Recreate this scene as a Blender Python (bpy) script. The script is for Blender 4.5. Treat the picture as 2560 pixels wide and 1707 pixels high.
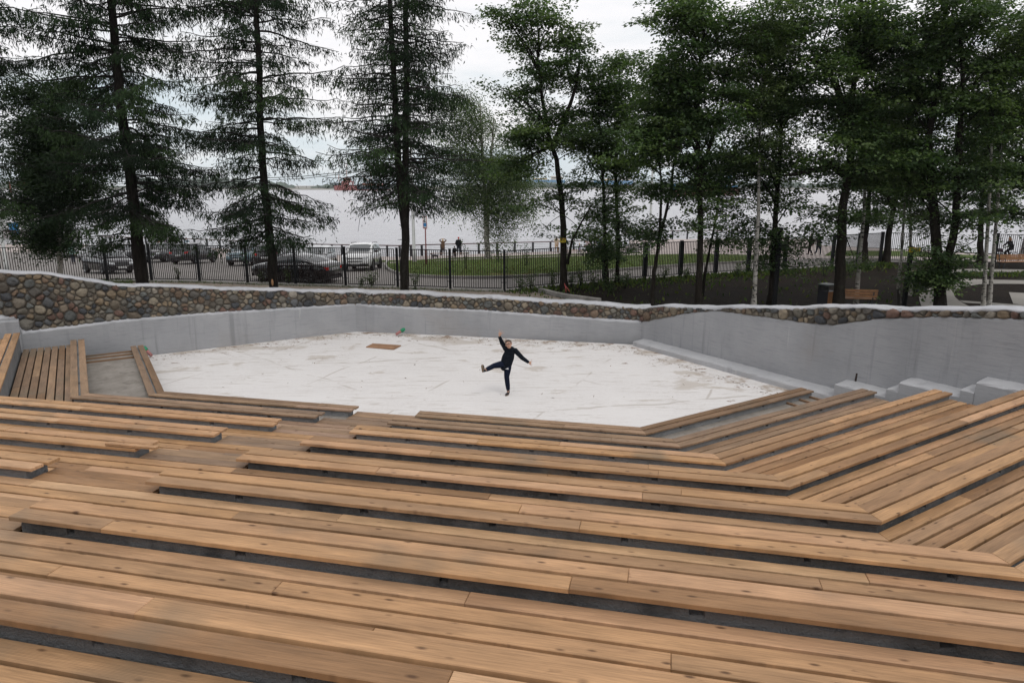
import bpy, bmesh, math, random
import numpy as np
from mathutils import Vector, Matrix
for o in list(bpy.data.objects):
    bpy.data.objects.remove(o, do_unlink=True)
SC = bpy.context.scene
COL = SC.collection
R = math.radians
# ------------------------------------------------------------------ camera, sky, sun, exposure
CAM_H = 4.82; FPX = 1707.0; PITCH = 0.2255
cd = bpy.data.cameras.new('camera'); cam = bpy.data.objects.new('camera', cd); COL.objects.link(cam)
cam.location = (0, 0, CAM_H); cam.rotation_euler = (math.pi/2-PITCH, 0, 0)
cd.sensor_width = 36; cd.lens = FPX/2560*36; cd.clip_start = 0.05; cd.clip_end = 20000
SC.camera = cam
SUN_EL, SUN_AZ = R(56), R(148)
w = bpy.data.worlds.new('World'); SC.world = w; w.use_nodes = True
nt = w.node_tree; nt.nodes.clear()
def wn(t, **k):
    n = nt.nodes.new(t)
    for a, b in k.items(): setattr(n, a, b)
    return n
out = wn('ShaderNodeOutputWorld'); bgs = wn('ShaderNodeBackground'); bgc = wn('ShaderNodeBackground'); mixs = wn('ShaderNodeMixShader')
sky = wn('ShaderNodeTexSky', sky_type='NISHITA', sun_disc=False, sun_elevation=SUN_EL, sun_rotation=SUN_AZ)
nt.links.new(sky.outputs[0], bgs.inputs[0]); bgs.inputs[1].default_value = 0.11
tc = wn('ShaderNodeTexCoord'); sep = wn('ShaderNodeSeparateXYZ'); nt.links.new(tc.outputs['Generated'], sep.inputs[0])
mp = wn('ShaderNodeMapping'); mp.inputs['Scale'].default_value = (3.2, 3.2, 13.0); nt.links.new(tc.outputs['Generated'], mp.inputs[0])
nz = wn('ShaderNodeTexNoise'); nz.inputs['Scale'].default_value = 1.15; nz.inputs['Detail'].default_value = 7; nz.inputs['Roughness'].default_value = .55
nt.links.new(mp.outputs[0], nz.inputs['Vector'])
# height above the horizon + noise decide how white the cloud deck is
md = wn('ShaderNodeMath', operation='MULTIPLY_ADD'); nt.links.new(sep.outputs['Z'], md.inputs[0]); md.inputs[1].default_value = 2.9
nzs = wn('ShaderNodeMath', operation='MULTIPLY_ADD'); nt.links.new(nz.outputs['Fac'], nzs.inputs[0]); nzs.inputs[1].default_value = 2.0; nzs.inputs[2].default_value = -.74
nt.links.new(nzs.outputs[0], md.inputs[2])
rampc = wn('ShaderNodeValToRGB'); nt.links.new(md.outputs[0], rampc.inputs[0])
e = rampc.color_ramp.elements
e[0].position = .12; e[0].color = (.64, .73, .79, 1)
e[1].position = .78; e[1].color = (1.03, 1.01, 1.02, 1)
m1 = e.new(.34); m1.color = (.77, .84, .885, 1)
m2 = e.new(.54); m2.color = (.93, .94, .96, 1)
nt.links.new(rampc.outputs[0], bgc.inputs[0]); bgc.inputs[1].default_value = 1.03
mixs.inputs[0].default_value = .93
nt.links.new(bgs.outputs[0], mixs.inputs[1]); nt.links.new(bgc.outputs[0], mixs.inputs[2]); nt.links.new(mixs.outputs[0], out.inputs[0])
sl = bpy.data.lights.new('sun', 'SUN'); sl.energy = .85; sl.angle = R(25); sl.color = (1, .97, .92)
so = bpy.data.objects.new('sun', sl); COL.objects.link(so)
# the sky's sun_rotation turns clockwise from +Y seen from above
sd = Vector((math.sin(SUN_AZ)*math.cos(SUN_EL), math.cos(SUN_AZ)*math.cos(SUN_EL), math.sin(SUN_EL)))
so.rotation_euler = sd.to_track_quat('Z', 'Y').to_euler(); so.location = (0, 0, 40)
SC.view_settings.view_transform = 'Standard'; SC.view_settings.look = 'None'; SC.view_settings.exposure = 0; SC.view_settings.gamma = 1
# ------------------------------------------------------------------ measuring helpers
CP, SP = math.cos(PITCH), math.sin(PITCH)
def ray(x, y):
    a = (x-1280)/FPX; b = -(y-853.5)/FPX
    return Vector((a, CP+b*SP, -SP+b*CP))
def atz(x, y, z=0.0):
    d = ray(x, y); t = (z-CAM_H)/d.z
    return Vector((d.x*t, d.y*t, z))
def atY(x, y, Y):
    d = ray(x, y); t = Y/d.y
    return Vector((d.x*t, Y, CAM_H+d.z*t))
GZ = -.3; GSL = .065; GN = (-.2/math.sqrt(1.04), 1/math.sqrt(1.04))   # the bank falls gently towards the river
def kink(x, y): return (x+30)*GN[0]+(y-36)*GN[1]
KF = 40.                                     # beyond this the embankment is level again
def hf(x, y): return GZ-GSL*min(KF, max(0., kink(x, y)))
def at(x, y, dz=0.0):
    """point of the ground behind the wall that the photograph shows at pixel x, y"""
    p = atz(x, y, GZ)
    if kink(p.x, p.y) > 0:
        d = ray(x, y)
        # CAM_H + t dz = GZ - GSL*((t dx+30) n0 + (t dy-36) n1)
        t = (GZ-CAM_H-GSL*(30*GN[0]-36*GN[1]))/(d.z+GSL*(d.x*GN[0]+d.y*GN[1]))
        p = Vector((d.x*t, d.y*t, CAM_H+d.z*t))
        if kink(p.x, p.y) > KF or t < 0: p = atz(x, y, GZ-GSL*KF)
    p.z = hf(p.x, p.y)+dz
    return p
TH = R(12.8); TT = (math.cos(TH), -math.sin(TH)); NN = (math.sin(TH), math.cos(TH))
def loc(t, n, z=0.): return Vector((t*TT[0]+n*NN[0], t*TT[1]+n*NN[1], z))   # stage frame: t along the front, n away from the seats
# ------------------------------------------------------------------ tagging
def tag(o, label=None, cat=None, group=None, kind=None):
    if label: o['label'] = label
    if cat: o['category'] = cat
    if group: o['group'] = group
    if kind: o['kind'] = kind
    return o
def empty(name, p=(0, 0, 0), rz=0., label=None, cat=None, group=None):
    o = bpy.data.objects.new(name, None); COL.objects.link(o); o.location = p; o.rotation_euler = (0, 0, rz); o.empty_display_size = .2
    return tag(o, label, cat, group)
def copy_tree(o, parent=None):
    c = o.copy(); COL.objects.link(c); c.parent = parent
    for ch in list(o.children): copy_tree(ch, c)
    return c
class MB:
    """collects polygons; build() links them as one mesh object"""
    def __init__(s): s.v = []; s.f = []; s.uv = []; s.tint = []; s.col = []; s.mi = []; s.sm = []
    def add(s, vs, fs, uv=None, tint=.5, col=None, mi=0, smooth=False):
        b = len(s.v); s.v.extend([tuple(p) for p in vs])
        for i, f in enumerate(fs):
            s.f.append([b+j for j in f]); s.uv.append(uv[i] if uv else None); s.tint.append(tint); s.col.append(col); s.mi.append(mi); s.sm.append(smooth)
    def box(s, lo, hi, bev=0., M=None, **k):
        x0, y0, z0 = lo; x1, y1, z1 = hi
        if bev > 0:
            b = min(bev, (x1-x0)*.49, (y1-y0)*.49, (z1-z0)*.49)
            vs = []
            for z, i in ((z0, b), (z0+b, 0), (z1-b, 0), (z1, b)):
                vs += [(x0+i, y0+i, z), (x1-i, y0+i, z), (x1-i, y1-i, z), (x0+i, y1-i, z)]
            fs = [(3, 2, 1, 0), (12, 13, 14, 15)]
            for l in range(3):
                for q in range(4): fs.append((l*4+q, l*4+(q+1) % 4, l*4+4+(q+1) % 4, l*4+4+q))
        else:
            vs = [(x0, y0, z0), (x1, y0, z0), (x1, y1, z0), (x0, y1, z0), (x0, y0, z1), (x1, y0, z1), (x1, y1, z1), (x0, y1, z1)]
            fs = [(3, 2, 1, 0), (4, 5, 6, 7), (0, 1, 5, 4), (1, 2, 6, 5), (2, 3, 7, 6), (3, 0, 4, 7)]
        if M is not None: vs = [M @ Vector(p) for p in vs]
        s.add(vs, fs, **k)
    def tube(s, pts, rad, n=8, cap=True, smooth=True, flat=1., **k):
        pts = [Vector(p) for p in pts]; L = len(pts)
        if not hasattr(rad, '__len__'): rad = [rad]*L
        vs = []; up = None
        for i, p in enumerate(pts):
            d = (pts[min(i+1, L-1)]-pts[max(i-1, 0)])
            d = d.normalized() if d.length > 1e-9 else Vector((0, 0, 1))
            if up is None:
                up = Vector((0, 0, 1)) if abs(d.z) < .9 else Vector((1, 0, 0))
            x = up-d*up.dot(d)
            if x.length < 1e-4: x = d.orthogonal()
            x.normalize(); y = d.cross(x); up = x
            for j in range(n):
                a = 2*math.pi*j/n
                vs.append(p+x*math.cos(a)*rad[i]+y*math.sin(a)*rad[i]*flat)
        fs = []
        for i in range(L-1):
            for j in range(n): fs.append((i*n+j, i*n+(j+1) % n, (i+1)*n+(j+1) % n, (i+1)*n+j))
        if cap: fs.append(tuple(range(n-1, -1, -1))); fs.append(tuple(range((L-1)*n, L*n)))
        s.add(vs, fs, smooth=smooth, **k)
    def bar(s, a, b, r, **k): s.tube([a, b], r, **k)
    def sphere(s, c, r, n=10, M=None, **k):
        c = Vector(c); rr = Vector(r) if hasattr(r, '__len__') else Vector((r, r, r)); m = n//2+1; vs = []; fs = []
        for i in range(m+1):
            th = math.pi*i/m
            for j in range(n):
                a = 2*math.pi*j/n
                q = Vector((rr.x*math.sin(th)*math.cos(a), rr.y*math.sin(th)*math.sin(a), rr.z*math.cos(th)))
                if M is not None: q = M @ q
                vs.append(c+q)
        for i in range(m):
            for j in range(n): fs.append((i*n+j, (i+1)*n+j, (i+1)*n+(j+1) % n, i*n+(j+1) % n))
        s.add(vs, fs, smooth=True, **k)
    def lathe(s, prof, c=(0, 0, 0), n=16, axis='Z', **k):
        vs = []; fs = []; L = len(prof)
        for r_, h in prof:
            for j in range(n):
                a = 2*math.pi*j/n; q = (r_*math.cos(a), r_*math.sin(a), h)
                if axis == 'Y': q = (q[0], h, q[1])
                if axis == 'X': q = (h, q[0], q[1])
                vs.append((q[0]+c[0], q[1]+c[1], q[2]+c[2]))
        for i in range(L-1):
            for j in range(n): fs.append((i*n+j, i*n+(j+1) % n, (i+1)*n+(j+1) % n, (i+1)*n+j))
        s.add(vs, fs, **k)
    def build(s, name, mat, parent=None, link=True):
        me = bpy.data.meshes.new(name); me.from_pydata(s.v, [], s.f)
        for m in (mat if isinstance(mat, (list, tuple)) else [mat]): me.materials.append(m)
        nf = len(s.f)
        if any(s.mi): me.polygons.foreach_set('material_index', s.mi)
        me.polygons.foreach_set('use_smooth', s.sm)
        if any(t != .5 for t in s.tint):
            a = me.attributes.new('tint', 'FLOAT', 'FACE'); a.data.foreach_set('value', s.tint)
        if any(c is not None for c in s.col):
            a = me.attributes.new('col', 'FLOAT_COLOR', 'FACE')
            a.data.foreach_set('color', np.array([(c if c is not None else (.5, .5, .5))+(1.,) if len(c or (1, 1, 1)) == 3 else c for c in s.col], dtype=np.float32).ravel())
        if any(u is not None for u in s.uv):
            ul = me.uv_layers.new(name='UVMap'); dat = []
            for f, u in zip(s.f, s.uv):
                if u is None: dat += [0., 0.]*len(f)
                else:
                    for q in u: dat += [q[0], q[1]]
            ul.data.foreach_set('uv', dat)
        me.update()
        o = bpy.data.objects.new(name, me)
        if link: COL.objects.link(o)
        if parent is not None: o.parent = parent
        return o
def fix_normals(o):
    bm = bmesh.new(); bm.from_mesh(o.data); bmesh.ops.recalc_face_normals(bm, faces=bm.faces); bm.to_mesh(o.data); bm.free()
# ------------------------------------------------------------------ materials
def mat(name, col=(.5, .5, .5), rough=.7, metal=0., spec=.5, var=0., vscale=3., bump=0., bscale=30., attr=None, coat=0., trans=0., alt=None, detail=6):
    """plain procedural surface: base colour varied by noise, optional per-face colour attribute, bump"""
    m = bpy.data.materials.new(name); m.use_nodes = True; t = m.node_tree; b = t.nodes['Principled BSDF']
    b.inputs['Roughness'].default_value = rough; b.inputs['Metallic'].default_value = metal; b.inputs['Specular IOR Level'].default_value = spec
    b.inputs['Coat Weight'].default_value = coat; b.inputs['Coat Roughness'].default_value = .04
    b.inputs['Base Color'].default_value = (*col, 1)
    N = lambda ty, **k: _n(t, ty, **k)
    src = None
    if attr == 'col':
        a = N('ShaderNodeAttribute', attribute_name='col'); src = a.outputs['Color']
    if var > 0 or alt:
        tc_ = N('ShaderNodeTexCoord'); n = N('ShaderNodeTexNoise'); n.inputs['Scale'].default_value = vscale; n.inputs['Detail'].default_value = detail
        n.inputs['Roughness'].default_value = .62
        t.links.new(tc_.outputs['Object'], n.inputs['Vector'])
        mx = N('ShaderNodeMix', data_type='RGBA'); rp = N('ShaderNodeValToRGB')
        rp.color_ramp.elements[0].position = .32; rp.color_ramp.elements[1].position = .68
        t.links.new(n.outputs['Fac'], rp.inputs[0]); t.links.new(rp.outputs[0], mx.inputs['Factor'])
        if src is not None:
            h = N('ShaderNodeHueSaturation'); t.links.new(src, h.inputs['Color']); h.inputs['Value'].default_value = 1-var
            h2 = N('ShaderNodeHueSaturation'); t.links.new(src, h2.inputs['Color']); h2.inputs['Value'].default_value = 1+var
            t.links.new(h.outputs[0], mx.inputs[6]); t.links.new(h2.outputs[0], mx.inputs[7])
        else:
            mx.inputs[6].default_value = (*[c*(1-var) for c in col], 1)
            mx.inputs[7].default_value = (*(alt if alt else [min(1, c*(1+var)) for c in col]), 1)
        src = mx.outputs[2]
    if src is not None: t.links.new(src, b.inputs['Base Color'])
    if bump > 0:
        tc2 = N('ShaderNodeTexCoord'); n2 = N('ShaderNodeTexNoise'); n2.inputs['Scale'].default_value = bscale; n2.inputs['Detail'].default_value = 5
        t.links.new(tc2.outputs['Object'], n2.inputs['Vector']); bp = N('ShaderNodeBump'); bp.inputs['Strength'].default_value = bump; bp.inputs['Distance'].default_value = .02
        t.links.new(n2.outputs['Fac'], bp.inputs['Height']); t.links.new(bp.outputs[0], b.inputs['Normal'])
    if trans > 0:
        tr = N('ShaderNodeBsdfTranslucent'); ms = N('ShaderNodeMixShader'); ms.inputs[0].default_value = trans
        if src is not None: t.links.new(src, tr.inputs[0])
        else: tr.inputs[0].default_value = (*col, 1)
        t.links.new(b.outputs[0], ms.inputs[1]); t.links.new(tr.outputs[0], ms.inputs[2])
        t.links.new(ms.outputs[0], t.nodes['Material Output'].inputs[0])
    return m
def _n(t, ty, **k):
    n = t.nodes.new(ty)
    for a, b in k.items(): setattr(n, a, b)
    return n
def wood_mat(name, c0, c1, c2):
    """larch decking: u runs along the board in metres, v across; tint is the board's own shade"""
    m = bpy.data.materials.new(name); m.use_nodes = True; t = m.node_tree; b = t.nodes['Principled BSDF']; L = t.links.new
    N = lambda ty, **k: _n(t, ty, **k)
    uv = N('ShaderNodeUVMap', uv_map='UVMap'); at_ = N('ShaderNodeAttribute', attribute_name='tint')
    # grain
    mp1 = N('ShaderNodeMapping'); mp1.inputs['Scale'].default_value = (1.9, 55, 1); L(uv.outputs[0], mp1.inputs[0])
    g = N('ShaderNodeTexNoise'); g.inputs['Scale'].default_value = 2.0; g.inputs['Detail'].default_value = 6; g.inputs['Roughness'].default_value = .6; L(mp1.outputs[0], g.inputs['Vector'])
    g.inputs['Distortion'].default_value = .6
    # weathering blotches, long
    mp2 = N('ShaderNodeMapping'); mp2.inputs['Scale'].default_value = (.9, 4.5, 1); L(uv.outputs[0], mp2.inputs[0])
    bl = N('ShaderNodeTexNoise'); bl.inputs['Scale'].default_value = 1.6; bl.inputs['Detail'].default_value = 4; L(mp2.outputs[0], bl.inputs['Vector'])
    rt = N('ShaderNodeValToRGB'); L(at_.outputs['Fac'], rt.inputs[0])
    e = rt.color_ramp.elements; e[0].position = 0; e[0].color = (*c0, 1); e[1].position = 1; e[1].color = (*c2, 1); k = e.new(.52); k.color = (*c1, 1)
    k = e.new(.34); k.color = (c1[0]*.80, c1[1]*.84, c1[2]*.95, 1); k = e.new(.68); k.color = (c1[0]*1.08, c1[1]*1.10, c1[2]*1.28, 1)
    gr = N('ShaderNodeMapRange'); L(g.outputs['Fac'], gr.inputs[0]); gr.inputs[1].default_value = .3; gr.inputs[2].default_value = .7; gr.inputs[3].default_value = .70; gr.inputs[4].default_value = 1.20
    br = N('ShaderNodeMapRange'); L(bl.outputs['Fac'], br.inputs[0]); br.inputs[1].default_value = .3; br.inputs[2].default_value = .7; br.inputs[3].default_value = .74; br.inputs[4].default_value = 1.16
    mu = N('ShaderNodeMath', operation='MULTIPLY'); L(gr.outputs[0], mu.inputs[0]); L(br.outputs[0], mu.inputs[1])
    vm = N('ShaderNodeVectorMath', operation='SCALE'); L(rt.outputs[0], vm.inputs[0]); L(mu.outputs[0], vm.inputs['Scale'])
    # knots: distorted cells stretched along the board
    mp3 = N('ShaderNodeMapping'); mp3.inputs['Scale'].default_value = (5.0, 13.0, 1); L(uv.outputs[0], mp3.inputs[0])
    vo = N('ShaderNodeTexVoronoi', feature='F1'); vo.inputs['Scale'].default_value = 1.0; L(mp3.outputs[0], vo.inputs['Vector'])
    kr = N('ShaderNodeValToRGB'); L(vo.outputs['Distance'], kr.inputs[0]); kr.color_ramp.elements[0].position = .07; kr.color_ramp.elements[0].color = (1, 1, 1, 1)
    kr.color_ramp.elements[1].position = .20; kr.color_ramp.elements[1].color = (0, 0, 0, 1)
    sepc = N('ShaderNodeSeparateColor'); L(vo.outputs['Color'], sepc.inputs[0])
    gt = N('ShaderNodeMath', operation='GREATER_THAN'); L(sepc.outputs[0], gt.inputs[0]); gt.inputs[1].default_value = .45
    km = N('ShaderNodeMath', operation='MULTIPLY'); L(kr.outputs[0], km.inputs[0]); L(gt.outputs[0], km.inputs[1])
    km2 = N('ShaderNodeMath', operation='MULTIPLY'); L(km.outputs[0], km2.inputs[0]); km2.inputs[1].default_value = .85
    mx = N('ShaderNodeMix', data_type='RGBA'); L(km2.outputs[0], mx.inputs['Factor']); L(vm.outputs[0], mx.inputs[6]); mx.inputs[7].default_value = (.075, .036, .018, 1)
    mp5 = N('ShaderNodeMapping'); mp5.inputs['Scale'].default_value = (2.2, 13, 1); L(uv.outputs[0], mp5.inputs[0])
    sm5 = N('ShaderNodeTexNoise'); sm5.inputs['Scale'].default_value = 1.5; sm5.inputs['Detail'].default_value = 5; sm5.inputs['Distortion'].default_value = 1.4; L(mp5.outputs[0], sm5.inputs['Vector'])
    sr5 = N('ShaderNodeMapRange'); L(sm5.outputs['Fac'], sr5.inputs[0]); sr5.inputs[1].default_value = .66; sr5.inputs[2].default_value = .76; sr5.inputs[3].default_value = 0; sr5.inputs[4].default_value = .55
    mx5 = N('ShaderNodeMix', data_type='RGBA'); L(sr5.outputs[0], mx5.inputs['Factor']); L(mx.outputs[2], mx5.inputs[6]); mx5.inputs[7].default_value = (.13, .07, .036, 1); mx = mx5
    # grey weather stains here and there
    st = N('ShaderNodeTexNoise'); st.inputs['Scale'].default_value = .8; st.inputs['Detail'].default_value = 3
    gc = N('ShaderNodeNewGeometry'); L(gc.outputs['Position'], st.inputs['Vector'])
    sr = N('ShaderNodeMapRange'); L(st.outputs['Fac'], sr.inputs[0]); sr.inputs[1].default_value = .60; sr.inputs[2].default_value = .73; sr.inputs[3].default_value = 0; sr.inputs[4].default_value = .65
    mx2 = N('ShaderNodeMix', data_type='RGBA'); L(sr.outputs[0], mx2.inputs['Factor']); L(mx.outputs[2], mx2.inputs[6]); mx2.inputs[7].default_value = (.16, .13, .092, 1)
    L(mx2.outputs[2], b.inputs['Base Color'])
    # fine ribs along the board
    mp4 = N('ShaderNodeMapping'); L(uv.outputs[0], mp4.inputs[0]); sx = N('ShaderNodeSeparateXYZ'); L(mp4.outputs[0], sx.inputs[0])
    wv = N('ShaderNodeMath', operation='MULTIPLY'); L(sx.outputs['Y'], wv.inputs[0]); wv.inputs[1].default_value = 2*math.pi/.0085
    sn = N('ShaderNodeMath', operation='SINE'); L(wv.outputs[0], sn.inputs[0])
    ad = N('ShaderNodeMath', operation='MULTIPLY_ADD'); L(g.outputs['Fac'], ad.inputs[0]); ad.inputs[1].default_value = 2.2; L(sn.outputs[0], ad.inputs[2])
    bp = N('ShaderNodeBump'); bp.inputs['Strength'].default_value = .28; bp.inputs['Distance'].default_value = .0022; L(ad.outputs[0], bp.inputs['Height']); L(bp.outputs[0], b.inputs['Normal'])
    b.inputs['Roughness'].default_value = .62; b.inputs['Specular IOR Level'].default_value = .3
    return m
# ------------------------------------------------------------------ surfaces of the amphitheatre
def nodes_mat(name, rough=.8, spec=.3):
    m = bpy.data.materials.new(name); m.use_nodes = True; t = m.node_tree; b = t.nodes['Principled BSDF']
    b.inputs['Roughness'].default_value = rough; b.inputs['Specular IOR Level'].default_value = spec
    return m, t, b
def nnoise(t, vec, scale, detail=6, rough=.6, mapping=None, rot=None, dist=0.):
    if mapping or rot:
        mp_ = _n(t, 'ShaderNodeMapping'); t.links.new(vec, mp_.inputs[0])
        if mapping: mp_.inputs['Scale'].default_value = mapping
        if rot: mp_.inputs['Rotation'].default_value = rot
        vec = mp_.outputs[0]
    n = _n(t, 'ShaderNodeTexNoise'); n.inputs['Scale'].default_value = scale; n.inputs['Detail'].default_value = detail; n.inputs['Roughness'].default_value = rough
    n.inputs['Distortion'].default_value = dist
    t.links.new(vec, n.inputs['Vector']); return n.outputs['Fac']
def nrange(t, f, a, b, c=0., d=1.):
    n = _n(t, 'ShaderNodeMapRange'); t.links.new(f, n.inputs[0]); n.inputs[1].default_value = a; n.inputs[2].default_value = b; n.inputs[3].default_value = c; n.inputs[4].default_value = d
    return n.outputs[0]
def nmix(t, f, a, b):
    n = _n(t, 'ShaderNodeMix', data_type='RGBA')
    if isinstance(f, float): n.inputs[0].default_value = f
    else: t.links.new(f, n.inputs[0])
    for i, c in ((6, a), (7, b)):
        if isinstance(c, tuple): n.inputs[i].default_value = (*c, 1)
        else: t.links.new(c, n.inputs[i])
    return n.outputs[2]
def nmath(t, op, a, b):
    n = _n(t, 'ShaderNodeMath', operation=op)
    for i, c in ((0, a), (1, b)):
        if isinstance(c, (int, float)): n.inputs[i].default_value = c
        else: t.links.new(c, n.inputs[i])
    return n.outputs[0]
def nbump(t, b, h, strength=.4, dist=.02):
    n = _n(t, 'ShaderNodeBump'); n.inputs['Strength'].default_value = strength; n.inputs['Distance'].default_value = dist
    t.links.new(h, n.inputs['Height']); t.links.new(n.outputs[0], b.inputs['Normal'])
def npos(t): return _n(t, 'ShaderNodeNewGeometry').outputs['Position']

def stage_mat():
    m, t, b = nodes_mat('whitened_concrete', .85, .2); P = npos(t); L = t.links.new
    c = nmix(t, nrange(t, nnoise(t, P, .55, 5), .35, .7), (.65, .635, .62), (.58, .56, .545))
    c = nmix(t, nrange(t, nnoise(t, P, 14, 4), .3, .75), c, (.67, .655, .645))
    # broom and trowel strokes in several directions, fine and faint
    for i, (ang, sc, thr) in enumerate(((.3, (.8, 9, 1), .585), (1.2, (.7, 11, 1), .60), (-.5, (.45, 7, 1), .60), (.05, (.3, 12, 1), .61))):
        f = nrange(t, nnoise(t, P, 1.3, 7, .65, sc, (0, 0, ang), 1.2), thr, thr+.035, 0, .8)
        m2 = nrange(t, nnoise(t, P, .35+i*.13, 3), .40, .55, 0, 1)
        c = nmix(t, nmath(t, 'MULTIPLY', f, m2), c, (.44, .405, .37))
    # worn beige patches
    worn_at = len(t.nodes)
    # straight marks where the screed was struck off
    for ang, per, off in ((.42, 3.1, .3), (-.85, 4.3, 1.1), (1.35, 5.2, .4)):
        mpl = _n(t, 'ShaderNodeMapping'); L(P, mpl.inputs[0]); mpl.inputs['Rotation'].default_value = (0, 0, ang); sl_ = _n(t, 'ShaderNodeSeparateXYZ'); L(mpl.outputs[0], sl_.inputs[0])
        wob = nmath(t, 'ADD', nmath(t, 'DIVIDE', nmath(t, 'ADD', sl_.outputs[0], off), per), nmath(t, 'MULTIPLY', nnoise(t, P, .5, 3), .12))
        fr_ = nmath(t, 'ABSOLUTE', nmath(t, 'SUBTRACT', nmath(t, 'FRACT', wob, 0), .5), 0)
        lm = nmath(t, 'MULTIPLY', nrange(t, fr_, .004, .012, .75, 0), nrange(t, nnoise(t, P, .6, 4), .48, .56, 0, 1))
        c = nmix(t, lm, c, (.42, .385, .35))
    # dirt washed against the far wall
    sp = _n(t, 'ShaderNodeSeparateXYZ'); L(P, sp.inputs[0])
    nl = nmath(t, 'ADD', nmath(t, 'MULTIPLY', sp.outputs[0], NN[0]), nmath(t, 'MULTIPLY', sp.outputs[1], NN[1]))
    tl = nmath(t, 'ADD', nmath(t, 'MULTIPLY', sp.outputs[0], TT[0]), nmath(t, 'MULTIPLY', sp.outputs[1], TT[1]))
    d1 = nmath(t, 'SUBTRACT', 20.75, nl); d2 = nmath(t, 'MULTIPLY', nmath(t, 'SUBTRACT', 30.75, nmath(t, 'SUBTRACT', nl, tl)), .707)
    d3 = nmath(t, 'MULTIPLY', nmath(t, 'SUBTRACT', 19.8, nmath(t, 'ADD', nl, tl)), .707)
    dm = nmath(t, 'MINIMUM', nmath(t, 'MINIMUM', d1, d2), d3)
    nz_ = nnoise(t, P, 1.6, 8, .68)
    edge = nmath(t, 'ADD', nmath(t, 'MULTIPLY', dm, -.085), nmath(t, 'MULTIPLY', nz_, 1.0))
    c = nmix(t, nrange(t, edge, .50, .60, 0, .75), c, (.28, .215, .155))
    wornm = nrange(t, nmath(t, 'ADD', nmath(t, 'MULTIPLY', dm, -.022), nnoise(t, P, .55, 6, .6, (1, 1.6, 1), None, .4)), .52, .57, 0, .65)
    c = nmix(t, wornm, c, (.43, .385, .335))
    # leaf mould blots
    blot = nmath(t, 'ADD', nmath(t, 'MULTIPLY', dm, -.035), nnoise(t, P, 2.1, 8, .7, (1, 1.7, 1)))
    c = nmix(t, nrange(t, blot, .575, .605, 0, .85), c, (.17, .095, .052))
    L(c, b.inputs['Base Color']); nbump(t, b, nnoise(t, P, 40, 5), .25, .01)
    return m
def plaster_mat(name='grey_plaster', base=(.285, .292, .305), streak=(.345, .35, .362), dark=(.205, .212, .222)):
    m, t, b = nodes_mat(name, .75, .25); P = npos(t); L = t.links.new
    c = nmix(t, nrange(t, nnoise(t, P, .8, 5), .35, .68), base, streak)
    c = nmix(t, nrange(t, nnoise(t, P, 2.2, 7, .65, (1, 1, 9)), .52, .72, 0, .5), c, dark)          # brush strokes, level
    c = nmix(t, nrange(t, nnoise(t, P, 1.5, 6, .6, (2.4, 2.4, .14)), .565, .68, 0, .7), c, dark)      # runs of water down the face
    c = nmix(t, nrange(t, nnoise(t, P, 1.9, 6, .6, (2.2, 2.2, .12), None, .2), .69, .73, 0, .5), c, (.46, .46, .46))
    c = nmix(t, nrange(t, nnoise(t, P, .31, 5), .60, .72, 0, .3), c, (.27, .235, .20))
    L(c, b.inputs['Base Color'])
    h = nmath(t, 'ADD', nnoise(t, P, 5, 6, .6, (1, 1, 4)), nmath(t, 'MULTIPLY', nnoise(t, P, 45, 4), .4))
    nbump(t, b, h, .4, .02); return m
def rawconc_mat(name, base, alt, patch=(.13, .125, .12), paint=None):
    m, t, b = nodes_mat(name, .85, .25); P = npos(t); L = t.links.new
    c = nmix(t, nrange(t, nnoise(t, P, 2.2, 7, .65), .34, .66), base, alt)
    c = nmix(t, nrange(t, nnoise(t, P, 6, 6, .65), .56, .72, 0, .7), c, patch)
    if paint: c = nmix(t, nrange(t, nnoise(t, P, .9, 4, .6), .50, .56, 0, .9), c, paint)
    c = nmix(t, nrange(t, nnoise(t, P, 1.1, 5), .64, .72, 0, .5), c, (.22, .15, .09))
    L(c, b.inputs['Base Color'])
    h = nmath(t, 'ADD', nmath(t, 'MULTIPLY', nnoise(t, P, 9, 8, .7), 1.6), nmath(t, 'MULTIPLY', nnoise(t, P, 60, 3), .5))
    nbump(t, b, h, .85, .03); return m
M = {}
M['stage'] = stage_mat()
M['plaster'] = plaster_mat()
M['plaster_light'] = plaster_mat('pale_plaster', (.37, .375, .39), (.44, .445, .455), (.30, .305, .315))
M['coping'] = plaster_mat('limewashed_coping', (.385, .395, .415), (.455, .46, .48), (.27, .275, .285))
M['conc'] = rawconc_mat('painted_bench_concrete', (.215, .223, .23), (.275, .283, .29), (.13, .135, .14))
M['concdark'] = rawconc_mat('weathered_bench_concrete', (.075, .078, .08), (.135, .138, .14), (.035, .035, .036), (.17, .175, .18))
M['tray'] = rawconc_mat('gritty_tray_concrete', (.22, .20, .175), (.32, .295, .265), (.13, .115, .10))
M['void'] = mat('concrete_with_deck_shade', (.022, .018, .015), .95, spec=.1, var=.3)  # concrete coloured near black: shade under the boards put into the base colour
M['wood'] = wood_mat('larch_boards', (.25, .128, .054), (.455, .266, .130), (.57, .378, .212))
M['woodgrey'] = wood_mat('weathered_larch_boards', (.205, .125, .070), (.315, .205, .122), (.41, .285, .178))
M['woodyellow'] = wood_mat('fresh_pine_slats', (.42, .27, .11), (.52, .35, .16), (.58, .41, .21))
M['joist'] = wood_mat('joist_timber', (.20, .11, .055), (.30, .18, .10), (.36, .23, .13))

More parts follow.
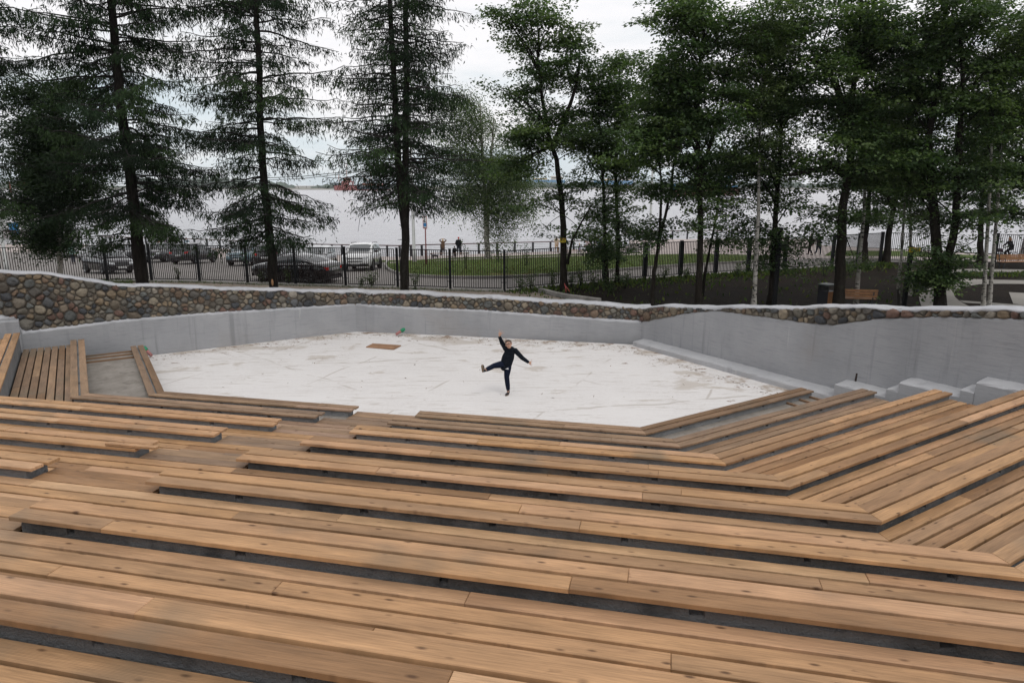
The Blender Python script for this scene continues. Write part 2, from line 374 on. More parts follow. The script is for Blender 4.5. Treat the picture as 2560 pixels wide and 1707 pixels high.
# ------------------------------------------------------------------ stepped concrete, decks and benches
random.seed(11)
RISE, RUN, NB = .337, 1.38, 10
def nbk(k): return 11.95-RUN*(k-1)           # edge of bench k nearest the photographer
def zb(k): return .42+RISE*(k-1)
def zd(k): return zb(k)-.122                  # deck behind bench k
def tR(n): return -.22+(11.95-n)*.4142
def tL(n): return -10.72-(11.95-n)*.4142
ENDR, ENDL = 18.72, 30.30
AR, AL = -4.63, -6.06                        # the aisle between the two blocks of benches
S2 = math.sqrt(.5)
def line_pts(seg, n):
    """start, end (t, n) of the line at offset n in one of: wing_right, main, wing_left"""
    if seg == 'R': l = (ENDR-(tR(n)+n))/2; return (tR(n), n), (tR(n)+l, n+l)
    if seg == 'L': l = (ENDL-(n-tL(n)))/2; return (tL(n)-l, n+l), (tL(n), n)
    return (tL(n), n), (tR(n), n)
def board(mb, a0, a1, b1, b0, z, th, tint, u0, ch=.004):
    """one board: a is its edge nearest the seats' back, b the far edge (all t, n pairs)"""
    P = [Vector((*a0, 0)), Vector((*a1, 0)), Vector((*b1, 0)), Vector((*b0, 0))]
    L = (P[1]-P[0]).length; W = (P[3]-P[0]).length
    c = sum(P, Vector())/4
    d = (P[1]-P[0]).normalized(); nrm = Vector((-d.y, d.x, 0)); w = abs((P[3]-P[0]).dot(nrm)); 
    dz = [random.uniform(-.0025, .0025) for _ in range(2)]
    def pt(p, inset, zz, e):
        q = p.copy()
        if inset:
            s = (p-P[0]).dot(d); v = (p-P[0]).dot(nrm)
            q += nrm*(inset if v < w/2 else -inset) + d*(inset if e == 0 else -inset)
        return loc(q.x, q.y, zz)
    ends = (0, 1, 1, 0)
    vs = [pt(p, ch, z+dz[e], e) for p, e in zip(P, ends)]+[pt(p, 0, z+dz[e]-ch, e) for p, e in zip(P, ends)]+[pt(p, 0, z-th, e) for p, e in zip(P, ends)]
    def uvp(p): return (u0+(p-P[0]).dot(d), (p-P[0]).dot(nrm)+u0*.37)
    U = [uvp(p) for p in P]; 
    fs = [(0, 1, 2, 3)]; uv = [U]
    for q in range(4):
        r_ = (q+1) % 4
        fs += [(4+q, 4+r_, r_, q), (8+q, 8+r_, 4+r_, 4+q)]
        o = (0, .05)
        uv += [[U[q], U[r_], U[r_], U[q]], [(U[q][0], U[q][1]-.0003), (U[r_][0], U[r_][1]-.0003), U[r_], U[q]]]
    fs.append((11, 10, 9, 8)); uv.append([U[3], U[2], U[1], U[0]])
    mb.add(vs, fs, uv, tint=tint)
def plank_row(mb, seg, n0, n1, z, th=.034, cut=None, lens=(2.6, 5.2), extra=(0, 0), tone=0.):
    """a line of boards between offsets n0 < n1, mitred at the corners; cut = (t0, t1) limits the main run"""
    a0, a1 = line_pts(seg, n0); b0, b1 = line_pts(seg, n1)
    if cut:
        c0, c1 = cut
        if c0 is not None: a0 = (c0+extra[0], n0); b0 = (c0+extra[0], n1)
        if c1 is not None: a1 = (c1+extra[1], n0); b1 = (c1+extra[1], n1)
    A0, A1, B0, B1 = [Vector((*q, 0)) for q in (a0, a1, b0, b1)]
    d = (A1-A0).normalized(); base = A0
    pa = [(A0-base).dot(d), (A1-base).dot(d)]; pb = [(B0-base).dot(d), (B1-base).dot(d)]
    lo = max(pa[0], pb[0]); hi = min(pa[1], pb[1])
    js = []; x = lo+random.uniform(.6, lens[1])
    while x < hi-.7: js.append(x); x += random.uniform(*lens)
    nrm = B0-(base+d*pb[0])
    st = [(pa[0], pb[0])]+[(x, x) for x in js]+[(pa[1], pb[1])]
    for i in range(len(st)-1):
        g0 = .0015 if i else 0.; g1 = .0015 if i < len(st)-2 else 0.
        q = [base+d*(st[i][0]+g0), base+d*(st[i+1][0]-g1), base+d*(st[i+1][1]-g1)+nrm, base+d*(st[i][1]+g0)+nrm]
        tint = min(1, max(0, random.gauss(.52+tone, .155)))
        if random.random() < .06: tint = random.uniform(0.05, .2)
        board(mb, *[(p.x, p.y) for p in q], z+random.uniform(-.003, .003), th, tint, random.uniform(0, 60))
def prism(mb, pts, z0, z1, **k):
    """upright prism over (t, n) points given anticlockwise"""
    n = len(pts); vs = [loc(*p, z0) for p in pts]+[loc(*p, z1) for p in pts]
    mb.add(vs, [tuple(range(n-1, -1, -1)), tuple(range(n, 2*n))]+[(i, (i+1) % n, n+(i+1) % n, n+i) for i in range(n)], **k)
def strip_pts(seg, n0, n1, cut=None):
    a0, a1 = line_pts(seg, n0); b0, b1 = line_pts(seg, n1)
    if cut:
        if cut[0] is not None: a0 = (cut[0], n0); b0 = (cut[0], n1)
        if cut[1] is not None: a1 = (cut[1], n0); b1 = (cut[1], n1)
    return [a0, a1, b1, b0]
# solid concrete steps under everything
mb = MB()
for k in range(1, NB+1):
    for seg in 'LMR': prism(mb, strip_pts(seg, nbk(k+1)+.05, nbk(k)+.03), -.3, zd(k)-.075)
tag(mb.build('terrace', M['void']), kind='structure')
# gritty trays between the first two rows (no boards there)
mb = MB()
for seg, cut in (('L', None), ('M', (None, AL)), ('M', (AR, None)), ('R', None)):
    prism(mb, strip_pts(seg, nbk(2)+.29, nbk(1)+.04, cut), -.1, zd(1)-.03)
tag(mb.build('tray_floor', M['tray']), kind='structure')
# beams with a broken upper edge; notches carry the joists
def beam(mb, seg, k, cut=None, rough=1., gap=None):
    n0, n1 = nbk(k)+.045, nbk(k)+.285
    a0, a1 = line_pts(seg, n0); b0, b1 = line_pts(seg, n1)
    if cut:
        if cut[0] is not None: a0 = (cut[0]+.05, n0); b0 = (cut[0]+.05, n1)
        if cut[1] is not None: a1 = (cut[1]-.05, n0); b1 = (cut[1]-.05, n1)
    A0, A1, B0, B1 = [Vector((*q, 0)) for q in (a0, a1, b0, b1)]
    L = (A1-A0).length; N_ = max(2, int(L/.12)); zt = zb(k)-.052; rows = []
    xs_ = [(L*i/N_, 0) for i in range(N_+1)]; x = random.uniform(.4, 1.1)
    while x < L-.3:
        wn_ = random.uniform(.045, .09); xs_ = [q for q in xs_ if not (x-.03 < q[0] < x+wn_+.03)]
        xs_ += [(x-.002, 0), (x, 1), (x+wn_, 1), (x+wn_+.002, 0)]; x += random.uniform(.9, 1.6)
    xs_.sort(); N_ = len(xs_)-1
    for x, notch in xs_:
        f = x/L; pa = A0.lerp(A1, f); pb = B0.lerp(B1, f)
        chip = random.random() < .14*rough
        z = zt-random.uniform(0, .007)*rough-(random.uniform(.008, .022)*rough if chip else 0)
        if notch: z = zt-random.uniform(.035, .05)
        ins = random.uniform(0, .006)*rough+(random.uniform(.004, .014)*rough if chip else 0)
        n_ = (pb-pa).normalized()
        rows.append((pa, pa+n_*ins, pb, z))
    vs = []; fs = []
    zlo = zd(k-1)-.1 if k > 1 else -.05
    for pa, pi, pb, z in rows:
        vs += [loc(pa.x, pa.y, zlo), loc(pa.x, pa.y, z-.018), loc(pi.x+(pb-pa).x*.03, pi.y+(pb-pa).y*.03, z), loc(pb.x, pb.y, z), loc(pb.x, pb.y, zlo)]
    for i in range(N_):
        for q in range(4): fs.append((i*5+q, i*5+5+q, i*5+6+q, i*5+1+q))
    fs += [tuple(range(4, -1, -1)), tuple(N_*5+q for q in range(5))]
    fs = [tuple(reversed(f)) for f in fs[:-2]]+[fs[-1], fs[-2]]
    mb.add(vs, fs)
ordn = ['lowest', 'second', 'third', 'fourth', 'fifth', 'sixth', 'seventh', 'eighth', 'ninth', 'tenth']
def make_bench(k, side):
    up = ordn[k-1]
    if side == 'R':
        lab = f'long larch bench, {up} row up from the white stage, right of the stepped aisle'
        segs = [('M', (AR, None)), ('R', None)]
    else:
        lab = f'larch bench, {up} row up from the white stage, left of the stepped aisle'
        segs = [('L', None), ('M', (None, AL))]
    root = empty('bench', loc((AR if side == 'R' else AL), nbk(k)+.15, zd(k)), 0, lab, 'bench', 'benches of the open air theatre')
    off = root.location
    def put(mb, name, m):
        mb.v = [(x-off.x, y-off.y, z-off.z) for x, y, z in mb.v]; return mb.build(name, m, root)
    over = random.uniform(-.06, .03)
    for j, (o0, o1) in enumerate(((.0, .141), (.178, .319))):
        pm = MB()
        for seg, cut in segs:
            ex = (0, 0)
            if seg == 'M': ex = (random.uniform(-.06, .02)-.02, random.uniform(.0, .09)) 
            plank_row(pm, seg, nbk(k)+o0, nbk(k)+o1, zb(k)+random.uniform(-.002, .004), .034, cut, extra=ex, tone=(.06 if k > 1 else -.1)-(.22 if seg != 'M' and k < 7 else 0))
        put(pm, 'seat_plank', M['woodgrey'] if k <= 2 else M['wood'])
    cm = MB()
    for seg, cut in segs: beam(cm, seg, k, cut, .35 if side == 'L' or k < 3 else 1.)
    put(cm, 'concrete_base', M['conc'] if side == 'L' or k < 4 else M['concdark'])
    if side == 'L' and k in (5, 6, 7):   # the joist ends under the boards
        jm = MB()
        prism(jm, [(AL-.35, nbk(k)+.05), (AL-.02, nbk(k)+.05), (AL-.02, nbk(k)+.10), (AL-.35, nbk(k)+.10)], zb(k)-.05, zb(k)-.036, tint=.4)
        put(jm, 'joist', M['joist'])
    return root
for k in range(1, NB+1):
    make_bench(k, 'R'); make_bench(k, 'L')
# decks of boards behind each bench
for k in range(1, NB):
    pm = MB(); n = nbk(k)+.03
    for i in range(7):
        n1 = n-.157*i-.006; n0 = n1-(.128 if k > 2 else .132)
        if n0 < nbk(k+1)+.29: break
        if k == 1:
            plank_row(pm, 'M', n0, n1, zd(k), cut=(AL-.0, AR+.03), tone=-.1, extra=(0, random.uniform(-.02, .06)))
        else:
            plank_row(pm, 'M', n0, n1, zd(k), .046, tone=.02)
            plank_row(pm, 'R', n0, n1, zd(k), tone=-.14)
            plank_row(pm, 'L', n0, n1, zd(k), tone=-.16)
    lab = (f'larch deck of foot boards behind the {ordn[k-1]} row of benches' if k > 1 else 'short run of grey boards where the aisle meets the stage')
    tag(pm.build('foot_deck', M['woodgrey'] if k <= 2 else M['wood']), lab, 'deck', 'board decks of the open air theatre')
# aisle: two boards level with the deck above, then a half step of boards and pale slats
for k in range(1, NB):
    root = empty('aisle_step', loc((AL+AR)/2, nbk(k)+.2, zd(k)), 0, f'wooden aisle steps between the ends of the {ordn[k-1]} row of benches', 'step', 'steps of the aisle')
    pm = MB(); sm_ = MB(); off = root.location
    for i in range(2):
        plank_row(pm, 'M', nbk(k)+.034+.155*i, nbk(k)+.180+.155*i, zd(k), cut=(AL+.02, AR-.02), lens=(2, 3), tone=-.08)
    zz = zd(k)-RISE/2
    for i in range(2):
        plank_row(pm, 'M', nbk(k)+.40+.205*i, nbk(k)+.545+.205*i, zz, cut=(AL+.02, AR-.02), lens=(2, 3), tone=-.12)
        plank_row(sm_, 'M', nbk(k)+.352+.205*i, nbk(k)+.392+.205*i, zz+.006, cut=(AL+.05+random.uniform(0, .2), AR-.02), lens=(2, 3))
    # carcass under the treads
    cm = MB()
    prism(cm, [(AL+.03, nbk(k)+.05), (AR-.03, nbk(k)+.05), (AR-.03, nbk(k)+.34), (AL+.03, nbk(k)+.34)], zd(k)-.5, zd(k)-.036)
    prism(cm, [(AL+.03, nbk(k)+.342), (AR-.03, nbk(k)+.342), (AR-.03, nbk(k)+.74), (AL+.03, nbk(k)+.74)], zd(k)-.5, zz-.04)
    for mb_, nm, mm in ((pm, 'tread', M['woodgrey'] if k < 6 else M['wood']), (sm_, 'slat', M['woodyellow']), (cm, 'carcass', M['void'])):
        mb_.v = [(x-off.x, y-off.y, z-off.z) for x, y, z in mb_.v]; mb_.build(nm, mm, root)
# joists lying bare in the trays at the ends of the two wings
def tray_joists(seg):
    a0, a1 = line_pts(seg, nbk(2)+.3); b0, b1 = line_pts(seg, nbk(1)+.03)
    for i, d in enumerate((.06, .42, .85)):
        mb = MB()
        e0, e1 = (Vector((*a1, 0)), Vector((*b1, 0))) if seg == 'R' else (Vector((*a0, 0)), Vector((*b0, 0)))
        din = Vector((-S2, -S2, 0)) if seg == 'R' else Vector((S2, -S2, 0))
        p, q = e0+din*d, e1+din*d; u = din*.045
        pts = [(p.x, p.y), (q.x, q.y), ((q+u).x, (q+u).y), ((p+u).x, (p+u).y)]
        if seg == 'L': pts = pts[::-1]
        prism(mb, pts[::-1], zd(1)-.028, zd(1)+.012, tint=.4, uv=None)
        o = mb.build('loose_joist', M['joist']); fix_normals(o)
        side = 'right' if seg == 'R' else 'left'
        tag(o, f'{["outermost", "middle", "innermost"][i]} bare timber joist across the gritty tray at the {side} end of the first row', 'joist', 'bare joists in the trays')
tray_joists('R'); tray_joists('L')
# ------------------------------------------------------------------ stage floor
mb = MB()
prism(mb, [(-14.9, 15.9), (-10.9, 12.1), (-.1, 12.1), (3.6, 15.8), (4.2, 16.2), (-.5, 20.9), (-10.0, 20.9), (-14.6, 16.3)], -.25, 0.0)
tag(mb.build('stage_floor', M['stage']), kind='structure')
# ------------------------------------------------------------------ boundary wall: plaster below, field stones above, whitewashed coping
random.seed(5); RNG = np.random.default_rng(5)
WA = Vector((-17.2, 15.11, 0)); W1 = Vector((-5.23, 22.49, 0)); W2 = Vector((4.01, 20.73, 0)); WB = Vector((4.01+12.5*math.cos(R(-57.2)), 20.73+12.5*math.sin(R(-57.2)), 0))
def interp(x, tab):
    if x <= tab[0][0]: return tab[0][1]
    for (a, b), (c, d) in zip(tab, tab[1:]):
        if x <= c: return b+(d-b)*(x-a)/(c-a)
    return tab[-1][1]
def sofl(p, A): return (Vector((p[0], p[1], 0))-A).length
SEC = []
LX = lambda X: (X+17.2)/math.cos(math.atan2(7.38, 11.97))     # run along the left wall for a given x
SEC.append(dict(A=WA, B=W1, plast=[(0, 1.9), (LX(-14.6), 1.85), (LX(-14.55), 1.42), (LX(-13.05), 1.42), (LX(-13.0), .98), (LX(-11), 1.06), (LX(-8.86), 1.03), (LX(-5.2), .9)],
    sbot=[(0, 1.9), (LX(-14.0), 1.85), (LX(-13.2), 1.42), (LX(-12.9), 1.0), (LX(-11), 1.08), (LX(-8.8), 1.05), (LX(-5.2), .92)],
    top=[(0, 3.35), (LX(-15), 2.98), (LX(-13.24), 2.66), (LX(-12.45), 2.52), (LX(-11), 2.10), (LX(-8.85), 1.81), (LX(-7.45), 1.62), (LX(-5.19), 1.36)], setb=.14, size=.235))
BX = lambda X: (X+5.23)/math.cos(math.atan2(-1.76, 9.24))
SEC.append(dict(A=W1, B=W2, plast=[(0, .9), (BX(-3.69), .86), (BX(-1.03), .84), (BX(2.0), .72), (BX(4.0), .66)], sbot=[(0, .92), (BX(-3.69), .88), (BX(-1.03), .86), (BX(2.0), .74), (BX(4.0), .70)],
    top=[(0, 1.36), (BX(-3.67), 1.38), (BX(-1.03), 1.31), (BX(2), 1.22), (BX(4), 1.15)], setb=.13, size=.22))
RX = lambda X: (X-4.01)/math.cos(R(57.2))
SEC.append(dict(A=W2, B=WB, plast=[(0, .66), (RX(4.5), .93), (RX(4.95), 1.2), (RX(5.53), 1.45), (RX(6.36), 1.53), (RX(7.04), 1.57), (RX(7.4), 1.64), (RX(7.97), 1.96), (RX(8.6), 2.2), (RX(9.35), 2.38), (RX(10.9), 2.86)],
    sbot=[(0, .70), (RX(4.5), .96), (RX(4.95), 1.22), (RX(5.53), 1.47), (RX(6.36), 1.55), (RX(7.04), 1.59), (RX(7.4), 1.66), (RX(7.97), 1.98), (RX(8.6), 2.2), (RX(9.35), 2.38), (RX(10.9), 2.86)],
    top=[(0, 1.15), (RX(4.5), 1.33), (RX(6.25), 1.77), (RX(7.57), 2.15), (RX(8.62), 2.39), (RX(9.4), 2.6), (RX(10.9), 3.08)], setb=.03, size=.22))
wall = empty('boundary_wall', W1, 0, 'curving grey plastered wall topped with field stones and a whitewashed coping', 'wall')
def rel(mb): mb.v = [(x-W1.x, y-W1.y, z) for x, y, z in mb.v]; return mb
# plaster
mb = MB()
for si, s in enumerate(SEC):
    A, B = s['A'], s['B']; d = (B-A).normalized(); L = (B-A).length; nr = Vector((-d.y, d.x, 0)) if True else 0   # away from the stage
    N_ = int(L/.13); rows = []
    for i in range(N_+1):
        x = L*i/N_; z = interp(x, s['plast'])+RNG.normal(0, .010); back = s['setb']+.05
        p = A+d*x; zb_ = interp(x, s['sbot'])+.03
        w_ = RNG.normal(0, .004)
        rows.append([(p+nr*(.0)+Vector((0, 0, -.3))), p+nr*w_+Vector((0, 0, z*.5)), p+nr*w_+Vector((0, 0, z-.02)), p+nr*.02+Vector((0, 0, z)), p+nr*back+Vector((0, 0, max(z, zb_)+.012))])
    vs = [q for r_ in rows for q in r_]; fs = []
    for i in range(N_):
        for q in range(4): fs.append((i*5+q, i*5+5+q, i*5+6+q, i*5+1+q))
    mb.add(vs, fs, smooth=False, mi=0)
    for k in range(len(mb.f)-len(fs), len(mb.f)):
        if (k-(len(mb.f)-len(fs))) % 4 == 3: mb.mi[k] = 1
o = rel(mb).build('plaster', [M['plaster'], M['coping']], wall)
# mortar body
mb = MB()
for s in SEC:
    A, B = s['A'], s['B']; d = (B-A).normalized(); L = (B-A).length; nr = Vector((-d.y, d.x, 0)); N_ = int(L/.3); vs = []; fs = []
    for i in range(N_+1):
        x = L*i/N_; p = A+d*x; zt = interp(x, s['top'])-.03
        for off, z in ((s['setb'], -.3), (s['setb'], zt), (s['setb']+.42, zt), (s['setb']+.42, -1.0)): vs.append(p+nr*off+Vector((0, 0, z)))
    for i in range(N_):
        for q in range(3): fs.append((i*4+q, i*4+4+q, i*4+5+q, i*4+1+q))
    mb.add(vs, fs)
M['mortar'] = rawconc_mat('stone_wall_mortar', (.085, .075, .062), (.15, .132, .108), (.05, .045, .04))
rel(mb).build('mortar', M['mortar'], wall)
# stones
def clip(poly, a, b, c):
    out_ = []
    for i in range(len(poly)):
        p, q = poly[i], poly[(i+1) % len(poly)]
        dp = a*p[0]+b*p[1]-c; dq = a*q[0]+b*q[1]-c
        if dp <= 0: out_.append(p)
        if (dp < 0) != (dq < 0) and dp != dq:
            t = dp/(dp-dq); out_.append((p[0]+t*(q[0]-p[0]), p[1]+t*(q[1]-p[1])))
    return out_
STONES = [(.125, .115, .095), (.095, .088, .078), (.155, .13, .098), (.075, .078, .08), (.175, .135, .09), (.11, .10, .08), (.052, .055, .06), (.14, .10, .07), (.19, .165, .125), (.12, .075, .058), (.10, .105, .10), (.085, .075, .062), (.15, .14, .12)]
PALE = [(.20, .165, .12), (.125, .078, .062), (.17, .148, .118), (.15, .122, .092), (.21, .19, .158)]
mb = MB()
for si, s in enumerate(SEC):
    A, B = s['A'], s['B']; d = (B-A).normalized(); L = (B-A).length; nr = Vector((-d.y, d.x, 0))
    pts = []; tries = 0
    while tries < 26000:
        tries += 1
        x = RNG.uniform(0, L); lo, hi = interp(x, s['sbot']), interp(x, s['top'])-.03
        if hi-lo < .05: continue
        z = RNG.uniform(lo+.02, hi-.02); r_ = s['size']*.86*RNG.choice([.26, .33, .40, .50, .60, .68])*(1.12 if z < lo+.28 else .95)
        if hi-lo < .3: r_ = min(r_, .13)
        ok = True
        for (px, pz, pr) in pts:
            dx = (px-x)/1.25; dz = pz-z
            if dx*dx+dz*dz < (.98*(pr+r_)*.86)**2: ok = False; break
        if ok: pts.append((x, z, r_))
    for i, (x, z, r_) in enumerate(pts):
        poly = [(x+r_*2.1*1.3*math.cos(a), z+r_*2.1*math.sin(a)) for a in np.linspace(0, 2*math.pi, 16, endpoint=False)]
        for j, (px, pz, pr) in enumerate(pts):
            if j == i or abs(px-x) > 1.1 or abs(pz-z) > 1: continue
            dx, dz = px-x, pz-z
            D = math.hypot(dx, dz); w_ = .5+.5*(r_**2-pr**2)/(D*D); w_ = min(.8, max(.2, w_))
            g = .009
            cx, cz = x+dx*w_, z+dz*w_
            poly = clip(poly, dx/D, dz/D, (cx*dx+cz*dz)/D-g)
            if len(poly) < 3: break
        if len(poly) < 3: continue
        lo, hi = interp(x, s['sbot'])+.004, interp(x, s['top'])-.035
        sl_ = (interp(x+.2, s['top'])-interp(x-.2, s['top']))/.4; sb_ = (interp(x+.2, s['sbot'])-interp(x-.2, s['sbot']))/.4
        sb_ = max(-.7, min(.7, sb_))
        poly = clip(poly, -sl_, 1, hi-sl_*x); 
        if len(poly) < 3: continue
        poly = clip(poly, sb_, -1, -(lo-sb_*x))
        if len(poly) < 3: continue
        for _ in range(2):
            q = []
            for a in range(len(poly)):
                p0, p1 = poly[a], poly[(a+1) % len(poly)]
                q += [(p0[0]*.75+p1[0]*.25, p0[1]*.75+p1[1]*.25), (p0[0]*.25+p1[0]*.75, p0[1]*.25+p1[1]*.75)]
            poly = q
        P_ = np.array(poly); 
        if len(P_) > 22: P_ = P_[::2]
        cx, cz = P_.mean(0); ext = (P_.max(0)-P_.min(0))
        if ext.min() < .03: continue
        h = min(.085, .30*ext.min()+.018)*RNG.uniform(.8, 1.2); n_ = len(P_); vs = []
        tilt = RNG.normal(0, .18, 2); ph = RNG.uniform(0, 6.28, 3); base = A+nr*(s['setb']+.012)
        for sc, hh in ((1.0, 0), (.985, .38), (.90, .74), (.70, .95), (.38, 1.04)):
            for (px, pz) in P_:
                ang = math.atan2(pz-cz, px-cx)
                wob = 1+.035*math.sin(3*ang+ph[0])*(hh > 0)+.03*math.sin(5*ang+ph[1])*(hh > 0)
                qx, qz = cx+(px-cx)*sc*wob, cz+(pz-cz)*sc*wob
                hh2 = h*hh*(1+.10*math.sin(2*ang+ph[2]))+((qx-cx)*tilt[0]+(qz-cz)*tilt[1])*.5*(hh > .3)
                vs.append(base+d*qx-nr*max(hh2, -.01)+Vector((0, 0, qz)))
        vs.append(base+d*cx-nr*h*1.05+Vector((0, 0, cz))); fs = []
        for l in range(4):
            for a in range(n_): fs.append((l*n_+a, l*n_+(a+1) % n_, (l+1)*n_+(a+1) % n_, (l+1)*n_+a))
        for a in range(n_): fs.append((4*n_+a, 4*n_+(a+1) % n_, 5*n_))
        c = STONES[RNG.integers(len(STONES))] if RNG.random() < (.86 if si < 2 else .75) else PALE[RNG.integers(len(PALE))]
        k_ = RNG.uniform(.75, 1.25)
        mb.add(vs, fs, smooth=True, col=tuple(float(v*k_) for v in c))
def stone_mat():
    m, t, b = nodes_mat('field_stone', .8, .3); P = npos(t); a = _n(t, 'ShaderNodeAttribute', attribute_name='col')
    f = nrange(t, nnoise(t, P, 9, 7, .65, (1, 1, 2.2)), .3, .7, .62, 1.4)
    v = _n(t, 'ShaderNodeVectorMath', operation='SCALE'); t.links.new(a.outputs['Color'], v.inputs[0]); t.links.new(f, v.inputs['Scale'])
    c = nmix(t, nrange(t, nnoise(t, P, 30, 5), .6, .75, 0, .35), v.outputs[0], (.30, .27, .22))
    t.links.new(c, b.inputs['Base Color'])
    nbump(t, b, nmath(t, 'ADD', nnoise(t, P, 14, 7, .7), nmath(t, 'MULTIPLY', nnoise(t, P, 70, 3), .3)), .7, .025); return m
M['stone'] = stone_mat()
o = rel(mb).build('stonework', M['stone'], wall); fix_normals(o)
# coping
mb = MB()
for si, s in enumerate(SEC):
    A, B = s['A'], s['B']; d = (B-A).normalized(); L = (B-A).length; nr = Vector((-d.y, d.x, 0)); N_ = int(L/.085)
    rows = []; wav = RNG.uniform(0, 6, 4); lip = .06
    for i in range(-3, N_+4):
        x = L*i/N_; p = A+d*x; zt = interp(x, s['top'])+.014*math.sin(x*2.3+wav[0])+.010*math.sin(x*5.1+wav[1])+RNG.normal(0, .004)
        lip = .55*lip+.45*max(.02, RNG.normal(.05, .035)); f0 = s['setb']-.045+RNG.normal(0, .006)
        pr = [(f0+.03, zt-lip-.02), (f0, zt-lip), (f0-.005, zt-.035), (f0+.03, zt-.006), (f0+.2, zt+.012), (f0+.46, zt), (f0+.50, zt-.05), (f0+.50, zt-.4)]
        rows.append([p+nr*a+Vector((0, 0, b)) for a, b in pr])
    vs = [q for r_ in rows for q in r_]; fs = []; K = 8
    for i in range(N_+6):
        for q in range(K-1): fs.append((i*K+q, i*K+K+q, i*K+K+1+q, i*K+1+q))
    mb.add(vs, fs, smooth=True)
o = rel(mb).build('coping', M['coping'], wall)
# stepped kerb along the right wall: low ledge, then blocks climbing with the rows
def kerb_block(n0, n1, w0, w1, z0, z1, side, name, lab, cat, grp=None, mm='plaster_light'):
    """block along a diagonal wall: n0..n1 run along the wall (distance from its start), w = distance out from the face"""
    A = W2 if side == 'R' else W1
    d = (WB-W2).normalized() if side == 'R' else (WA-W1).normalized()
    inn = Vector((-d.y, d.x, 0))*(-1 if side == 'R' else 1)
    mb = MB(); N_ = max(2, int((n1-n0)/.15)); prof0 = [(w1, z0), (w1, z1-.04), (w1-.025, z1-.008), (w1-.06, z1), (w0+.02, z1+.03), (w0, z1+.03), (w0, z0)]
    vs = []; fs = []; K = len(prof0)
    for i in range(N_+1):
        x = n0+(n1-n0)*i/N_; e = 0 if 0 < i < N_ else .0
        for j, (w_, z) in enumerate(prof0):
            jit = 0 if j in (0, 5, 6) else 1
            zz = z-(.02 if (i in (0, N_) and j in (2, 3, 4)) else 0)
            vs.append(A+d*x+inn*(w_+jit*random.uniform(-.012, .012))+Vector((0, 0, zz+jit*random.uniform(-.008, .008))))
    for i in range(N_):
        for q in range(K-1): fs.append((i*K+q, i*K+K+q, i*K+K+1+q, i*K+1+q))
    fs += [tuple(range(K)), tuple(N_*K+q for q in range(K-1, -1, -1))]
    mb.add(vs, fs); o = mb.build(name, M[mm]); fix_normals(o); return tag(o, lab, cat, grp)
kerb_block(.12, 6.7, -.02, .43, -.1, .16, 'R', 'wall_ledge', 'low pale concrete ledge at the foot of the right hand wall beside the stage', 'ledge')
def rs(X): return (X-4.01)/math.cos(R(57.2))
for i, (z1, xx, ll) in enumerate(((.46, 6.75, 'smallest pale concrete block against the right wall, at the end of the second row'), (.84, 8.15, 'middle pale concrete block against the right wall, at the end of the third row'), (1.19, 9.55, 'tallest full pale concrete block against the right wall, at the end of the fourth row'), (1.53, 10.95, 'pale concrete block against the right wall past the tallest one'))):
    kerb_block(xx, xx+1.39, -.02, .45, -.1, z1, 'R', 'kerb_block', ll, 'block', 'stepped blocks along the right wall')
    if i: kerb_block(xx-.24, xx-.002, -.02, .46, -.1, z1-.20, 'R', 'kerb_step', f'small pale half step in front of the {["", "middle", "tallest", "last"][i]} block by the right wall', 'step', 'half steps along the right wall')
kerb_block(9.15, 10.9, -.30, .10, -.1, 1.36, 'L', 'kerb_block', 'pale concrete block stepping up below the stones at the left end of the wall', 'block', None, 'plaster')
# iron stub standing on the block
mb = MB(); p = atz(1660+1250/2.6133, 740+560/2.6133, .47); mb.tube([p, p+Vector((.015, 0, .19))], .022, 8)
mb.tube([p+Vector((.015, 0, .185)), p+Vector((.016, 0, .20))], .027, 8)
tag(mb.build('iron_stub', mat('rusty_iron', (.035, .022, .018), .7, .4, var=.4)), 'short rusty iron pipe stub standing up from the smallest block', 'pipe')
# ------------------------------------------------------------------ ground behind the wall, river and far shore
random.seed(21)
def clip2(poly, sgn, k0=0.):
    out_ = []
    for i in range(len(poly)):
        p, q = poly[i], poly[(i+1) % len(poly)]; dp = sgn*(kink(p[0], p[1])-k0); dq = sgn*(kink(q[0], q[1])-k0)
        if dp >= 0: out_.append((p[0], p[1]))
        if (dp > 0) != (dq > 0) and dp != dq:
            t = dp/(dp-dq); out_.append((p[0]+t*(q[0]-p[0]), p[1]+t*(q[1]-p[1])))
    return out_
def sheet(name, poly, dz, m, side=None, **tags):
    """thin layer lying on the ground; side > 0 gives it a visible edge of that height"""
    bm = bmesh.new()
    for sg in (0, 1, 2):
        q = [(p[0], p[1]) for p in poly]
        if sg == 0: q = clip2(q, -1)
        if sg == 1: q = clip2(clip2(q, 1), -1, KF)
        if sg == 2: q = clip2(q, 1, KF)
        if len(q) < 3: continue
        if len(q) < 3: continue
        vs = [bm.verts.new((x, y, hf(x, y)+dz)) for x, y in q]
        f = bm.faces.new(vs); f.normal_update()
        if f.normal.z < 0: f.normal_flip()
    bmesh.ops.remove_doubles(bm, verts=bm.verts, dist=1e-4)
    bmesh.ops.triangulate(bm, faces=[f for f in bm.faces if len(f.verts) > 4])
    if side:
        be = [e for e in bm.edges if e.is_boundary]
        r_ = bmesh.ops.extrude_edge_only(bm, edges=be)
        for v in r_['geom']:
            if isinstance(v, bmesh.types.BMVert): v.co.z -= side
    me = bpy.data.meshes.new(name); bm.to_mesh(me); bm.free(); me.materials.append(m)
    o = bpy.data.objects.new(name, me); COL.objects.link(o)
    return tag(o, **(tags or dict(kind='structure')))
def px(*pts): return [at(*p) for p in pts]
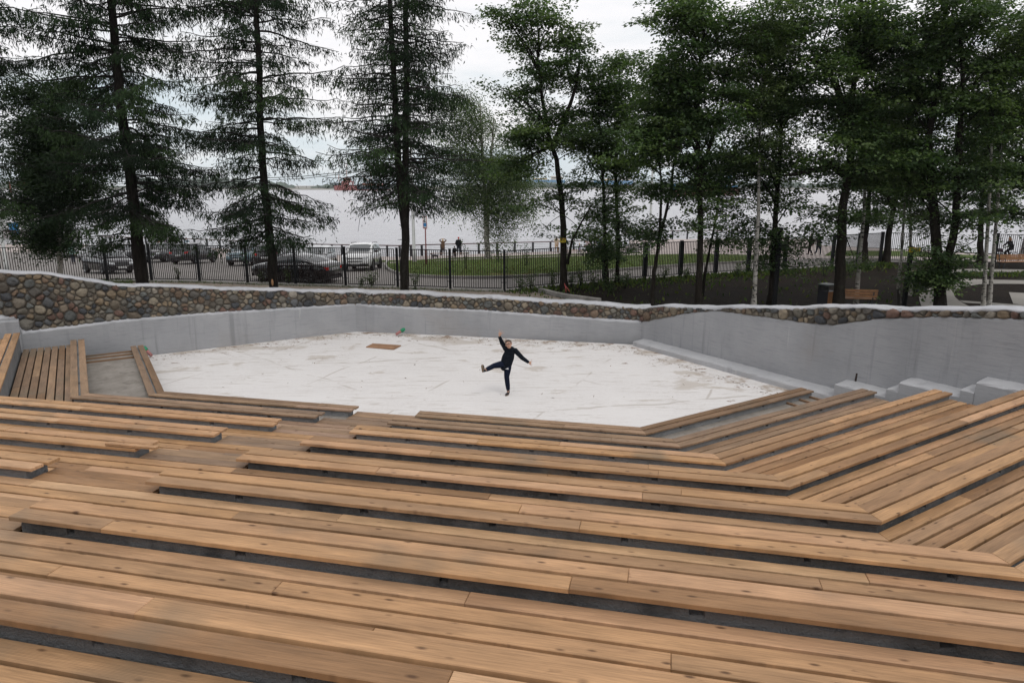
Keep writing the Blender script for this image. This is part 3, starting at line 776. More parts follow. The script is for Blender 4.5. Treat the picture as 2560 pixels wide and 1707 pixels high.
def smooth(pts, n=2):
    pts = [Vector(p) for p in pts]
    for _ in range(n):
        q = [pts[0]]
        for a, b in zip(pts, pts[1:]): q += [a.lerp(b, .25), a.lerp(b, .75)]
        pts = q+[pts[-1]]
    return pts
def soil_mat():
    m, t, b = nodes_mat('dark_soil', .95, .1); P = npos(t)
    c = nmix(t, nrange(t, nnoise(t, P, .6, 7, .65), .35, .65), (.0075, .0052, .0036), (.016, .011, .0072))
    c = nmix(t, nrange(t, nnoise(t, P, 9, 6, .7), .60, .70, 0, .8), c, (.075, .055, .038))
    c = nmix(t, nrange(t, nnoise(t, P, .5, 6, .7), .58, .68, 0, .5), c, (.028, .038, .014))
    t.links.new(c, b.inputs['Base Color']); nbump(t, b, nnoise(t, P, 12, 7, .7), 1., .06); return m
def asphalt_mat(name, a, c2, bl):
    m, t, b = nodes_mat(name, .85, .25); P = npos(t)
    c = nmix(t, nrange(t, nnoise(t, P, .35, 6, .6), .35, .65), a, c2)
    c = nmix(t, nrange(t, nnoise(t, P, 1.4, 6, .65, (1, .5, 1)), .60, .70, 0, .6), c, bl)
    c = nmix(t, nrange(t, nnoise(t, P, 40, 3), .4, .7, 0, .35), c, (.30, .285, .27))
    t.links.new(c, b.inputs['Base Color']); nbump(t, b, nnoise(t, P, 60, 3), .4, .01); return m
def grass_ground_mat():
    m, t, b = nodes_mat('mown_grass_soil', .95, .1); P = npos(t)
    c = nmix(t, nrange(t, nnoise(t, P, .9, 6, .65), .35, .65), (.050, .085, .018), (.085, .115, .028))
    # bare straw-coloured belt along the kerb: distance towards the river decides
    sp = _n(t, 'ShaderNodeSeparateXYZ'); t.links.new(P, sp.inputs[0])
    s_ = nmath(t, 'ADD', nmath(t, 'MULTIPLY', sp.outputs[0], GN[0]), nmath(t, 'MULTIPLY', sp.outputs[1], GN[1]))
    dry = nmath(t, 'ADD', nmath(t, 'MULTIPLY', nmath(t, 'SUBTRACT', 36.2+2.6, s_), .10), nnoise(t, P, .8, 7, .7))
    c = nmix(t, nrange(t, dry, .50, .66, 0, .85), c, (.155, .12, .05))
    c = nmix(t, nrange(t, nnoise(t, P, 1.1, 7, .7), .66, .71, 0, .8), c, (.06, .043, .028))
    t.links.new(c, b.inputs['Base Color']); nbump(t, b, nnoise(t, P, 18, 6, .7), .8, .05); return m
def pave_mat(name, a, c2, brick=True):
    m, t, b = nodes_mat(name, .85, .2); P = npos(t)
    c = nmix(t, nrange(t, nnoise(t, P, .6, 6), .3, .7), a, c2)
    if brick:
        br = _n(t, 'ShaderNodeTexBrick'); t.links.new(P, br.inputs['Vector']); br.inputs['Scale'].default_value = 2.4; br.inputs['Mortar Size'].default_value = .012
        br.inputs['Color1'].default_value = (1, 1, 1, 1); br.inputs['Color2'].default_value = (.82, .82, .82, 1); br.inputs['Mortar'].default_value = (.5, .5, .5, 1)
        mm = _n(t, 'ShaderNodeMix', data_type='RGBA', blend_type='MULTIPLY'); mm.inputs[0].default_value = .7; t.links.new(c, mm.inputs[6]); t.links.new(br.outputs[0], mm.inputs[7]); c = mm.outputs[2]
    t.links.new(c, b.inputs['Base Color']); nbump(t, b, nnoise(t, P, 30, 4), .3, .01); return m
M['soil'] = soil_mat(); M['asphalt'] = asphalt_mat('grey_asphalt', (.155, .145, .135), (.205, .19, .178), (.115, .105, .098))
M['dirtpath'] = asphalt_mat('trodden_earth', (.175, .142, .112), (.235, .195, .155), (.10, .078, .058))
M['lawn'] = grass_ground_mat(); M['pave'] = pave_mat('pinkish_paving', (.40, .345, .32), (.46, .405, .38)); M['slab'] = pave_mat('pale_garden_paving', (.22, .21, .19), (.28, .265, .24))
M['kerb'] = mat('kerb_concrete', (.235, .225, .21), .9, var=.3, vscale=2, bump=.4)
# one ground sheet: level by the theatre, then falling gently to the embankment and steeply under the water
RAILPX = [(-160, 611), (0, 611), (250, 612), (551, 622), (760, 634), (1000, 643), (1055, 640), (1197, 635), (1287, 632), (1376, 629), (1461, 625), (1560, 615)]
rail = [at(*p) for p in RAILPX]
dirR = (rail[-1]-rail[-2]); 
tail = [at(2050, 613), at(2250, 624.5), at(2500, 638), at(2900, 652)]; tail.append(tail[-1]+Vector((90, 20, 0)))
bank = [Vector((rail[0].x-120, rail[0].y+4, 0))]+rail+tail
def bank_y(x):
    if x <= bank[0].x: return bank[0].y
    for a, b in zip(bank, bank[1:]):
        if x <= b.x: return a.y+(b.y-a.y)*(x-a.x)/max(1e-6, b.x-a.x)
    return bank[-1].y
xs = sorted(set([p.x for p in bank]+list(np.arange(-160, 161, 8.0)))); vs = []; fs = []; cols = []
for x in xs:
    yb = bank_y(x)+.35; yk = min(yb-2, 36+.2*(x+30)); y2 = min(yb-1, max(yk+.5, 36+.2*(x+30)+KF*math.sqrt(1.04)))
    col_ = [(x, -60), (x, 0), (x, yk), (x, y2), (x, yb)]
    cols.append([(a, b, hf(a, b)) for a, b in col_]+[(x, yb+.02, -5.5), (x, yb+60, -9)])
vs = [p for c in cols for p in c]; K = 7
for i in range(len(cols)-1):
    for q in range(K-1): fs.append((i*K+q, i*K+K+q, i*K+K+1+q, i*K+1+q))
mb = MB(); mb.add(vs, fs); o = mb.build('ground', M['soil']); tag(o, kind='structure')
# river
def water_mat():
    m, t, b = nodes_mat('river_water', .22, .5); P = npos(t)
    b.inputs['Base Color'].default_value = (.56, .56, .59, 1); b.inputs['IOR'].default_value = 1.33
    h = nmath(t, 'ADD', nnoise(t, P, .55, 6, .7, (.42, 1.0, 1), None, .6), nmath(t, 'MULTIPLY', nnoise(t, P, 2.6, 5, .6, (.6, 1.0, 1)), .25))
    h = nmath(t, 'ADD', h, nmath(t, 'MULTIPLY', nnoise(t, P, .10, 6, .7, (.45, .8, 1)), 4.0))
    nbump(t, b, h, 1.0, 1.6); return m
mb = MB(); mb.add([(-6000, 30, -4.2), (6000, 30, -4.2), (6000, 7000, -4.2), (-6000, 7000, -4.2)], [(0, 1, 2, 3)])
tag(mb.build('river', water_mat()), kind='structure')
# far shore: low land with a wood along it
random.seed(3)
def atd(x, y, Y, z=None):
    p = atY(x, y, Y)
    if z is not None: p.z = z
    return p
mb = MB(); vs = []; fs = []; xs_ = np.linspace(-1500, 2100, 61)
for i, x in enumerate(xs_):
    y0 = 1330+60*math.sin(x*.004)+25*math.sin(x*.021)-(0 if x < 200 else .10*(x-200))
    for yy, z in ((y0, -6), (y0+8, -3.2), (y0+60, -1.5), (y0+900, 1)): vs.append((x, yy, z))
for i in range(60):
    for q in range(3): fs.append((i*4+q, i*4+4+q, i*4+5+q, i*4+1+q))
mb.add(vs, fs); M['farland'] = mat('far_bank_earth', (.20, .195, .165), .95, var=.3, vscale=.02)
tag(mb.build('far_shore', M['farland']), kind='structure')
wood = MB()
M['farwood'] = mat('far_wood_leaves', (.085, .115, .088), .95, var=.35, vscale=.05, bump=.6, bscale=.2)
def wood_h(x):
    h = 4+6*max(0, math.sin(x*.006+1.2))+3*math.sin(x*.017)+2*math.sin(x*.05)
    if -760 < x < -420: h += 16*math.sin((x+760)/340*math.pi)**.6
    if x > 250: h += 8
    return h
for x in np.arange(-1400, 2000, 8.0):
    for r_ in range(2):
        h = wood_h(x)*random.uniform(.7, 1.1)
        if h < 3: continue
        y = 1330+60*math.sin(x*.004)+25*math.sin(x*.021)-(0 if x < 200 else .10*(x-200))+random.uniform(45, 130)
        Mx = Matrix.Rotation(random.uniform(0, 3), 3, 'Z')
        wood.sphere((x+random.uniform(-4, 4), y, -2+h*.42), (random.uniform(7, 12), 8, h*.62), 7, M=Mx)
for v in range(len(wood.v)):
    a, b, c = wood.v[v]; wood.v[v] = (a+random.uniform(-1, 1), b+random.uniform(-1, 1), c+random.uniform(-.9, .9))
tag(wood.build('far_wood', M['farwood']), 'hazy green wood along the far shore of the river', 'wood', kind='stuff')
# sheets behind the wall ------------------------------------------------
def dx(dzp): return dzp
FEN = [(-500, 746), (-200, 728), (0, 717), (270, 706), (380, 705), (500, 707), (620, 711), (740, 714), (865, 718), (995, 722), (1126, 726.5), (1261, 730), (1402, 716), (1511, 707), (1611, 699), (1700, 693), (1788, 687), (1869, 681), (1960, 676), (2079, 668), (2142, 662), (2199, 657)]
fen = [at(*p) for p in FEN]
lawn_front = smooth(px((970, 655), (962, 664), (972, 678), (990, 687), (1047, 693.5), (1124, 697), (1255, 697), (1394, 689), (1498, 682), (1617, 671.5), (1870, 658), (1960, 651)), 2)
lawn_back = px((1900, 641), (1736, 637), (1600, 640), (1438, 643), (1289, 648), (1136, 653), (1032, 658), (975, 661))
parkedge = px((966, 656), (900, 657), (760, 655), (560, 645), (330, 640), (150, 634), (0, 629), (-160, 627))
bk_ = lambda p: Vector((p.x, p.y-.05, 0))
sheet('promenade', [bk_(p) for p in rail[6::-1]]+px((-160, 642), (0, 640), (150, 645), (330, 650), (560, 656), (760, 664), (968, 680), (1136, 660), (1300, 657)), .008, M['pave'])
sheet('promenade', [bk_(p) for p in rail[:5:-1]]+px((1300, 657), (1438, 655), (1700, 650), (2000, 652), (2150, 650), (2300, 651), (2480, 655), (2850, 662))+[p+Vector((0, -.2, 0)) for p in tail[3::-1]], .008, M['pave'])
fb = [p+Vector((0, .25, 0)) for p in fen]
road_far = [p for p in px((1960, 648), (2100, 641), (2199, 640))]
sheet('car_park', px((-260, 730))+fb[2:]+px((2300, 655), (2250, 647), (2050, 646))+lawn_front[::-1]+parkedge, .016, M['asphalt'])
sheet('lawn', lawn_front+lawn_back, .11, M['lawn'], side=.13)
sheet('grass_strip', px((905, 656), (1035, 655), (1136, 648.5), (1300, 643), (1438, 638.5), (1600, 634), (1600, 632), (1438, 635), (1300, 639.5), (1136, 645), (1035, 651), (905, 652)), .03, M['lawn'], side=.04)
sheet('lawn_verge', px((2060, 640), (2250, 641), (2380, 646), (2490, 648), (2700, 655), (2700, 650), (2480, 641), (2380, 636), (2250, 628), (2080, 627)), .03, M['lawn'], side=.04)
# kerb round the lawn
def ribbon(name, pts, w_, h_, m, base=0.0, **tags):
    pts = [Vector((p.x, p.y, 0)) for p in pts]; vs = []; fs = []
    for i, p in enumerate(pts):
        d = (pts[min(i+1, len(pts)-1)]-pts[max(i-1, 0)]).normalized(); nr = Vector((-d.y, d.x, 0)); z = hf(p.x, p.y)+base
        for o_, zz in ((-w_/2, -.05), (-w_/2, h_-.012), (-w_/2+.012, h_), (w_/2-.012, h_), (w_/2, h_-.012), (w_/2, -.05)): vs.append(p+nr*o_+Vector((0, 0, z+zz)))
    K = 6
    for i in range(len(pts)-1):
        for q in range(K-1): fs.append((i*K+q, i*K+K+q, i*K+K+1+q, i*K+1+q))
    fs += [tuple(range(K)), tuple((len(pts)-1)*K+q for q in range(K-1, -1, -1))]
    mb = MB(); mb.add(vs, fs); o = mb.build(name, m); fix_normals(o); return tag(o, **tags)
ribbon('lawn_kerb', [p+Vector((0, -.06, 0)) for p in lawn_front], .15, .17, M['kerb'], label='grey concrete kerb curving round the front of the lawn', cat='kerb')
# trodden earth between wall and fence
we = [loc(-19, 15.5), loc(-10.3, 21.8), loc(-1.5, 21.6)]
sheet('earth_path', [Vector((-24, 18, 0))]+[Vector((p.x, p.y, 0)) for p in we]+px((1560, 770), (1420, 750), (1345, 732), (1330, 727))+[p-Vector((0, .0, 0)) for p in fen[11::-1]], .010, M['dirtpath'])
kp = smooth(px((1349, 730.5), (1358, 732), (1380, 738), (1411, 745), (1440, 749), (1500, 757)), 1)
ribbon('kerb_stone', kp, .20, .20, M['kerb'], label='long pale kerb stone lying on the dark soil behind the wall', cat='kerb')
# plinth under the fence
ribbon('fence_plinth', [p+Vector((0, .02, 0)) for p in fen[3:12]], .2, .10, M['kerb'], label='low concrete strip under the metal bar fence', cat='plinth')
# garden paths on the right
sheet('garden_path', smooth(px((2318, 796), (2300, 760), (2296, 735), (2320, 706), (2345, 690), (2370, 680), (2395, 672), (2600, 675), (2900, 690), (2900, 700), (2600, 682), (2420, 679), (2392, 690), (2390, 696), (2470, 700), (2600, 702), (2900, 708), (2900, 716), (2600, 711), (2460, 710), (2410, 717), (2385, 730), (2384, 740), (2400, 755), (2440, 775), (2480, 800)), 1), .02, M['slab'])
sheet('garden_landing', px((2398, 752), (2470, 757), (2560, 764), (2533, 760.5), (2522, 731.5), (2640, 738), (2700, 775), (2530, 768), (2460, 761), (2410, 758)), .024, M['slab'])
# ------------------------------------------------------------------ bar fence, promenade railing, poles
random.seed(8)
M['fence'] = mat('black_fence_paint', (.007, .0075, .009), .55, spec=.15, var=.3, vscale=4)
M['fencered'] = mat('brown_primer_bars', (.013, .006, .006), .6, spec=.15, var=.3)
FH = 2.02
def fence_panel(a, b, idx):
    d = (b-a); L = d.length; dn = d.normalized(); ang = math.atan2(dn.y, dn.x)
    mid = (a+b)/2
    root = empty('bar_fence', a, ang, None, 'fence', 'bays of the black bar fence')
    z0 = a.z; sl_ = (b.z-a.z)/L
    Mx = Matrix(((1, 0, 0, 0), (0, 1, 0, 0), (sl_, 0, 1, 0), (0, 0, 0, 1)))
    fr = MB(); g = .14
    for x0, x1, zz0, zz1 in ((g, L-g, FH-.05, FH-.01), (g, L-g, .16, .20), (g, g+.04, .16, FH-.01), (L-g-.04, L-g, .16, FH-.01)):
        fr.box((x0, -.02, zz0), (x1, .02, zz1), M=Mx)
    for zz in (.45, FH-.35):
        for x0, x1 in ((.05, g), (L-g, L-.05)): fr.box((x0, -.012, zz), (x1, .012, zz+.03), M=Mx)
    fr.build('panel_frame', M['fence'], root)
    bars = MB(); n_ = max(4, int((L-2*g)/.112))
    for i in range(1, n_):
        x = g+.02+(L-2*g-.04)*i/n_; bars.box((x-.014, -.0125, .2), (x+.014, .0125, FH-.05), M=Mx)
    bars.build('bars', M['fencered'], root)
    return root
def fence_post(p, w_=.12, h=FH+.03, mm='fence'):
    mb = MB(); mb.box((-w_/2, -w_/2, -.15), (w_/2, w_/2, h), .008); mb.box((-w_/2-.008, -w_/2-.008, h), (w_/2+.008, w_/2+.008, h+.02), .006)
    o = mb.build('fence_post', M[mm]); o.location = p; return tag(o, None, 'post', 'posts of the black bar fence')
posts = []
WHAT = {3: 'behind the black saloon by the birch', 4: 'left of the first big larch trunk', 5: 'in front of the dark estate car', 6: 'just left of the second larch trunk'}
for i, p in enumerate(fen[1:]): posts.append(fence_post(p, .12 if p.x < 3 else .17))
pans = [fence_panel(a, b, i) for i, (a, b) in enumerate(zip(fen[1:], fen[2:]))]
side = lambda i: ['first', 'second', 'third', 'fourth', 'fifth', 'sixth', 'seventh', 'eighth', 'ninth', 'tenth', 'eleventh', 'twelfth', 'thirteenth', 'fourteenth', 'fifteenth', 'sixteenth', 'seventeenth', 'eighteenth', 'nineteenth', 'twentieth', 'twenty first'][i]
for i, o in enumerate(posts): o['label'] = f'{side(i)} black square post from the left in the bar fence'
for i, o in enumerate(pans): o['label'] = f'{side(i)} bay of thin upright bars from the left in the black fence'
# gate leaves at the far right
ga, gb, gc, gd = at(2330, 660), at(2374, 661), at(2484, 662.5), at(2640, 668)
for (a, b, lab) in ((fen[-1]+Vector((.15, 0, 0)), ga, 'bar fence panel running on behind the birches, left of the cyclist'), (gc, gd, 'tall bar gate in front of the cyclist at the right edge')):
    o = fence_panel(a, b, 0); o['label'] = lab; o.name = 'bar_gate'
fence_post(gc, .14)['label'] = 'black gate post beside the double birch at the right'
fence_post(ga, .14)['label'] = 'black fence post behind the twin maple trunk at the right'
# promenade railing: dark posts, brown hand rail, thin cables
M['rail'] = mat('dark_rail_post', (.016, .017, .022), .5); M['handrail'] = mat('brown_hand_rail', (.085, .045, .042), .6, var=.2); M['cable'] = mat('steel_cable', (.12, .12, .13), .4, .6)
def railing(pts, h, label, step=2.0, nm='promenade_railing', slats=None):
    root = empty(nm, pts[0], 0, label, 'railing')
    o0 = pts[0]; pm = MB(); hm = MB(); cm = MB()
    for a, b in zip(pts, pts[1:]):
        L = (b-a).length; k = max(1, round(L/step)); dn = (b-a).normalized(); nr = Vector((-dn.y, dn.x, 0))
        ang = math.atan2(dn.y, dn.x)
        for i in range(k):
            p = a.lerp(b, i/k)-o0; pm = MB()
            pm.box((-.10, -.06, -.1), (.10, .06, h), .01); q_ = pm.build('railing_post', M['rail'], root); q_.location = p; q_.rotation_euler = (0, 0, ang)
        A_, B_ = a-o0, b-o0
        hm.tube([A_+Vector((0, 0, h+.04)), B_+Vector((0, 0, h+.04))], .055, 6, flat=.6)
        if slats:
            for j in range(slats): 
                z = .12+(h-.2)*j/(slats-1); cm.tube([A_+Vector((0, 0, z)), B_+Vector((0, 0, z))], .055, 5, flat=.4)
        else:
            for j in range(5): z = .18+.18*j; cm.tube([A_+Vector((0, 0, z)), B_+Vector((0, 0, z))], .012, 4, cap=False)
    hm.build('hand_rail', M['handrail'], root); cm.build('cables' if not slats else 'slats', M['cable'] if not slats else M['handrail'], root)
    return root
railing(rail[2:6], 1.05, 'dark railing along the river edge behind the parked cars')
railing(rail[5:11], 1.05, 'dark railing along the river edge behind the lawn and the walkers')
rp = [at(1590, 610)+Vector((0, 0, .5)), at(1680, 608)+Vector((0, 0, .5)), at(1900, 606)+Vector((0, 0, .5))]
for p in rp: p.z = hf(p.x, p.y)+.55
railing(rp, 1.05, 'dark railing on the raised landing beyond the maples at the right')
ra, rb = rail[-2]+Vector((.4, -.6, 0)), rp[0]+Vector((-.3, -.3, 0))
railing([ra, rb], 1.05, 'sloping dark railing beside the ramp up to the raised landing', 1.6, 'ramp_railing')
# raised landing
mb = MB(); q = [rp[0]+Vector((-1, -.2, 0)), at(1600, 632), at(1800, 630), at(2000, 626), rp[2]+Vector((8, 0, 0)), rp[1]+Vector((0, .4, 0))]
n_ = len(q); vs = [Vector((p.x, p.y, hf(p.x, p.y)-.1)) for p in q]+[Vector((p.x, p.y, hf(p.x, p.y)+(.5 if i in (0, 4, 5) else .03))) for i, p in enumerate(q)]
mb.add(vs, [tuple(range(n_, 2*n_))]+[(i, (i+1) % n_, n_+(i+1) % n_, n_+i) for i in range(n_)]); o = mb.build('raised_landing', M['pave']); fix_normals(o); tag(o, kind='structure')
# steps of dark slats leading down
st = empty('slatted_steps', at(1600, 630), 0, 'dark slatted steps below the ramp railing beyond the maples', 'steps'); b0 = st.location
for i in range(5):
    mb = MB(); p = at(1545+i*3, 632-i*2.2); mb.box((0, -.18, .02+.13*i), (3.4, .18, .09+.13*i), .01, M=Matrix.Translation(p-b0))
    mb.build('tread', M['rail'], st)
# brown slatted fence at the far left
lf = [at(-140, 596), at(30, 598), at(62, 603), at(150, 612)]
railing(lf, 1.25, 'brown slatted fence at the far left by the white boat', 2.2, 'slatted_fence', 7)
# lamp posts and poles
M['galv'] = mat('grey_lamp_post', (.36, .37, .36), .5, .2, var=.15); M['redpole'] = mat('faded_red_pole', (.17, .045, .045), .6, var=.2)
def lamp_post(p, h, label, r0=.13, r1=.075, arm=1):
    root = empty('lamp_post', p, 0, label, 'lamp post', 'grey lamp posts')
    mb = MB(); mb.tube([(0, 0, -.1), (0, 0, .8), (0, 0, .82), (0, 0, h)], [r0*1.25, r0*1.2, r0, r1], 12); mb.build('pole', M['galv'], root)
    mb = MB(); mb.box((-.14, -.14, -.02), (.14, .14, .05), .01); mb.build('foot_plate', M['galv'], root)
    mb = MB(); mb.tube([(0, 0, h-.1), (0, .3*arm, h+.5), (0, 1.0*arm, h+.75), (0, 1.5*arm, h+.8)], [r1, .04, .035, .035], 8); mb.build('arm', M['galv'], root)
    mb = MB(); mb.box((-.13, 1.4*min(arm, 1) if arm > 0 else -2.0, h+.72), (.13, 2.0 if arm > 0 else -1.4, h+.84), .03); mb.build('lamp_head', M['rail'], root)
    return root
lamp_post(at(1036, 656), 11.5, 'tall grey lamp post right behind the forked larch trunk')
lamp_post(at(1622, 638), 9.5, 'grey lamp post seen between the maple stems on the promenade', .12)
p = at(14, 700); lamp_post(at(20, 688), 9, 'grey pole at the far left edge in front of the car park', .11)
lamp_post(at(248, 612), 8, 'thin pale lamp post behind the silver hatchback', .09)
# black poles standing on the soil right behind the wall
def black_pole(p, h, lab, sign=False, lean=0.):
    root = empty('black_pole', p, 0, lab, 'pole', 'black poles on the dark soil'); root.rotation_euler = (0, lean, 0)
    mb = MB(); mb.box((-.075, -.075, -.2), (.075, .075, h), .008); mb.build('post', M['fence'], root)
    mb = MB(); mb.box((-.085, -.085, h), (.085, .085, h+.02), .006); mb.build('cap', M['fence'], root)
    return root
black_pole(atz(1946, 772, GZ)+Vector((0, .5, 0)), 3.35, 'plain tall black pole left of the litter bin')
pole2 = black_pole(atz(2279, 772, GZ)+Vector((0, .6, 0)), 2.55, 'shorter black pole carrying a yellow sign beside the thin birches')
# signs
M['yellow'] = mat('yellow_sign_paint', (.62, .47, .02), .5); M['black'] = mat('black_sign_ink', (.01, .01, .01), .6); M['redink'] = mat('red_sign_ink', (.45, .05, .03), .6); M['white'] = mat('white_paint', (.72, .72, .72), .55); M['blue'] = mat('blue_sign_paint', (.03, .20, .45), .5)
def sign_panel(root, w_, h_, parts, back='yellow', thick=.02):
    mb = MB(); mb.box((-w_/2, 0, -h_/2), (w_/2, thick, h_/2), .006); mb.build('panel', M[back], root)
    for nm, mm, rects in parts:
        mb = MB()
        for (x0, z0, x1, z1) in rects: mb.box((x0, -.004, z0), (x1, -.001, z1))
        mb.build(nm, M[mm], root)
def arrow_rects(): return [(-.22, .0, -.16, .05), (-.19, -.04, -.13, .02), (-.22, -.08, -.16, -.03)]
def lines(x0, x1, zs, h): return [(x0+i*(x1-x0)/6+.006, z, x0+(i+1)*(x1-x0)/6-.012, z+h) for z in zs for i in range(6)]
# ------------------------------------------------------------------ cars
random.seed(17)
def paint(name, c, met=.0): return mat(name, c, .12, met, .4, coat=.9)
M['p_black'] = paint('black_car_paint', (.006, .007, .009)); M['p_white'] = paint('white_car_paint', (.62, .63, .63)); M['p_blue'] = paint('steel_blue_car_paint', (.11, .17, .20), .2)
M['p_dark'] = paint('dark_grey_car_paint', (.022, .026, .028)); M['p_silver'] = paint('silver_car_paint', (.38, .39, .40), .4); M['p_grey'] = paint('grey_car_paint', (.10, .105, .11), .3)
M['glass'] = mat('car_glass', (.045, .055, .058), .04, 0, .9); M['rubber'] = mat('tyre_rubber', (.012, .012, .012), .8); M['rim'] = mat('alloy_rim', (.35, .36, .37), .3, .8); M['trim'] = mat('black_trim', (.009, .009, .01), .5)
M['chrome'] = mat('chrome_trim', (.75, .76, .78), .12, 1.); M['lampglass'] = mat('headlamp_glass', (.55, .57, .58), .08, .3); M['redlamp'] = mat('red_tail_lamp', (.45, .012, .012), .15); M['plate'] = mat('number_plate', (.62, .62, .62), .5)
def pl(x, tab):
    x = min(max(x, tab[0][0]), tab[-1][0])
    for (a, b), (c, d) in zip(tab, tab[1:]):
        if x <= c:
            f = (x-a)/(c-a+1e-9); f = f*f*(3-2*f)*.35+f*.65
            return b+(d-b)*f
    return tab[-1][1]
CARS = {
 'saloon': dict(L=4.9, W=1.85, belt=.96, top=[(-2.45, .86), (-2.40, 1.00), (-1.9, 1.07), (-1.2, 1.06), (1.0, .98), (1.9, .90), (2.3, .80), (2.45, .62)], roof=[(-1.85, 1.05), (-1.2, 1.28), (-.6, 1.42), (-.1, 1.46), (.35, 1.43), (.75, 1.28), (1.35, 1.0)], wb=(-1.47, 1.47), wr=.335, roofr=(-.75, .42)),
 'small': dict(L=4.3, W=1.70, belt=.98, top=[(-2.15, .84), (-2.1, 1.02), (-1.7, 1.09), (-1.1, 1.06), (.9, 1.0), (1.6, .93), (2.02, .80), (2.15, .58)], roof=[(-1.75, 1.06), (-1.15, 1.34), (-.6, 1.47), (-.1, 1.5), (.3, 1.46), (.7, 1.28), (1.2, 1.02)], wb=(-1.24, 1.24), wr=.30, roofr=(-.7, .36)),
 'suv': dict(L=4.62, W=1.88, belt=1.10, top=[(-2.31, .95), (-2.27, 1.12), (-1.9, 1.13), (.95, 1.12), (1.7, 1.06), (2.18, .95), (2.31, .68)], roof=[(-2.22, 1.14), (-2.0, 1.46), (-1.7, 1.64), (-.9, 1.70), (.0, 1.69), (.35, 1.62), (.7, 1.42), (1.25, 1.12)], wb=(-1.36, 1.36), wr=.37, roofr=(-1.75, .38)),
 'hatch': dict(L=4.3, W=1.76, belt=1.0, top=[(-2.15, .9), (-2.11, 1.02), (-1.8, 1.04), (.9, 1.02), (1.6, .95), (2.03, .82), (2.15, .6)], roof=[(-2.05, 1.05), (-1.85, 1.32), (-1.5, 1.48), (-.8, 1.52), (.0, 1.51), (.35, 1.44), (.75, 1.26), (1.3, 1.02)], wb=(-1.28, 1.28), wr=.32, roofr=(-1.55, .38)),
}
def make_car(kind, pm, label, p, yaw, extra=None, plate=True, brand=None):
    S = CARS[kind]; L, W = S['L'], S['W']; hw = W/2
    root = empty('parked_car', p, yaw, label, 'car', 'cars in the car park')
    # tilt with the ground
    u = Vector((math.cos(yaw), math.sin(yaw), 0)); g = .4
    slx = (hf(p.x+u.x*g, p.y+u.y*g)-hf(p.x-u.x*g, p.y-u.y*g))/(2*g); v_ = Vector((-u.y, u.x, 0)); sly = (hf(p.x+v_.x*g, p.y+v_.y*g)-hf(p.x-v_.x*g, p.y-v_.y*g))/(2*g)
    root.rotation_euler = (math.atan(sly), -math.atan(slx), yaw)
    suv = kind == 'suv'; zb0 = .30 if suv else .22
    def wid(x):
        e = abs(x)/(L/2); return hw*(1-.17*max(0, (e-.72)/.28)**2.2)
    def low(x):
        e = abs(x)/(L/2); return zb0+.16*max(0, (e-.86)/.14)
    mb = MB(); xs_ = list(np.linspace(-L/2, L/2, 41)); rows = []
    for x in xs_:
        w_ = wid(x); zt = pl(x, S['top']); zl = low(x); m_ = zl+(zt-zl)*.5
        half = [(w_*.86, zl), (w_*.965, zl+.06), (w_, m_), (w_*.992, zt-.16*(zt-zl)), (w_*.955, zt-.035), (w_*.85, zt+.004), (w_*.45, zt+.028), (0, zt+.035)]
        rows.append([(x, -y, z) for y, z in half]+[(x, y, z) for y, z in half[-2::-1]])
    K = len(rows[0]); vs = [q for r_ in rows for q in r_]; fs = []
    for i in range(len(xs_)-1):
        for q in range(K-1): fs.append((i*K+q, i*K+q+1, i*K+K+q+1, i*K+K+q))
        fs.append((i*K+K-1, i*K, i*K+K, i*K+K+K-1))
    fs += [tuple(range(K-1, -1, -1)), tuple((len(xs_)-1)*K+q for q in range(K))]
    mb.add(vs, fs, smooth=True)
    # cabin
    r0, r1 = S['roof'][0][0], S['roof'][-1][0]; xc = list(np.linspace(r0, r1, 33)); wbelt = hw*.95; wroof = hw*(.76 if not suv else .80)
    def cab(x):
        zr = pl(x, S['roof']); zt = pl(x, S['top'])-.02; h_ = max(0., zr-zt); f = min(1, h_/.45)
        return zt, zr, wid(x)*.95, (wid(x)*.95)*(1-f)+wroof*f
    rows = []
    for x in xc:
        zt, zr, wb_, wr_ = cab(x); h_ = zr-zt
        half = [(wb_, zt), (wb_*.6+wr_*.4+.012, zt+h_*.45), (wr_+.004, zt+h_*.86), (wr_*.94, zt+h_*.97), (wr_*.55, zr+.022), (0, zr+.03)]
        rows.append([(x, -y, z) for y, z in half]+[(x, y, z) for y, z in half[-2::-1]])
    K = len(rows[0]); vs = [q for r_ in rows for q in r_]; fs = []
    for i in range(len(xc)-1):
        for q in range(K-1): fs.append((i*K+q, i*K+q+1, i*K+K+q+1, i*K+K+q))
    mb.add(vs, fs, smooth=True)
    body = mb.build('body', M[pm], root)
    def side_pt(x, f, s):
        zt, zr, wb_, wr_ = cab(x); h_ = zr-zt
        tab = [(0, wb_), (.45, wb_*.6+wr_*.4+.012), (.86, wr_+.004), (.97, wr_*.94)]
        for (a, b), (c, d) in zip(tab, tab[1:]):
            if f <= c: y = b+(d-b)*(f-a)/(c-a); break
        return (x, s*(y+.009), zt+h_*f)
    # side windows follow the roof line
    pill = [-.12 if kind != 'hatch' else -.05, -1.02 if suv or kind == 'hatch' else -1.08]
    xw1 = r1-.42; xw0 = r0+(.38 if suv else .55)
    segs = [(pill[0]+.04, xw1), (pill[1]+.03, pill[0]-.04)]+([(xw0, pill[1]-.05)] if pill[1]-.05-xw0 > .15 else [])
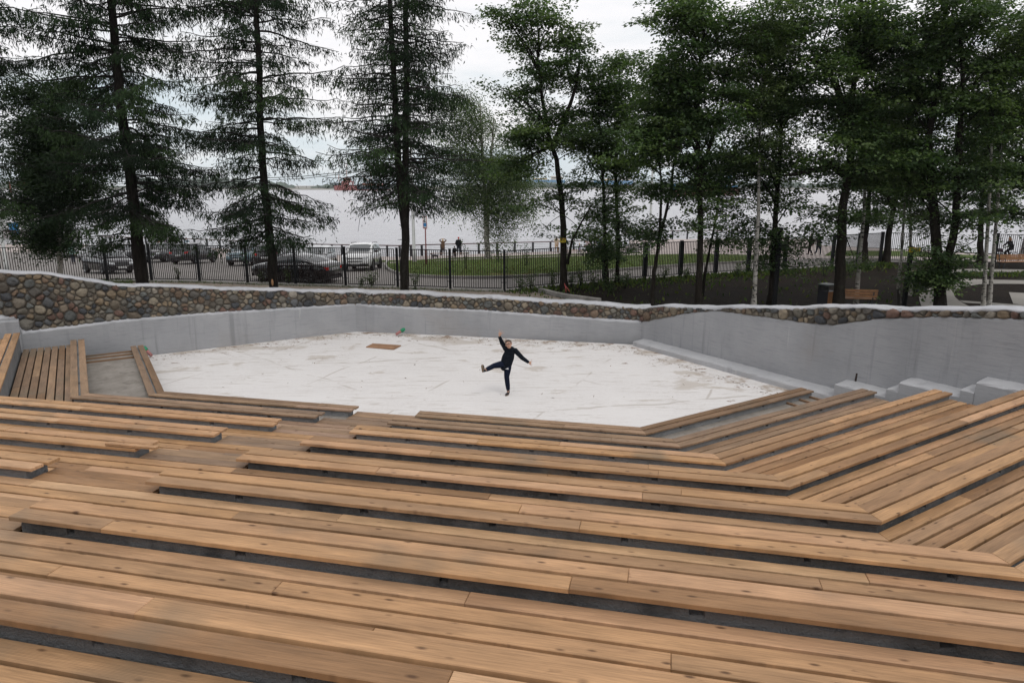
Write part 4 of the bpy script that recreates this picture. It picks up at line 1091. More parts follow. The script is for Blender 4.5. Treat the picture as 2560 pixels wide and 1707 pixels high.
    for s in (1, -1):
        for a, b in segs:
            wm = MB(); nx = 10; vs = []; fs = []
            for i in range(nx+1):
                x = a+(b-a)*i/nx; zt, zr, _, _ = cab(x); h_ = zr-zt
                lo = min(.8, (.05)/max(.05, h_)); hi = max(lo+.02, min(.88, 1-.07/max(.08, h_)))
                for j in range(5): vs.append(side_pt(x, lo+(hi-lo)*j/4, s))
            for i in range(nx):
                for j in range(4): fs.append((i*5+j, i*5+5+j, i*5+6+j, i*5+1+j) if s < 0 else (i*5+1+j, i*5+6+j, i*5+5+j, i*5+j))
            wm.add(vs, fs, smooth=True); wm.build('side_window', M['glass'], root)
    def top_patch(a, b, name, inset):
        wm = MB(); vs = []; fs = []; nx, ny = 8, 10
        for i in range(nx+1):
            x = a+(b-a)*i/nx; zt, zr, wb_, wr_ = cab(x)
            for j in range(ny+1):
                v = -1+2*j/ny; y = v*wr_*inset; z = zr+.03-(.008 if abs(v) < .56 else .05*(abs(v)-.56)/.4)*1.0
                vs.append((x+(.006 if b > 0 else -.006), y, z+.012))
        for i in range(nx):
            for j in range(ny): fs.append((i*(ny+1)+j, i*(ny+1)+j+1, (i+1)*(ny+1)+j+1, (i+1)*(ny+1)+j))
        wm.add(vs, fs, smooth=True); o = wm.build(name, M['glass'], root); fix_normals(o)
    top_patch(S['roofr'][1]+.02, r1-.06, 'windscreen', .90); top_patch(r0+(.03 if suv or kind == 'hatch' else .1), S['roofr'][0]-.12, 'rear_window', .86)
    # wheels and arches
    for xw in S['wb']:
        for s in (1, -1):
            r_ = S['wr']; yw = wid(xw)-.10
            am = MB(); am.lathe([(r_+.005, -.03), (r_+.07, .0), (r_+.055, .012), (0.02, .012)], (xw, 0, r_+.0), 22, 'Y'); 
            am.v = [(x, s*(wid(xw)*1.0-.008+y), max(z, zb0-.02)) for x, y, z in am.v]; a_ = am.build('wheel_arch', M['trim'], root); fix_normals(a_)
            wm = MB(); wm.lathe([(r_*.66, -.11), (r_*.95, -.11), (r_, -.08), (r_, .08), (r_*.95, .11), (r_*.66, .11), (r_*.62, .07)], n=22, axis='Y', smooth=True)
            wo = wm.build('wheel', M['rubber'], root); fix_normals(wo); wo.location = (xw, s*(wid(xw)-.075), r_)
            rm = MB(); rm.lathe([(.0, .055), (.05, .06), (.06, .05)], n=10, axis='Y')
            rm.lathe([(r_*.60, .02), (r_*.66, .10), (r_*.69, .112), (r_*.62, .06)], n=22, axis='Y')
            for q in range(5):
                a = q*2*math.pi/5
                for da in (-.16, .16): rm.tube([(.04*math.cos(a), .058, .04*math.sin(a)), (r_*.65*math.cos(a+da), .075, r_*.65*math.sin(a+da))], .018, 5)
            rm.lathe([(.0, .0), (r_*.6, .0)], n=16, axis='Y')
            rm.v = [(x, s*y, z) for x, y, z in rm.v]; ro = rm.build('rim', M['rim'], wo); fix_normals(ro)
    # lamps, grille, bumper, plates
    xf = L/2; xr = -L/2
    def curved(name, mm, side, y0, y1, z0, z1, n_=6, sk=0., off=.008, par=None, zc=0.):
        """patch hugging the nose or tail; y from y0 to y1, wraps round the corner"""
        wm = MB(); vs = []; fs = []
        for i in range(n_+1):
            f = i/n_; y = y0+(y1-y0)*f
            ay = abs(y)
            # where along x has the body this half width
            x = L/2
            for q in range(60):
                if wid(x)*.985 >= ay: break
                x -= .012
            for z in (z0+sk*f, z1+sk*f+zc*f):
                bx = x-max(0, (z-.62))*.22*(1 if side > 0 else .12)-max(0, .5-z)*.05
                vs.append((side*(bx+off), y, z))
        for i in range(n_): fs.append((i*2, i*2+2, i*2+3, i*2+1))
        wm.add(vs, fs); wm.add([(x-side*.03, y, z) for x, y, z in vs], fs)
        o = wm.build(name, M[mm], par or root); fix_normals(o); return o
    zh = .82 if suv else .68
    for s in (1, -1):
        curved('headlight', 'lampglass', 1, s*hw*.52, s*hw*.93, zh-.08, zh+.05, sk=.05)
        curved('tail_light', 'redlamp', -1, s*hw*.56, s*hw*.96, zh+.04, zh+.19, sk=.02, off=.02)
        mm = MB(); xm = r1-.55; mm.box((xm-.06, -.10, -.06), (xm+.07, .10, .08), .035); mm.v = [(x, s*(wid(xm)+.10+y), pl(xm, S['top'])+.06+z) for x, y, z in mm.v]; mo = mm.build('wing_mirror', M[pm] if pm != 'p_white' else M['trim'], root)
        # door seams and handle
        sm_ = MB()
        for xd in (r1-.52, pill[0], pill[1]+.05): sm_.box((xd-.006, s*(wid(xd)*.999)-.012, low(0)+.16), (xd+.006, s*(wid(xd)*.999)+.006, pl(xd, S['top'])-.06))
        sm_.build('door_seams', M['trim'], root)
        for xd in (pill[0]+.16, pill[1]+.2):
            hm = MB(); hm.box((xd-.09, s*hw-.01, pl(xd, S['top'])-.20), (xd+.09, s*hw+.02, pl(xd, S['top'])-.165), .01); hm.build('door_handle', M['chrome'] if kind == 'saloon' else M[pm], root)
        if suv:
            cm = MB(); cm.box((-1.9, s*hw-.02, zb0-.01), (1.9, s*hw+.012, zb0+.10), .02); cm.build('sill_cladding', M['trim'], root)
            rm = MB(); rm.tube([(-1.6, s*wroof*.9, 1.70), (-1.5, s*wroof*.9, 1.745), (-.1, s*wroof*.9, 1.745), (.05, s*wroof*.9, 1.70)], .018, 6); rm.build('roof_rail', M['trim'], root)
    curved('grille', 'trim', 1, -hw*.5, hw*.5, zh-.20, zh+.02, 8)
    curved('grille_surround', 'chrome', 1, -hw*.5, hw*.5, zh-.225, zh-.20, 8, off=.012)
    curved('lower_bumper', 'trim', 1, -hw*.86, hw*.86, zb0+.0, zb0+.17, 10, off=.012)
    curved('rear_bumper', 'trim', -1, -hw*.88, hw*.88, zb0+.0, zb0+.16, 10, off=.02)
    for side, z in ((1, .40 if not suv else .50), (-1, .72 if kind != 'saloon' else .74)):
        pm_ = MB(); pm_.box((side*(L/2+.012)-.01, -.26, z-.056), (side*(L/2+.012)+.012, .26, z+.056), .005); po = pm_.build('number_plate', M['plate'], root)
        tm = MB()
        for q in range(7): tm.box((side*(L/2+.012)+(.0125 if side > 0 else -.0135), -.225+q*.064, z-.032), (side*(L/2+.012)+(.0135 if side > 0 else -.0125), -.185+q*.064, z+.032))
        tm.build('plate_marks', M['trim'], po)
    if kind == 'saloon':
        for s in (1, -1):
            cm = MB(); pts = []
            for x in np.linspace(xw1+.1, xw0-.05, 14): pts.append(side_pt(x, min(.9, 1-.05/max(.06, cab(x)[1]-cab(x)[0])), s))
            pts = [side_pt(xw1+.25, .03, s)]+pts+[side_pt(xw0-.12, .25, s), side_pt(xw0-.05, .05, s)]
            cm.tube([(x, y, z) for x, y, z in pts], .012, 5); cm.tube([side_pt(xw1+.25, .02, s), side_pt(0, .02, s), side_pt(xw0-.05, .04, s)], .012, 5)
            cm.build('window_trim', M['chrome'], root)
        curved('boot_strip', 'chrome', -1, -hw*.55, hw*.55, .86, .885, 8, off=.03)
    if extra: extra(root, S)
    return root
def car_by_side(kind, pm, label, rear_px, front_px, left_visible):
    a, b = at(*rear_px), at(*front_px); d = (b-a); d.z = 0; d.normalize(); yaw = math.atan2(d.y, d.x); S = CARS[kind]
    lat = Vector((-d.y, d.x, 0))*(1 if left_visible else -1); c = (a+b)/2-lat*(S['W']/2-.08); c.z = hf(c.x, c.y)+.016
    return make_car(kind, pm, label, c, yaw)
def car_by_end(kind, pm, label, axle_px, front, yaw):
    a = at(*axle_px); S = CARS[kind]; d = Vector((math.cos(yaw), math.sin(yaw), 0)); c = a-d*(S['wb'][1] if front else S['wb'][0]); c.z = hf(c.x, c.y)+.016
    return make_car(kind, pm, label, c, yaw)
N_, S_ = R(90), R(-90)
car_by_side('saloon', 'p_black', 'black saloon with chrome window line parked side on behind the second larch trunk', (777.7, 710), (660.6, 703), True)
car_by_side('small', 'p_black', 'small black saloon facing right, parked behind the bar fence left of the first larch trunk', (199, 682), (281, 687.5), False)
car_by_end('suv', 'p_white', 'white crossover car with a black grille, nose to the fence beside the lawn', (897, 677.5), True, S_+R(1))
car_by_end('suv', 'p_blue', 'steel blue crossover car facing the fence between two dark cars', (606, 664.5), True, S_+R(-2))
car_by_end('suv', 'p_dark', 'dark grey crossover car seen from behind, nose to the river', (464, 660.5), False, N_+R(-6))
car_by_end('suv', 'p_black', 'black crossover car with red tail lamps half hidden by the second larch trunk', (676, 669), False, N_+R(-1))
car_by_end('hatch', 'p_silver', 'silver car behind the roof of the black saloon with chrome window line', (787, 675), True, S_+R(3))
car_by_end('suv', 'p_grey', 'grey crossover car facing the fence, partly behind the first larch trunk', (303, 658.5), True, S_+R(2))
car_by_end('suv', 'p_dark', 'dark car with a shining roof between the first larch trunk and dark grey crossover', (392, 656.5), True, S_)
car_by_end('hatch', 'p_silver', 'silver hatchback behind the small black saloon at the left', (226, 651), True, S_+R(4))
car_by_end('hatch', 'p_white', 'white car at the far left end of the row, behind the silver hatchback', (176, 644), True, S_+R(30))
# ------------------------------------------------------------------ trees
def bark_mat(name, a, c2, scale=(1, 1, .25)):
    m, t, b = nodes_mat(name, .95, .1); P = npos(t)
    n = nnoise(t, P, 14, 7, .7, scale)
    c = nmix(t, nrange(t, n, .35, .66), a, c2)
    c = nmix(t, nrange(t, nnoise(t, P, 2.2, 5), .6, .7, 0, .4), c, (.06, .065, .05))
    t.links.new(c, b.inputs['Base Color']); nbump(t, b, n, 1., .05); return m
def birch_mat():
    m, t, b = nodes_mat('birch_bark', .8, .2); P = npos(t)
    c = nmix(t, nrange(t, nnoise(t, P, 3, 5), .35, .65), (.26, .245, .215), (.40, .385, .35))
    c = nmix(t, nrange(t, nnoise(t, P, 5.5, 6, .6, (1, 1, 2.6)), .55, .585), c, (.022, .02, .018))
    c = nmix(t, nrange(t, nnoise(t, P, 1.5, 5, .6, (1, 1, .7)), .56, .62), c, (.04, .036, .032))
    t.links.new(c, b.inputs['Base Color']); nbump(t, b, nnoise(t, P, 20, 4), .4, .02); return m
M['bark'] = bark_mat('dark_maple_bark', (.012, .010, .008), (.032, .027, .022)); M['larchbark'] = bark_mat('larch_bark', (.009, .008, .007), (.028, .0235, .020)); M['birch'] = birch_mat()
M['twig'] = mat('thin_twigs', (.012, .010, .008), .9)
def leaf_mat(name, trans=.35, rough=.55, spec=.25):
    m = bpy.data.materials.new(name); m.use_nodes = True; t = m.node_tree; b = t.nodes['Principled BSDF']
    a = _n(t, 'ShaderNodeAttribute', attribute_name='col'); t.links.new(a.outputs['Color'], b.inputs['Base Color']); b.inputs['Roughness'].default_value = rough; b.inputs['Specular IOR Level'].default_value = spec
    tr = _n(t, 'ShaderNodeBsdfTranslucent'); ms = _n(t, 'ShaderNodeMixShader'); ms.inputs[0].default_value = trans
    v = _n(t, 'ShaderNodeVectorMath', operation='MULTIPLY'); t.links.new(a.outputs['Color'], v.inputs[0]); v.inputs[1].default_value = (1.1, 1.25, .6); t.links.new(v.outputs[0], tr.inputs[0])
    t.links.new(b.outputs[0], ms.inputs[1]); t.links.new(tr.outputs[0], ms.inputs[2]); t.links.new(ms.outputs[0], t.nodes['Material Output'].inputs[0]); return m
M['leaf'] = leaf_mat('broad_leaves', .42); M['needle'] = leaf_mat('larch_needles', .15, .8, .06)
def card_mesh(name, pos, dirv, nrm, ln, wd, col, m, parent, bend=.18):
    """leaf-sized kites: pos base point, dirv along the leaf, nrm its face; arrays"""
    n = len(pos); dirv = dirv/np.linalg.norm(dirv, axis=1, keepdims=True)
    sd_ = np.cross(nrm, dirv); sd_ /= (np.linalg.norm(sd_, axis=1, keepdims=True)+1e-9); nn_ = np.cross(dirv, sd_)
    L_ = ln[:, None]; W_ = wd[:, None]
    v = np.empty((n, 4, 3), np.float32)
    v[:, 0] = pos; v[:, 1] = pos+dirv*L_*.45+sd_*W_*.5+nn_*W_*bend; v[:, 2] = pos+dirv*L_; v[:, 3] = pos+dirv*L_*.45-sd_*W_*.5+nn_*W_*bend
    me = bpy.data.meshes.new(name); me.vertices.add(n*4); me.vertices.foreach_set('co', v.ravel())
    me.loops.add(n*4); me.loops.foreach_set('vertex_index', np.arange(n*4, dtype=np.int32))
    me.polygons.add(n); me.polygons.foreach_set('loop_start', np.arange(0, n*4, 4, dtype=np.int32)); me.polygons.foreach_set('loop_total', np.full(n, 4, np.int32))
    a = me.attributes.new('col', 'FLOAT_COLOR', 'FACE'); a.data.foreach_set('color', np.concatenate([col, np.ones((n, 1))], 1).astype(np.float32).ravel())
    me.update(calc_edges=True); me.materials.append(m); o = bpy.data.objects.new(name, me); COL.objects.link(o); o.parent = parent
    return o
def unit(a): return a/(np.linalg.norm(a, axis=-1, keepdims=True)+1e-9)
def trunk_pts(pix, Y, ztop=None, to_ground=True):
    pts = [atY(x, y, Y) for x, y in pix]
    if to_ground:
        d = pts[0]-pts[1]; g = hf(pts[0].x, Y)-.15
        if pts[0].z > g+.05:
            k = (pts[0].z-g)/max(.3, -d.z if d.z < 0 else .3); q = pts[0]+Vector((d.x*min(k, 2)*.6, 0, 0)); q.z = g; pts.insert(0, q)
    if ztop and pts[-1].z < ztop:
        d = pts[-1]-pts[-2]; k = (ztop-pts[-1].z)/max(.2, d.z); e_ = pts[-1]+d*k*.5; e2 = pts[-1]+d*k; e_.x = pts[-1].x+(e_.x-pts[-1].x)*.8; pts += [e_, Vector((pts[-1].x+(e2.x-pts[-1].x)*.7, Y, ztop))]
    return pts
def taper(pts, r0, r1, flare=1.35):
    L = [0]; 
    for a, b in zip(pts, pts[1:]): L.append(L[-1]+(b-a).length)
    return [(r0*(flare-(flare-1)*min(1, l/.5)) if l < .5 else r0)+(r1-r0)*(l/L[-1]) for l in L]
def resample(pts, step=.5, wob=0., rng=None):
    out_ = [pts[0].copy()]
    for a, b in zip(pts, pts[1:]):
        k = max(1, int((b-a).length/step))
        for i in range(1, k+1):
            p = a.lerp(b, i/k)
            if wob and rng is not None: p = p+Vector((rng.normal(0, wob), rng.normal(0, wob), 0))
            out_.append(p)
    return out_
def on_path(pts, z):
    for a, b in zip(pts, pts[1:]):
        if a.z <= z <= b.z: return a.lerp(b, (z-a.z)/max(1e-6, b.z-a.z))
    return (pts[-1] if z > pts[-1].z else pts[0]).copy()
def root_at(pts, name, lab, cat, grp): 
    p = pts[0].copy(); p.z = hf(p.x, p.y); return empty(name, p, 0, lab, cat, grp)
GREENS = {'maple': np.array([(.064, .104, .038), (.046, .080, .031), (.086, .128, .044), (.036, .062, .027)]), 'birch': np.array([(.075, .105, .042), (.052, .080, .034), (.095, .128, .052), (.042, .066, .03)]), 'dark': np.array([(.024, .043, .020), (.018, .034, .017), (.034, .058, .025), (.016, .028, .015)])}
def broadleaf(name, lab, cat, grp, stems, r0, crown, seed, leaf=.125, ntar=55, nspray=4, nleaf=30, bark='bark', tone='maple', droop=0., zlo=None, sub=(), spray_r=(.40, .85), zcap=13.2, dens=1.25):
    ntar = int(ntar*.86); leaf *= .98; dens *= 1.55; spray_r = (spray_r[0]*1.05, spray_r[1]*1.15)
    """stems: lists of points; crown: list of (cx px, cy px, half width px, half height px, depth m, weight) measured at the depth of the first stem"""
    rng = np.random.default_rng(seed); Y = stems[0][0].y; root = root_at(stems[0], name, lab, cat, grp); o0 = root.location
    tb = MB()
    for i, s_ in enumerate(stems):
        pts = resample(s_, .6, r0*.10, rng); rr = taper(pts, r0*(1 if i == 0 else .72), r0*.22, 1.45 if i == 0 else 1.)
        tb.tube([p-o0 for p in pts], rr, 9)
    bb = MB(); targets = []
    wsum = sum(c[5] for c in crown)
    for c in crown:
        k = int(round(ntar*c[5]/wsum*(.40 if 430 < c[1] < 650 and tone == 'maple' else 1.))); ctr = atY(c[0], c[1], Y); sc = (ctr-atY(c[0]+1, c[1], Y)).length
        for _ in range(k):
            u = unit(rng.normal(size=3)); r_ = rng.uniform(.15, 1)**(1/2.2)
            p = np.array(ctr)+u*r_*np.array([c[2]*sc, c[4], c[3]*sc])
            if p[2] < zcap: targets.append(p)
    P, D_, NR, SZ, CL = [], [], [], [], []
    pal = GREENS[tone]
    for tg in targets:
        tgv = Vector(tg); best = None
        for s_ in stems:
            hd = math.hypot(tg[0]-s_[0].x, tg[1]-s_[0].y)
            z = tgv.z-rng.uniform(.35, .8)*hd-.2
            zmin = (s_[0].z+.9 if zlo is None else zlo)
            z = max(zmin, min(z, s_[-1].z-.1)); q = on_path(s_, z); d = (q-tgv).length
            if best is None or d < best[1]: best = (q, d)
        a = best[0]; d = best[1]
        if d < .15: continue
        mid = a.lerp(tgv, .5)+Vector((rng.normal(0, .08*d), rng.normal(0, .08*d), .10*d if not droop else .22*d)); q1 = a.lerp(mid, .5)+Vector((0, 0, .02*d)); q2 = mid.lerp(tgv, .55)+Vector((0, 0, .05*d))
        rb = min(r0*.34, .011*d+.008)
        br = [a, q1, mid, q2, tgv]; bb.tube([p-o0 for p in br], [rb, rb*.8, rb*.6, rb*.4, .005], 5, cap=False)
        ns = max(2, int(nspray*rng.uniform(.7, 1.4)))
        shade = rng.uniform(.75, 1.3)
        for k in range(ns):
            f = rng.uniform(.5, 1.05); base = np.array(a.lerp(tgv, f) if f < .55 else (mid.lerp(tgv, (f-.5)/.5)))
            off = rng.normal(0, 1, 3)*np.array([.45, .45, .22]); ctr = base+off*(.6+.08*d)
            bb.tube([Vector(base)-o0, Vector(base*.45+ctr*.55)+Vector((0, 0, .06))-o0, Vector(ctr)-o0], [.008, .006, .003], 4, cap=False)
            R_ = rng.uniform(*spray_r); nl = int(nleaf*dens*rng.uniform(.6, 1.35)*(R_/.6)**1.5)
            ang = rng.uniform(0, 2*math.pi, nl); rad = R_*np.sqrt(rng.uniform(0, 1, nl)); tilt = rng.normal(0, .22, 2)
            q = np.stack([rad*np.cos(ang), rad*np.sin(ang), rng.normal(0, .07, nl)], 1); q[:, 2] += q[:, 0]*tilt[0]+q[:, 1]*tilt[1]-.16*(rad/R_)**2*R_
            if droop: q[:, 2] -= rng.uniform(0, droop, nl)*(.3+rad/R_)
            P.append(ctr+q); dv = np.stack([np.cos(ang)+rng.normal(0, .6, nl), np.sin(ang)+rng.normal(0, .6, nl), rng.normal(-.35-droop*.6, .4, nl)], 1); D_.append(dv)
            nv = np.stack([rng.normal(tilt[0]*-1, .33, nl), rng.normal(tilt[1]*-1, .33, nl), np.full(nl, 1.0)], 1); NR.append(nv)
            SZ.append(leaf*rng.uniform(.7, 1.3, nl)); c0 = pal[rng.integers(len(pal))]*shade*1.12
            CL.append(np.clip(c0*rng.uniform(.86, 1.18, (nl, 1)), .004, .5))
    for s_ in sub:   # extra named limbs
        tb.tube([p-o0 for p in resample(s_, .5, .02, rng)], taper(resample(s_, .5), r0*.42, r0*.12, 1.), 7)
    tb.build('trunk', M[bark], root); bb.build('branches', M['twig' if bark == 'birch' else 'bark'], root)
    P = np.concatenate(P)-np.array(o0); SZ = np.concatenate(SZ)
    card_mesh('crown', P, np.concatenate(D_), np.concatenate(NR), SZ, SZ*.82, np.concatenate(CL), M['leaf'], root)
    return root
def larch(lab, stems, r0, seed, zlow, spread, zwide, ztop, sides=None, dens=1., dead=(), maxz=12.8):
    dens *= 2.6
    """drooping sprays of needles on long level limbs; spread(z) gives the reach of a limb at height z"""
    rng = np.random.default_rng(seed); root = root_at(stems[0], 'larch_tree', lab, 'tree', 'larch trees behind the wall'); o0 = root.location
    tb = MB()
    for i, s_ in enumerate(stems):
        pts = resample(s_, .5, r0*.06, rng); tb.tube([p-o0 for p in pts], taper(pts, r0*(1 if i == 0 else .85), r0*.30, 1.25 if i == 0 else 1.), 10)
    bb = MB(); P, D_, NR, LN, WD, CL = [], [], [], [], [], []
    pal = np.array([(.016, .028, .015), (.023, .040, .019), (.031, .052, .022), (.013, .021, .013)])
    for s_ in stems:
        z = zlow
        while z < min(ztop, maxz):
            for _ in range(rng.integers(3, 6)):
                az = rng.uniform(0, 2*math.pi); ln = spread(z)*rng.uniform(.45, 1.12)
                if len(stems) > 1 and ln > 1: ln *= .95
                a = on_path(s_, z+rng.uniform(-.2, .2)); d = Vector((math.cos(az), math.sin(az), 0)); rise = rng.uniform(-.05, .30) if z > zwide else rng.uniform(-.22, .12)
                pts = []; n_ = 8; side_ = Vector((-d.y, d.x, 0))*rng.normal(0, .12)
                for i in range(n_+1):
                    f = i/n_; pts.append(a+d*ln*f+side_*ln*f*f+Vector((0, 0, ln*(rise*f-.30*f*f+.17*f**4)+rng.normal(0, .03))))
                rb = .008+.009*ln
                bb.tube([p-o0 for p in pts], [rb*(1-.85*i/n_)+.004 for i in range(n_+1)], 5, cap=False)
                shade = rng.uniform(.75, 1.35); c0 = pal[rng.integers(4)]*shade
                # side twigs
                nt_ = int(ln/.125)
                for q in range(nt_):
                    f = .16+.84*(q+rng.uniform(0, 1))/nt_; i0 = min(n_-1, int(f*n_)); p = pts[i0].lerp(pts[i0+1], f*n_-i0)
                    for sg in (-1, 1):
                        if rng.random() < .22: continue
                        tl = rng.uniform(.25, .85)*(1.15-f*.55)*min(1, ln/2.2); tv = (d*rng.uniform(.3, .8)+Vector((-d.y, d.x, 0))*sg); tv.normalize()
                        e_ = p+tv*tl+Vector((0, 0, -.30*tl+rng.normal(0, .05)))
                        if rng.random() < .4: bb.tube([p-o0, e_-o0], [.007, .003], 3, cap=False)
                        m_ = int(max(2, tl/.085)*dens*rng.uniform(.7, 1.25))
                        ff = rng.uniform(.05, 1.05, m_)[:, None]; base = np.array(p)*(1-ff)+np.array(e_)*ff+rng.normal(0, .025, (m_, 3))
                        hang = rng.uniform(.35, 1.0, m_)[:, None]; base[:, 2] -= rng.exponential(.10, m_)*(.3+ff[:, 0])
                        dv = np.array(tv)*(1-hang)*.9+np.array([0, 0, -1])*hang+rng.normal(0, .28, (m_, 3))
                        P.append(base); D_.append(dv); NR.append(rng.normal(0, 1, (m_, 3))); l_ = rng.uniform(.08, .24, m_); LN.append(l_); WD.append(rng.uniform(.021, .042, m_))
                        CL.append(np.clip(c0*rng.uniform(.7, 1.4, (m_, 1)), .003, .3))
            z += rng.uniform(.20, .36)
    for pts in dead: bb.tube([p-o0 for p in pts], [.028*(1-.85*i/(len(pts)-1)) for i in range(len(pts))], 5, cap=False)
    # stubs of broken branches on the bare trunk
    for s_ in stems[:1]:
        for _ in range(14):
            z = rng.uniform(s_[0].z+1.2, zlow+.6); a = on_path(s_, z); az = rng.uniform(0, 6.28); l_ = rng.uniform(.08, .35)
            bb.tube([a-o0, a+Vector((math.cos(az)*(r0*.8+l_), math.sin(az)*(r0*.8+l_), rng.uniform(-.06, .06)))-o0], [.02, .006], 4)
    tb.build('trunk', M['larchbark'], root); bb.build('branches', M['twig'], root)
    P = np.concatenate(P)-np.array(o0)
    card_mesh('crown', P, np.concatenate(D_), np.concatenate(NR), np.concatenate(LN), np.concatenate(WD), np.concatenate(CL), M['needle'], root, .1)
    return root
LY = 25.5
def sp(tab): return lambda z: max(.3, interp(z, tab))
t1 = trunk_pts([(354, 697), (342, 600), (335, 520), (322, 400), (300, 250), (277, 0)], LY, 16)
larch('tallest larch with thick dark trunk at the left behind the stone wall', [t1], .24, 31, 3.0, sp([(2.6, 1.6), (3.4, 2.7), (5, 3.2), (7.5, 3.5), (9.5, 3.6), (11, 3.4), (16, .6)]), 5.5, 16, dens=1.25)
t2 = trunk_pts([(685, 723), (676, 600), (662, 480), (650, 300), (645, 100), (640, 0)], LY, 15)
larch('larch with a pale scar low on its trunk in front of the black saloon', [t2], .185, 32, 2.95, sp([(2.6, 1.5), (3.4, 2.7), (5, 2.5), (6.5, 2.7), (8, 2.9), (10, 2.8), (12, 2.4), (15, .8)]), 5, 15, dens=1.05)
t3a = trunk_pts([(1011, 727), (1012, 640), (1014, 560), (1014, 400), (1016, 191), (1014, 0)], LY, 14.5)
t3b = trunk_pts([(1013, 570), (1005, 520), (997, 430), (990, 300), (984, 191), (974, 0)], LY, 13.5, False)
dead = [[atY(1008, 503, LY), atY(960, 512, LY-.3), atY(925, 525, LY-.6), atY(900, 545, LY-.7), atY(895, 580, LY-.7)], [atY(1008, 480, LY), atY(965, 487, LY-.2), atY(930, 505, LY-.5), atY(880, 528, LY-.6)], [atY(1020, 480, LY), atY(1060, 470, LY-.3), atY(1085, 490, LY-.4), atY(1110, 505, LY-.4)]]
larch('larch whose trunk forks into two straight stems in the middle', [t3a, t3b], .175, 33, 4.35, sp([(4.2, 1.8), (5, 3.1), (6.5, 3.2), (8, 2.9), (9.5, 2.5), (12, 2.0), (14, .6)]), 5.2, 14.5, dens=.62, dead=dead)
t0 = trunk_pts([(-95, 690), (-90, 400), (-100, 100)], 24.0, 13)
larch('larch reaching in from beyond the left edge', [t0], .2, 34, 3.6, sp([(3.4, 2.2), (5, 1.9), (7, 1.5), (9, 2.0), (10.5, 2.2), (13, .5)]), 5, 13, dens=1.0)
# pale scar where the bark is gone
mb = MB(); sc_ = atY(681, 706, LY-.205); mb.sphere(sc_, (.045, .03, .13), 8); o = mb.build('bark_scar', mat('bare_wood', (.36, .20, .10), .8, var=.3))
for c_ in bpy.data.objects:
    if c_.name.startswith('larch_tree') and 'scar' in c_['label']: o.parent = c_; o.location = -c_.location
# birches and other broadleaves -----------------------------------------------------------
tb_ = trunk_pts([(152, 700), (148, 620), (146, 500), (140, 330), (136, 200)], 31.0)
broadleaf('birch_tree', 'dense dark birch drooping over the fence at the far left', 'tree', 'birch trees', [tb_], .13, [(140, 260, 105, 110, 2.0, 2.2), (60, 300, 70, 130, 1.6, 1.6), (175, 430, 90, 120, 2.0, 2.2), (95, 520, 60, 120, 1.6, 1.8), (95, 610, 30, 45, .8, .5)], 41, .095, 190, 6, 48, 'birch', 'dark', .35, zlo=3.0, spray_r=(.35, .7))
fb_ = at(1219, 649); FY = fb_.y
f1 = [fb_+Vector((0, 0, -.1)), atY(1216, 560, FY), atY(1212, 490, FY), atY(1205, 380, FY), atY(1200, 260, FY)]; f2 = [atY(1217, 560, FY), atY(1221, 490, FY), atY(1228, 400, FY), atY(1235, 300, FY)]
broadleaf('birch_tree', 'birch with two pale stems standing on the lawn by the river', 'tree', 'birch trees', [f1, f2], .26, [(1195, 330, 75, 120, 3.5, 1.8), (1140, 380, 60, 90, 2.6, 1.0), (1160, 470, 50, 55, 2.4, .8), (1265, 440, 75, 80, 3.2, 1.4), (1290, 530, 45, 50, 2.0, .7), (1245, 575, 30, 50, 1.6, .4), (1130, 280, 45, 60, 2.2, .6), (1310, 400, 45, 80, 2.4, .8)], 42, .12, 110, 4, 28, 'birch', 'birch', 1.3, zlo=4.0, spray_r=(.7, 1.5), zcap=40)
m5 = trunk_pts([(1410, 722), (1409, 600), (1405, 500), (1390, 400), (1372, 330), (1355, 250), (1345, 150), (1350, 70)], 33.6)
l5 = [atY(1418, 660, 33.5), atY(1432, 600, 33.3), atY(1455, 555, 33.0), atY(1480, 510, 32.8)]; l5b = [atY(1380, 370, 33.6), atY(1410, 300, 33.4), atY(1440, 220, 33.2), atY(1450, 150, 33.2)]
broadleaf('maple_tree', 'maple with a yellow sign on its dark trunk beside the fence', 'tree', 'maple trees', [m5, l5b], .19, [(1345, 60, 130, 55, 2.4, 2.2), (1300, 35, 70, 40, 1.6, .8), (1385, 170, 90, 70, 2.2, 1.8), (1280, 230, 60, 65, 1.8, 1.1), (1370, 330, 120, 85, 2.6, 2.2), (1270, 370, 60, 70, 1.8, 1.0), (1325, 470, 95, 60, 2.2, 2.0), (1235, 455, 50, 55, 1.8, .9), (1285, 530, 50, 30, 1.4, .5), (1450, 480, 60, 70, 1.8, 1.1), (1450, 570, 35, 40, 1.2, .5), (1365, 590, 40, 16, 1.0, .4), (1460, 330, 50, 70, 1.6, .9)], 43, .13, 120, 5, 34, zlo=3.4, sub=[l5], zcap=14)
def mp(lab, pix, Y, r0, crown, seed, extra=(), ztop=None, **k):
    st_ = [trunk_pts(pix, Y, ztop)]+[[atY(x, y, Y-.1*i) for i, (x, y) in enumerate(e_)] for e_ in extra]
    return broadleaf(k.pop('name', 'maple_tree'), lab, k.pop('cat', 'tree'), k.pop('grp', 'maple trees'), st_, r0, crown, seed, **k)
mp('slim maple with leaves low on its stem, right of the sign maple', [(1520, 740), (1514, 660), (1510, 500), (1500, 330), (1495, 180)], 34.2, .11, [(1510, 200, 80, 75, 2.0, 1.6), (1500, 350, 85, 90, 2.2, 1.8), (1510, 490, 70, 70, 1.8, 1.3), (1490, 590, 50, 50, 1.5, .8), (1515, 660, 28, 30, .9, .4)], 44, ntar=80, nspray=5, nleaf=34, zlo=2.2)
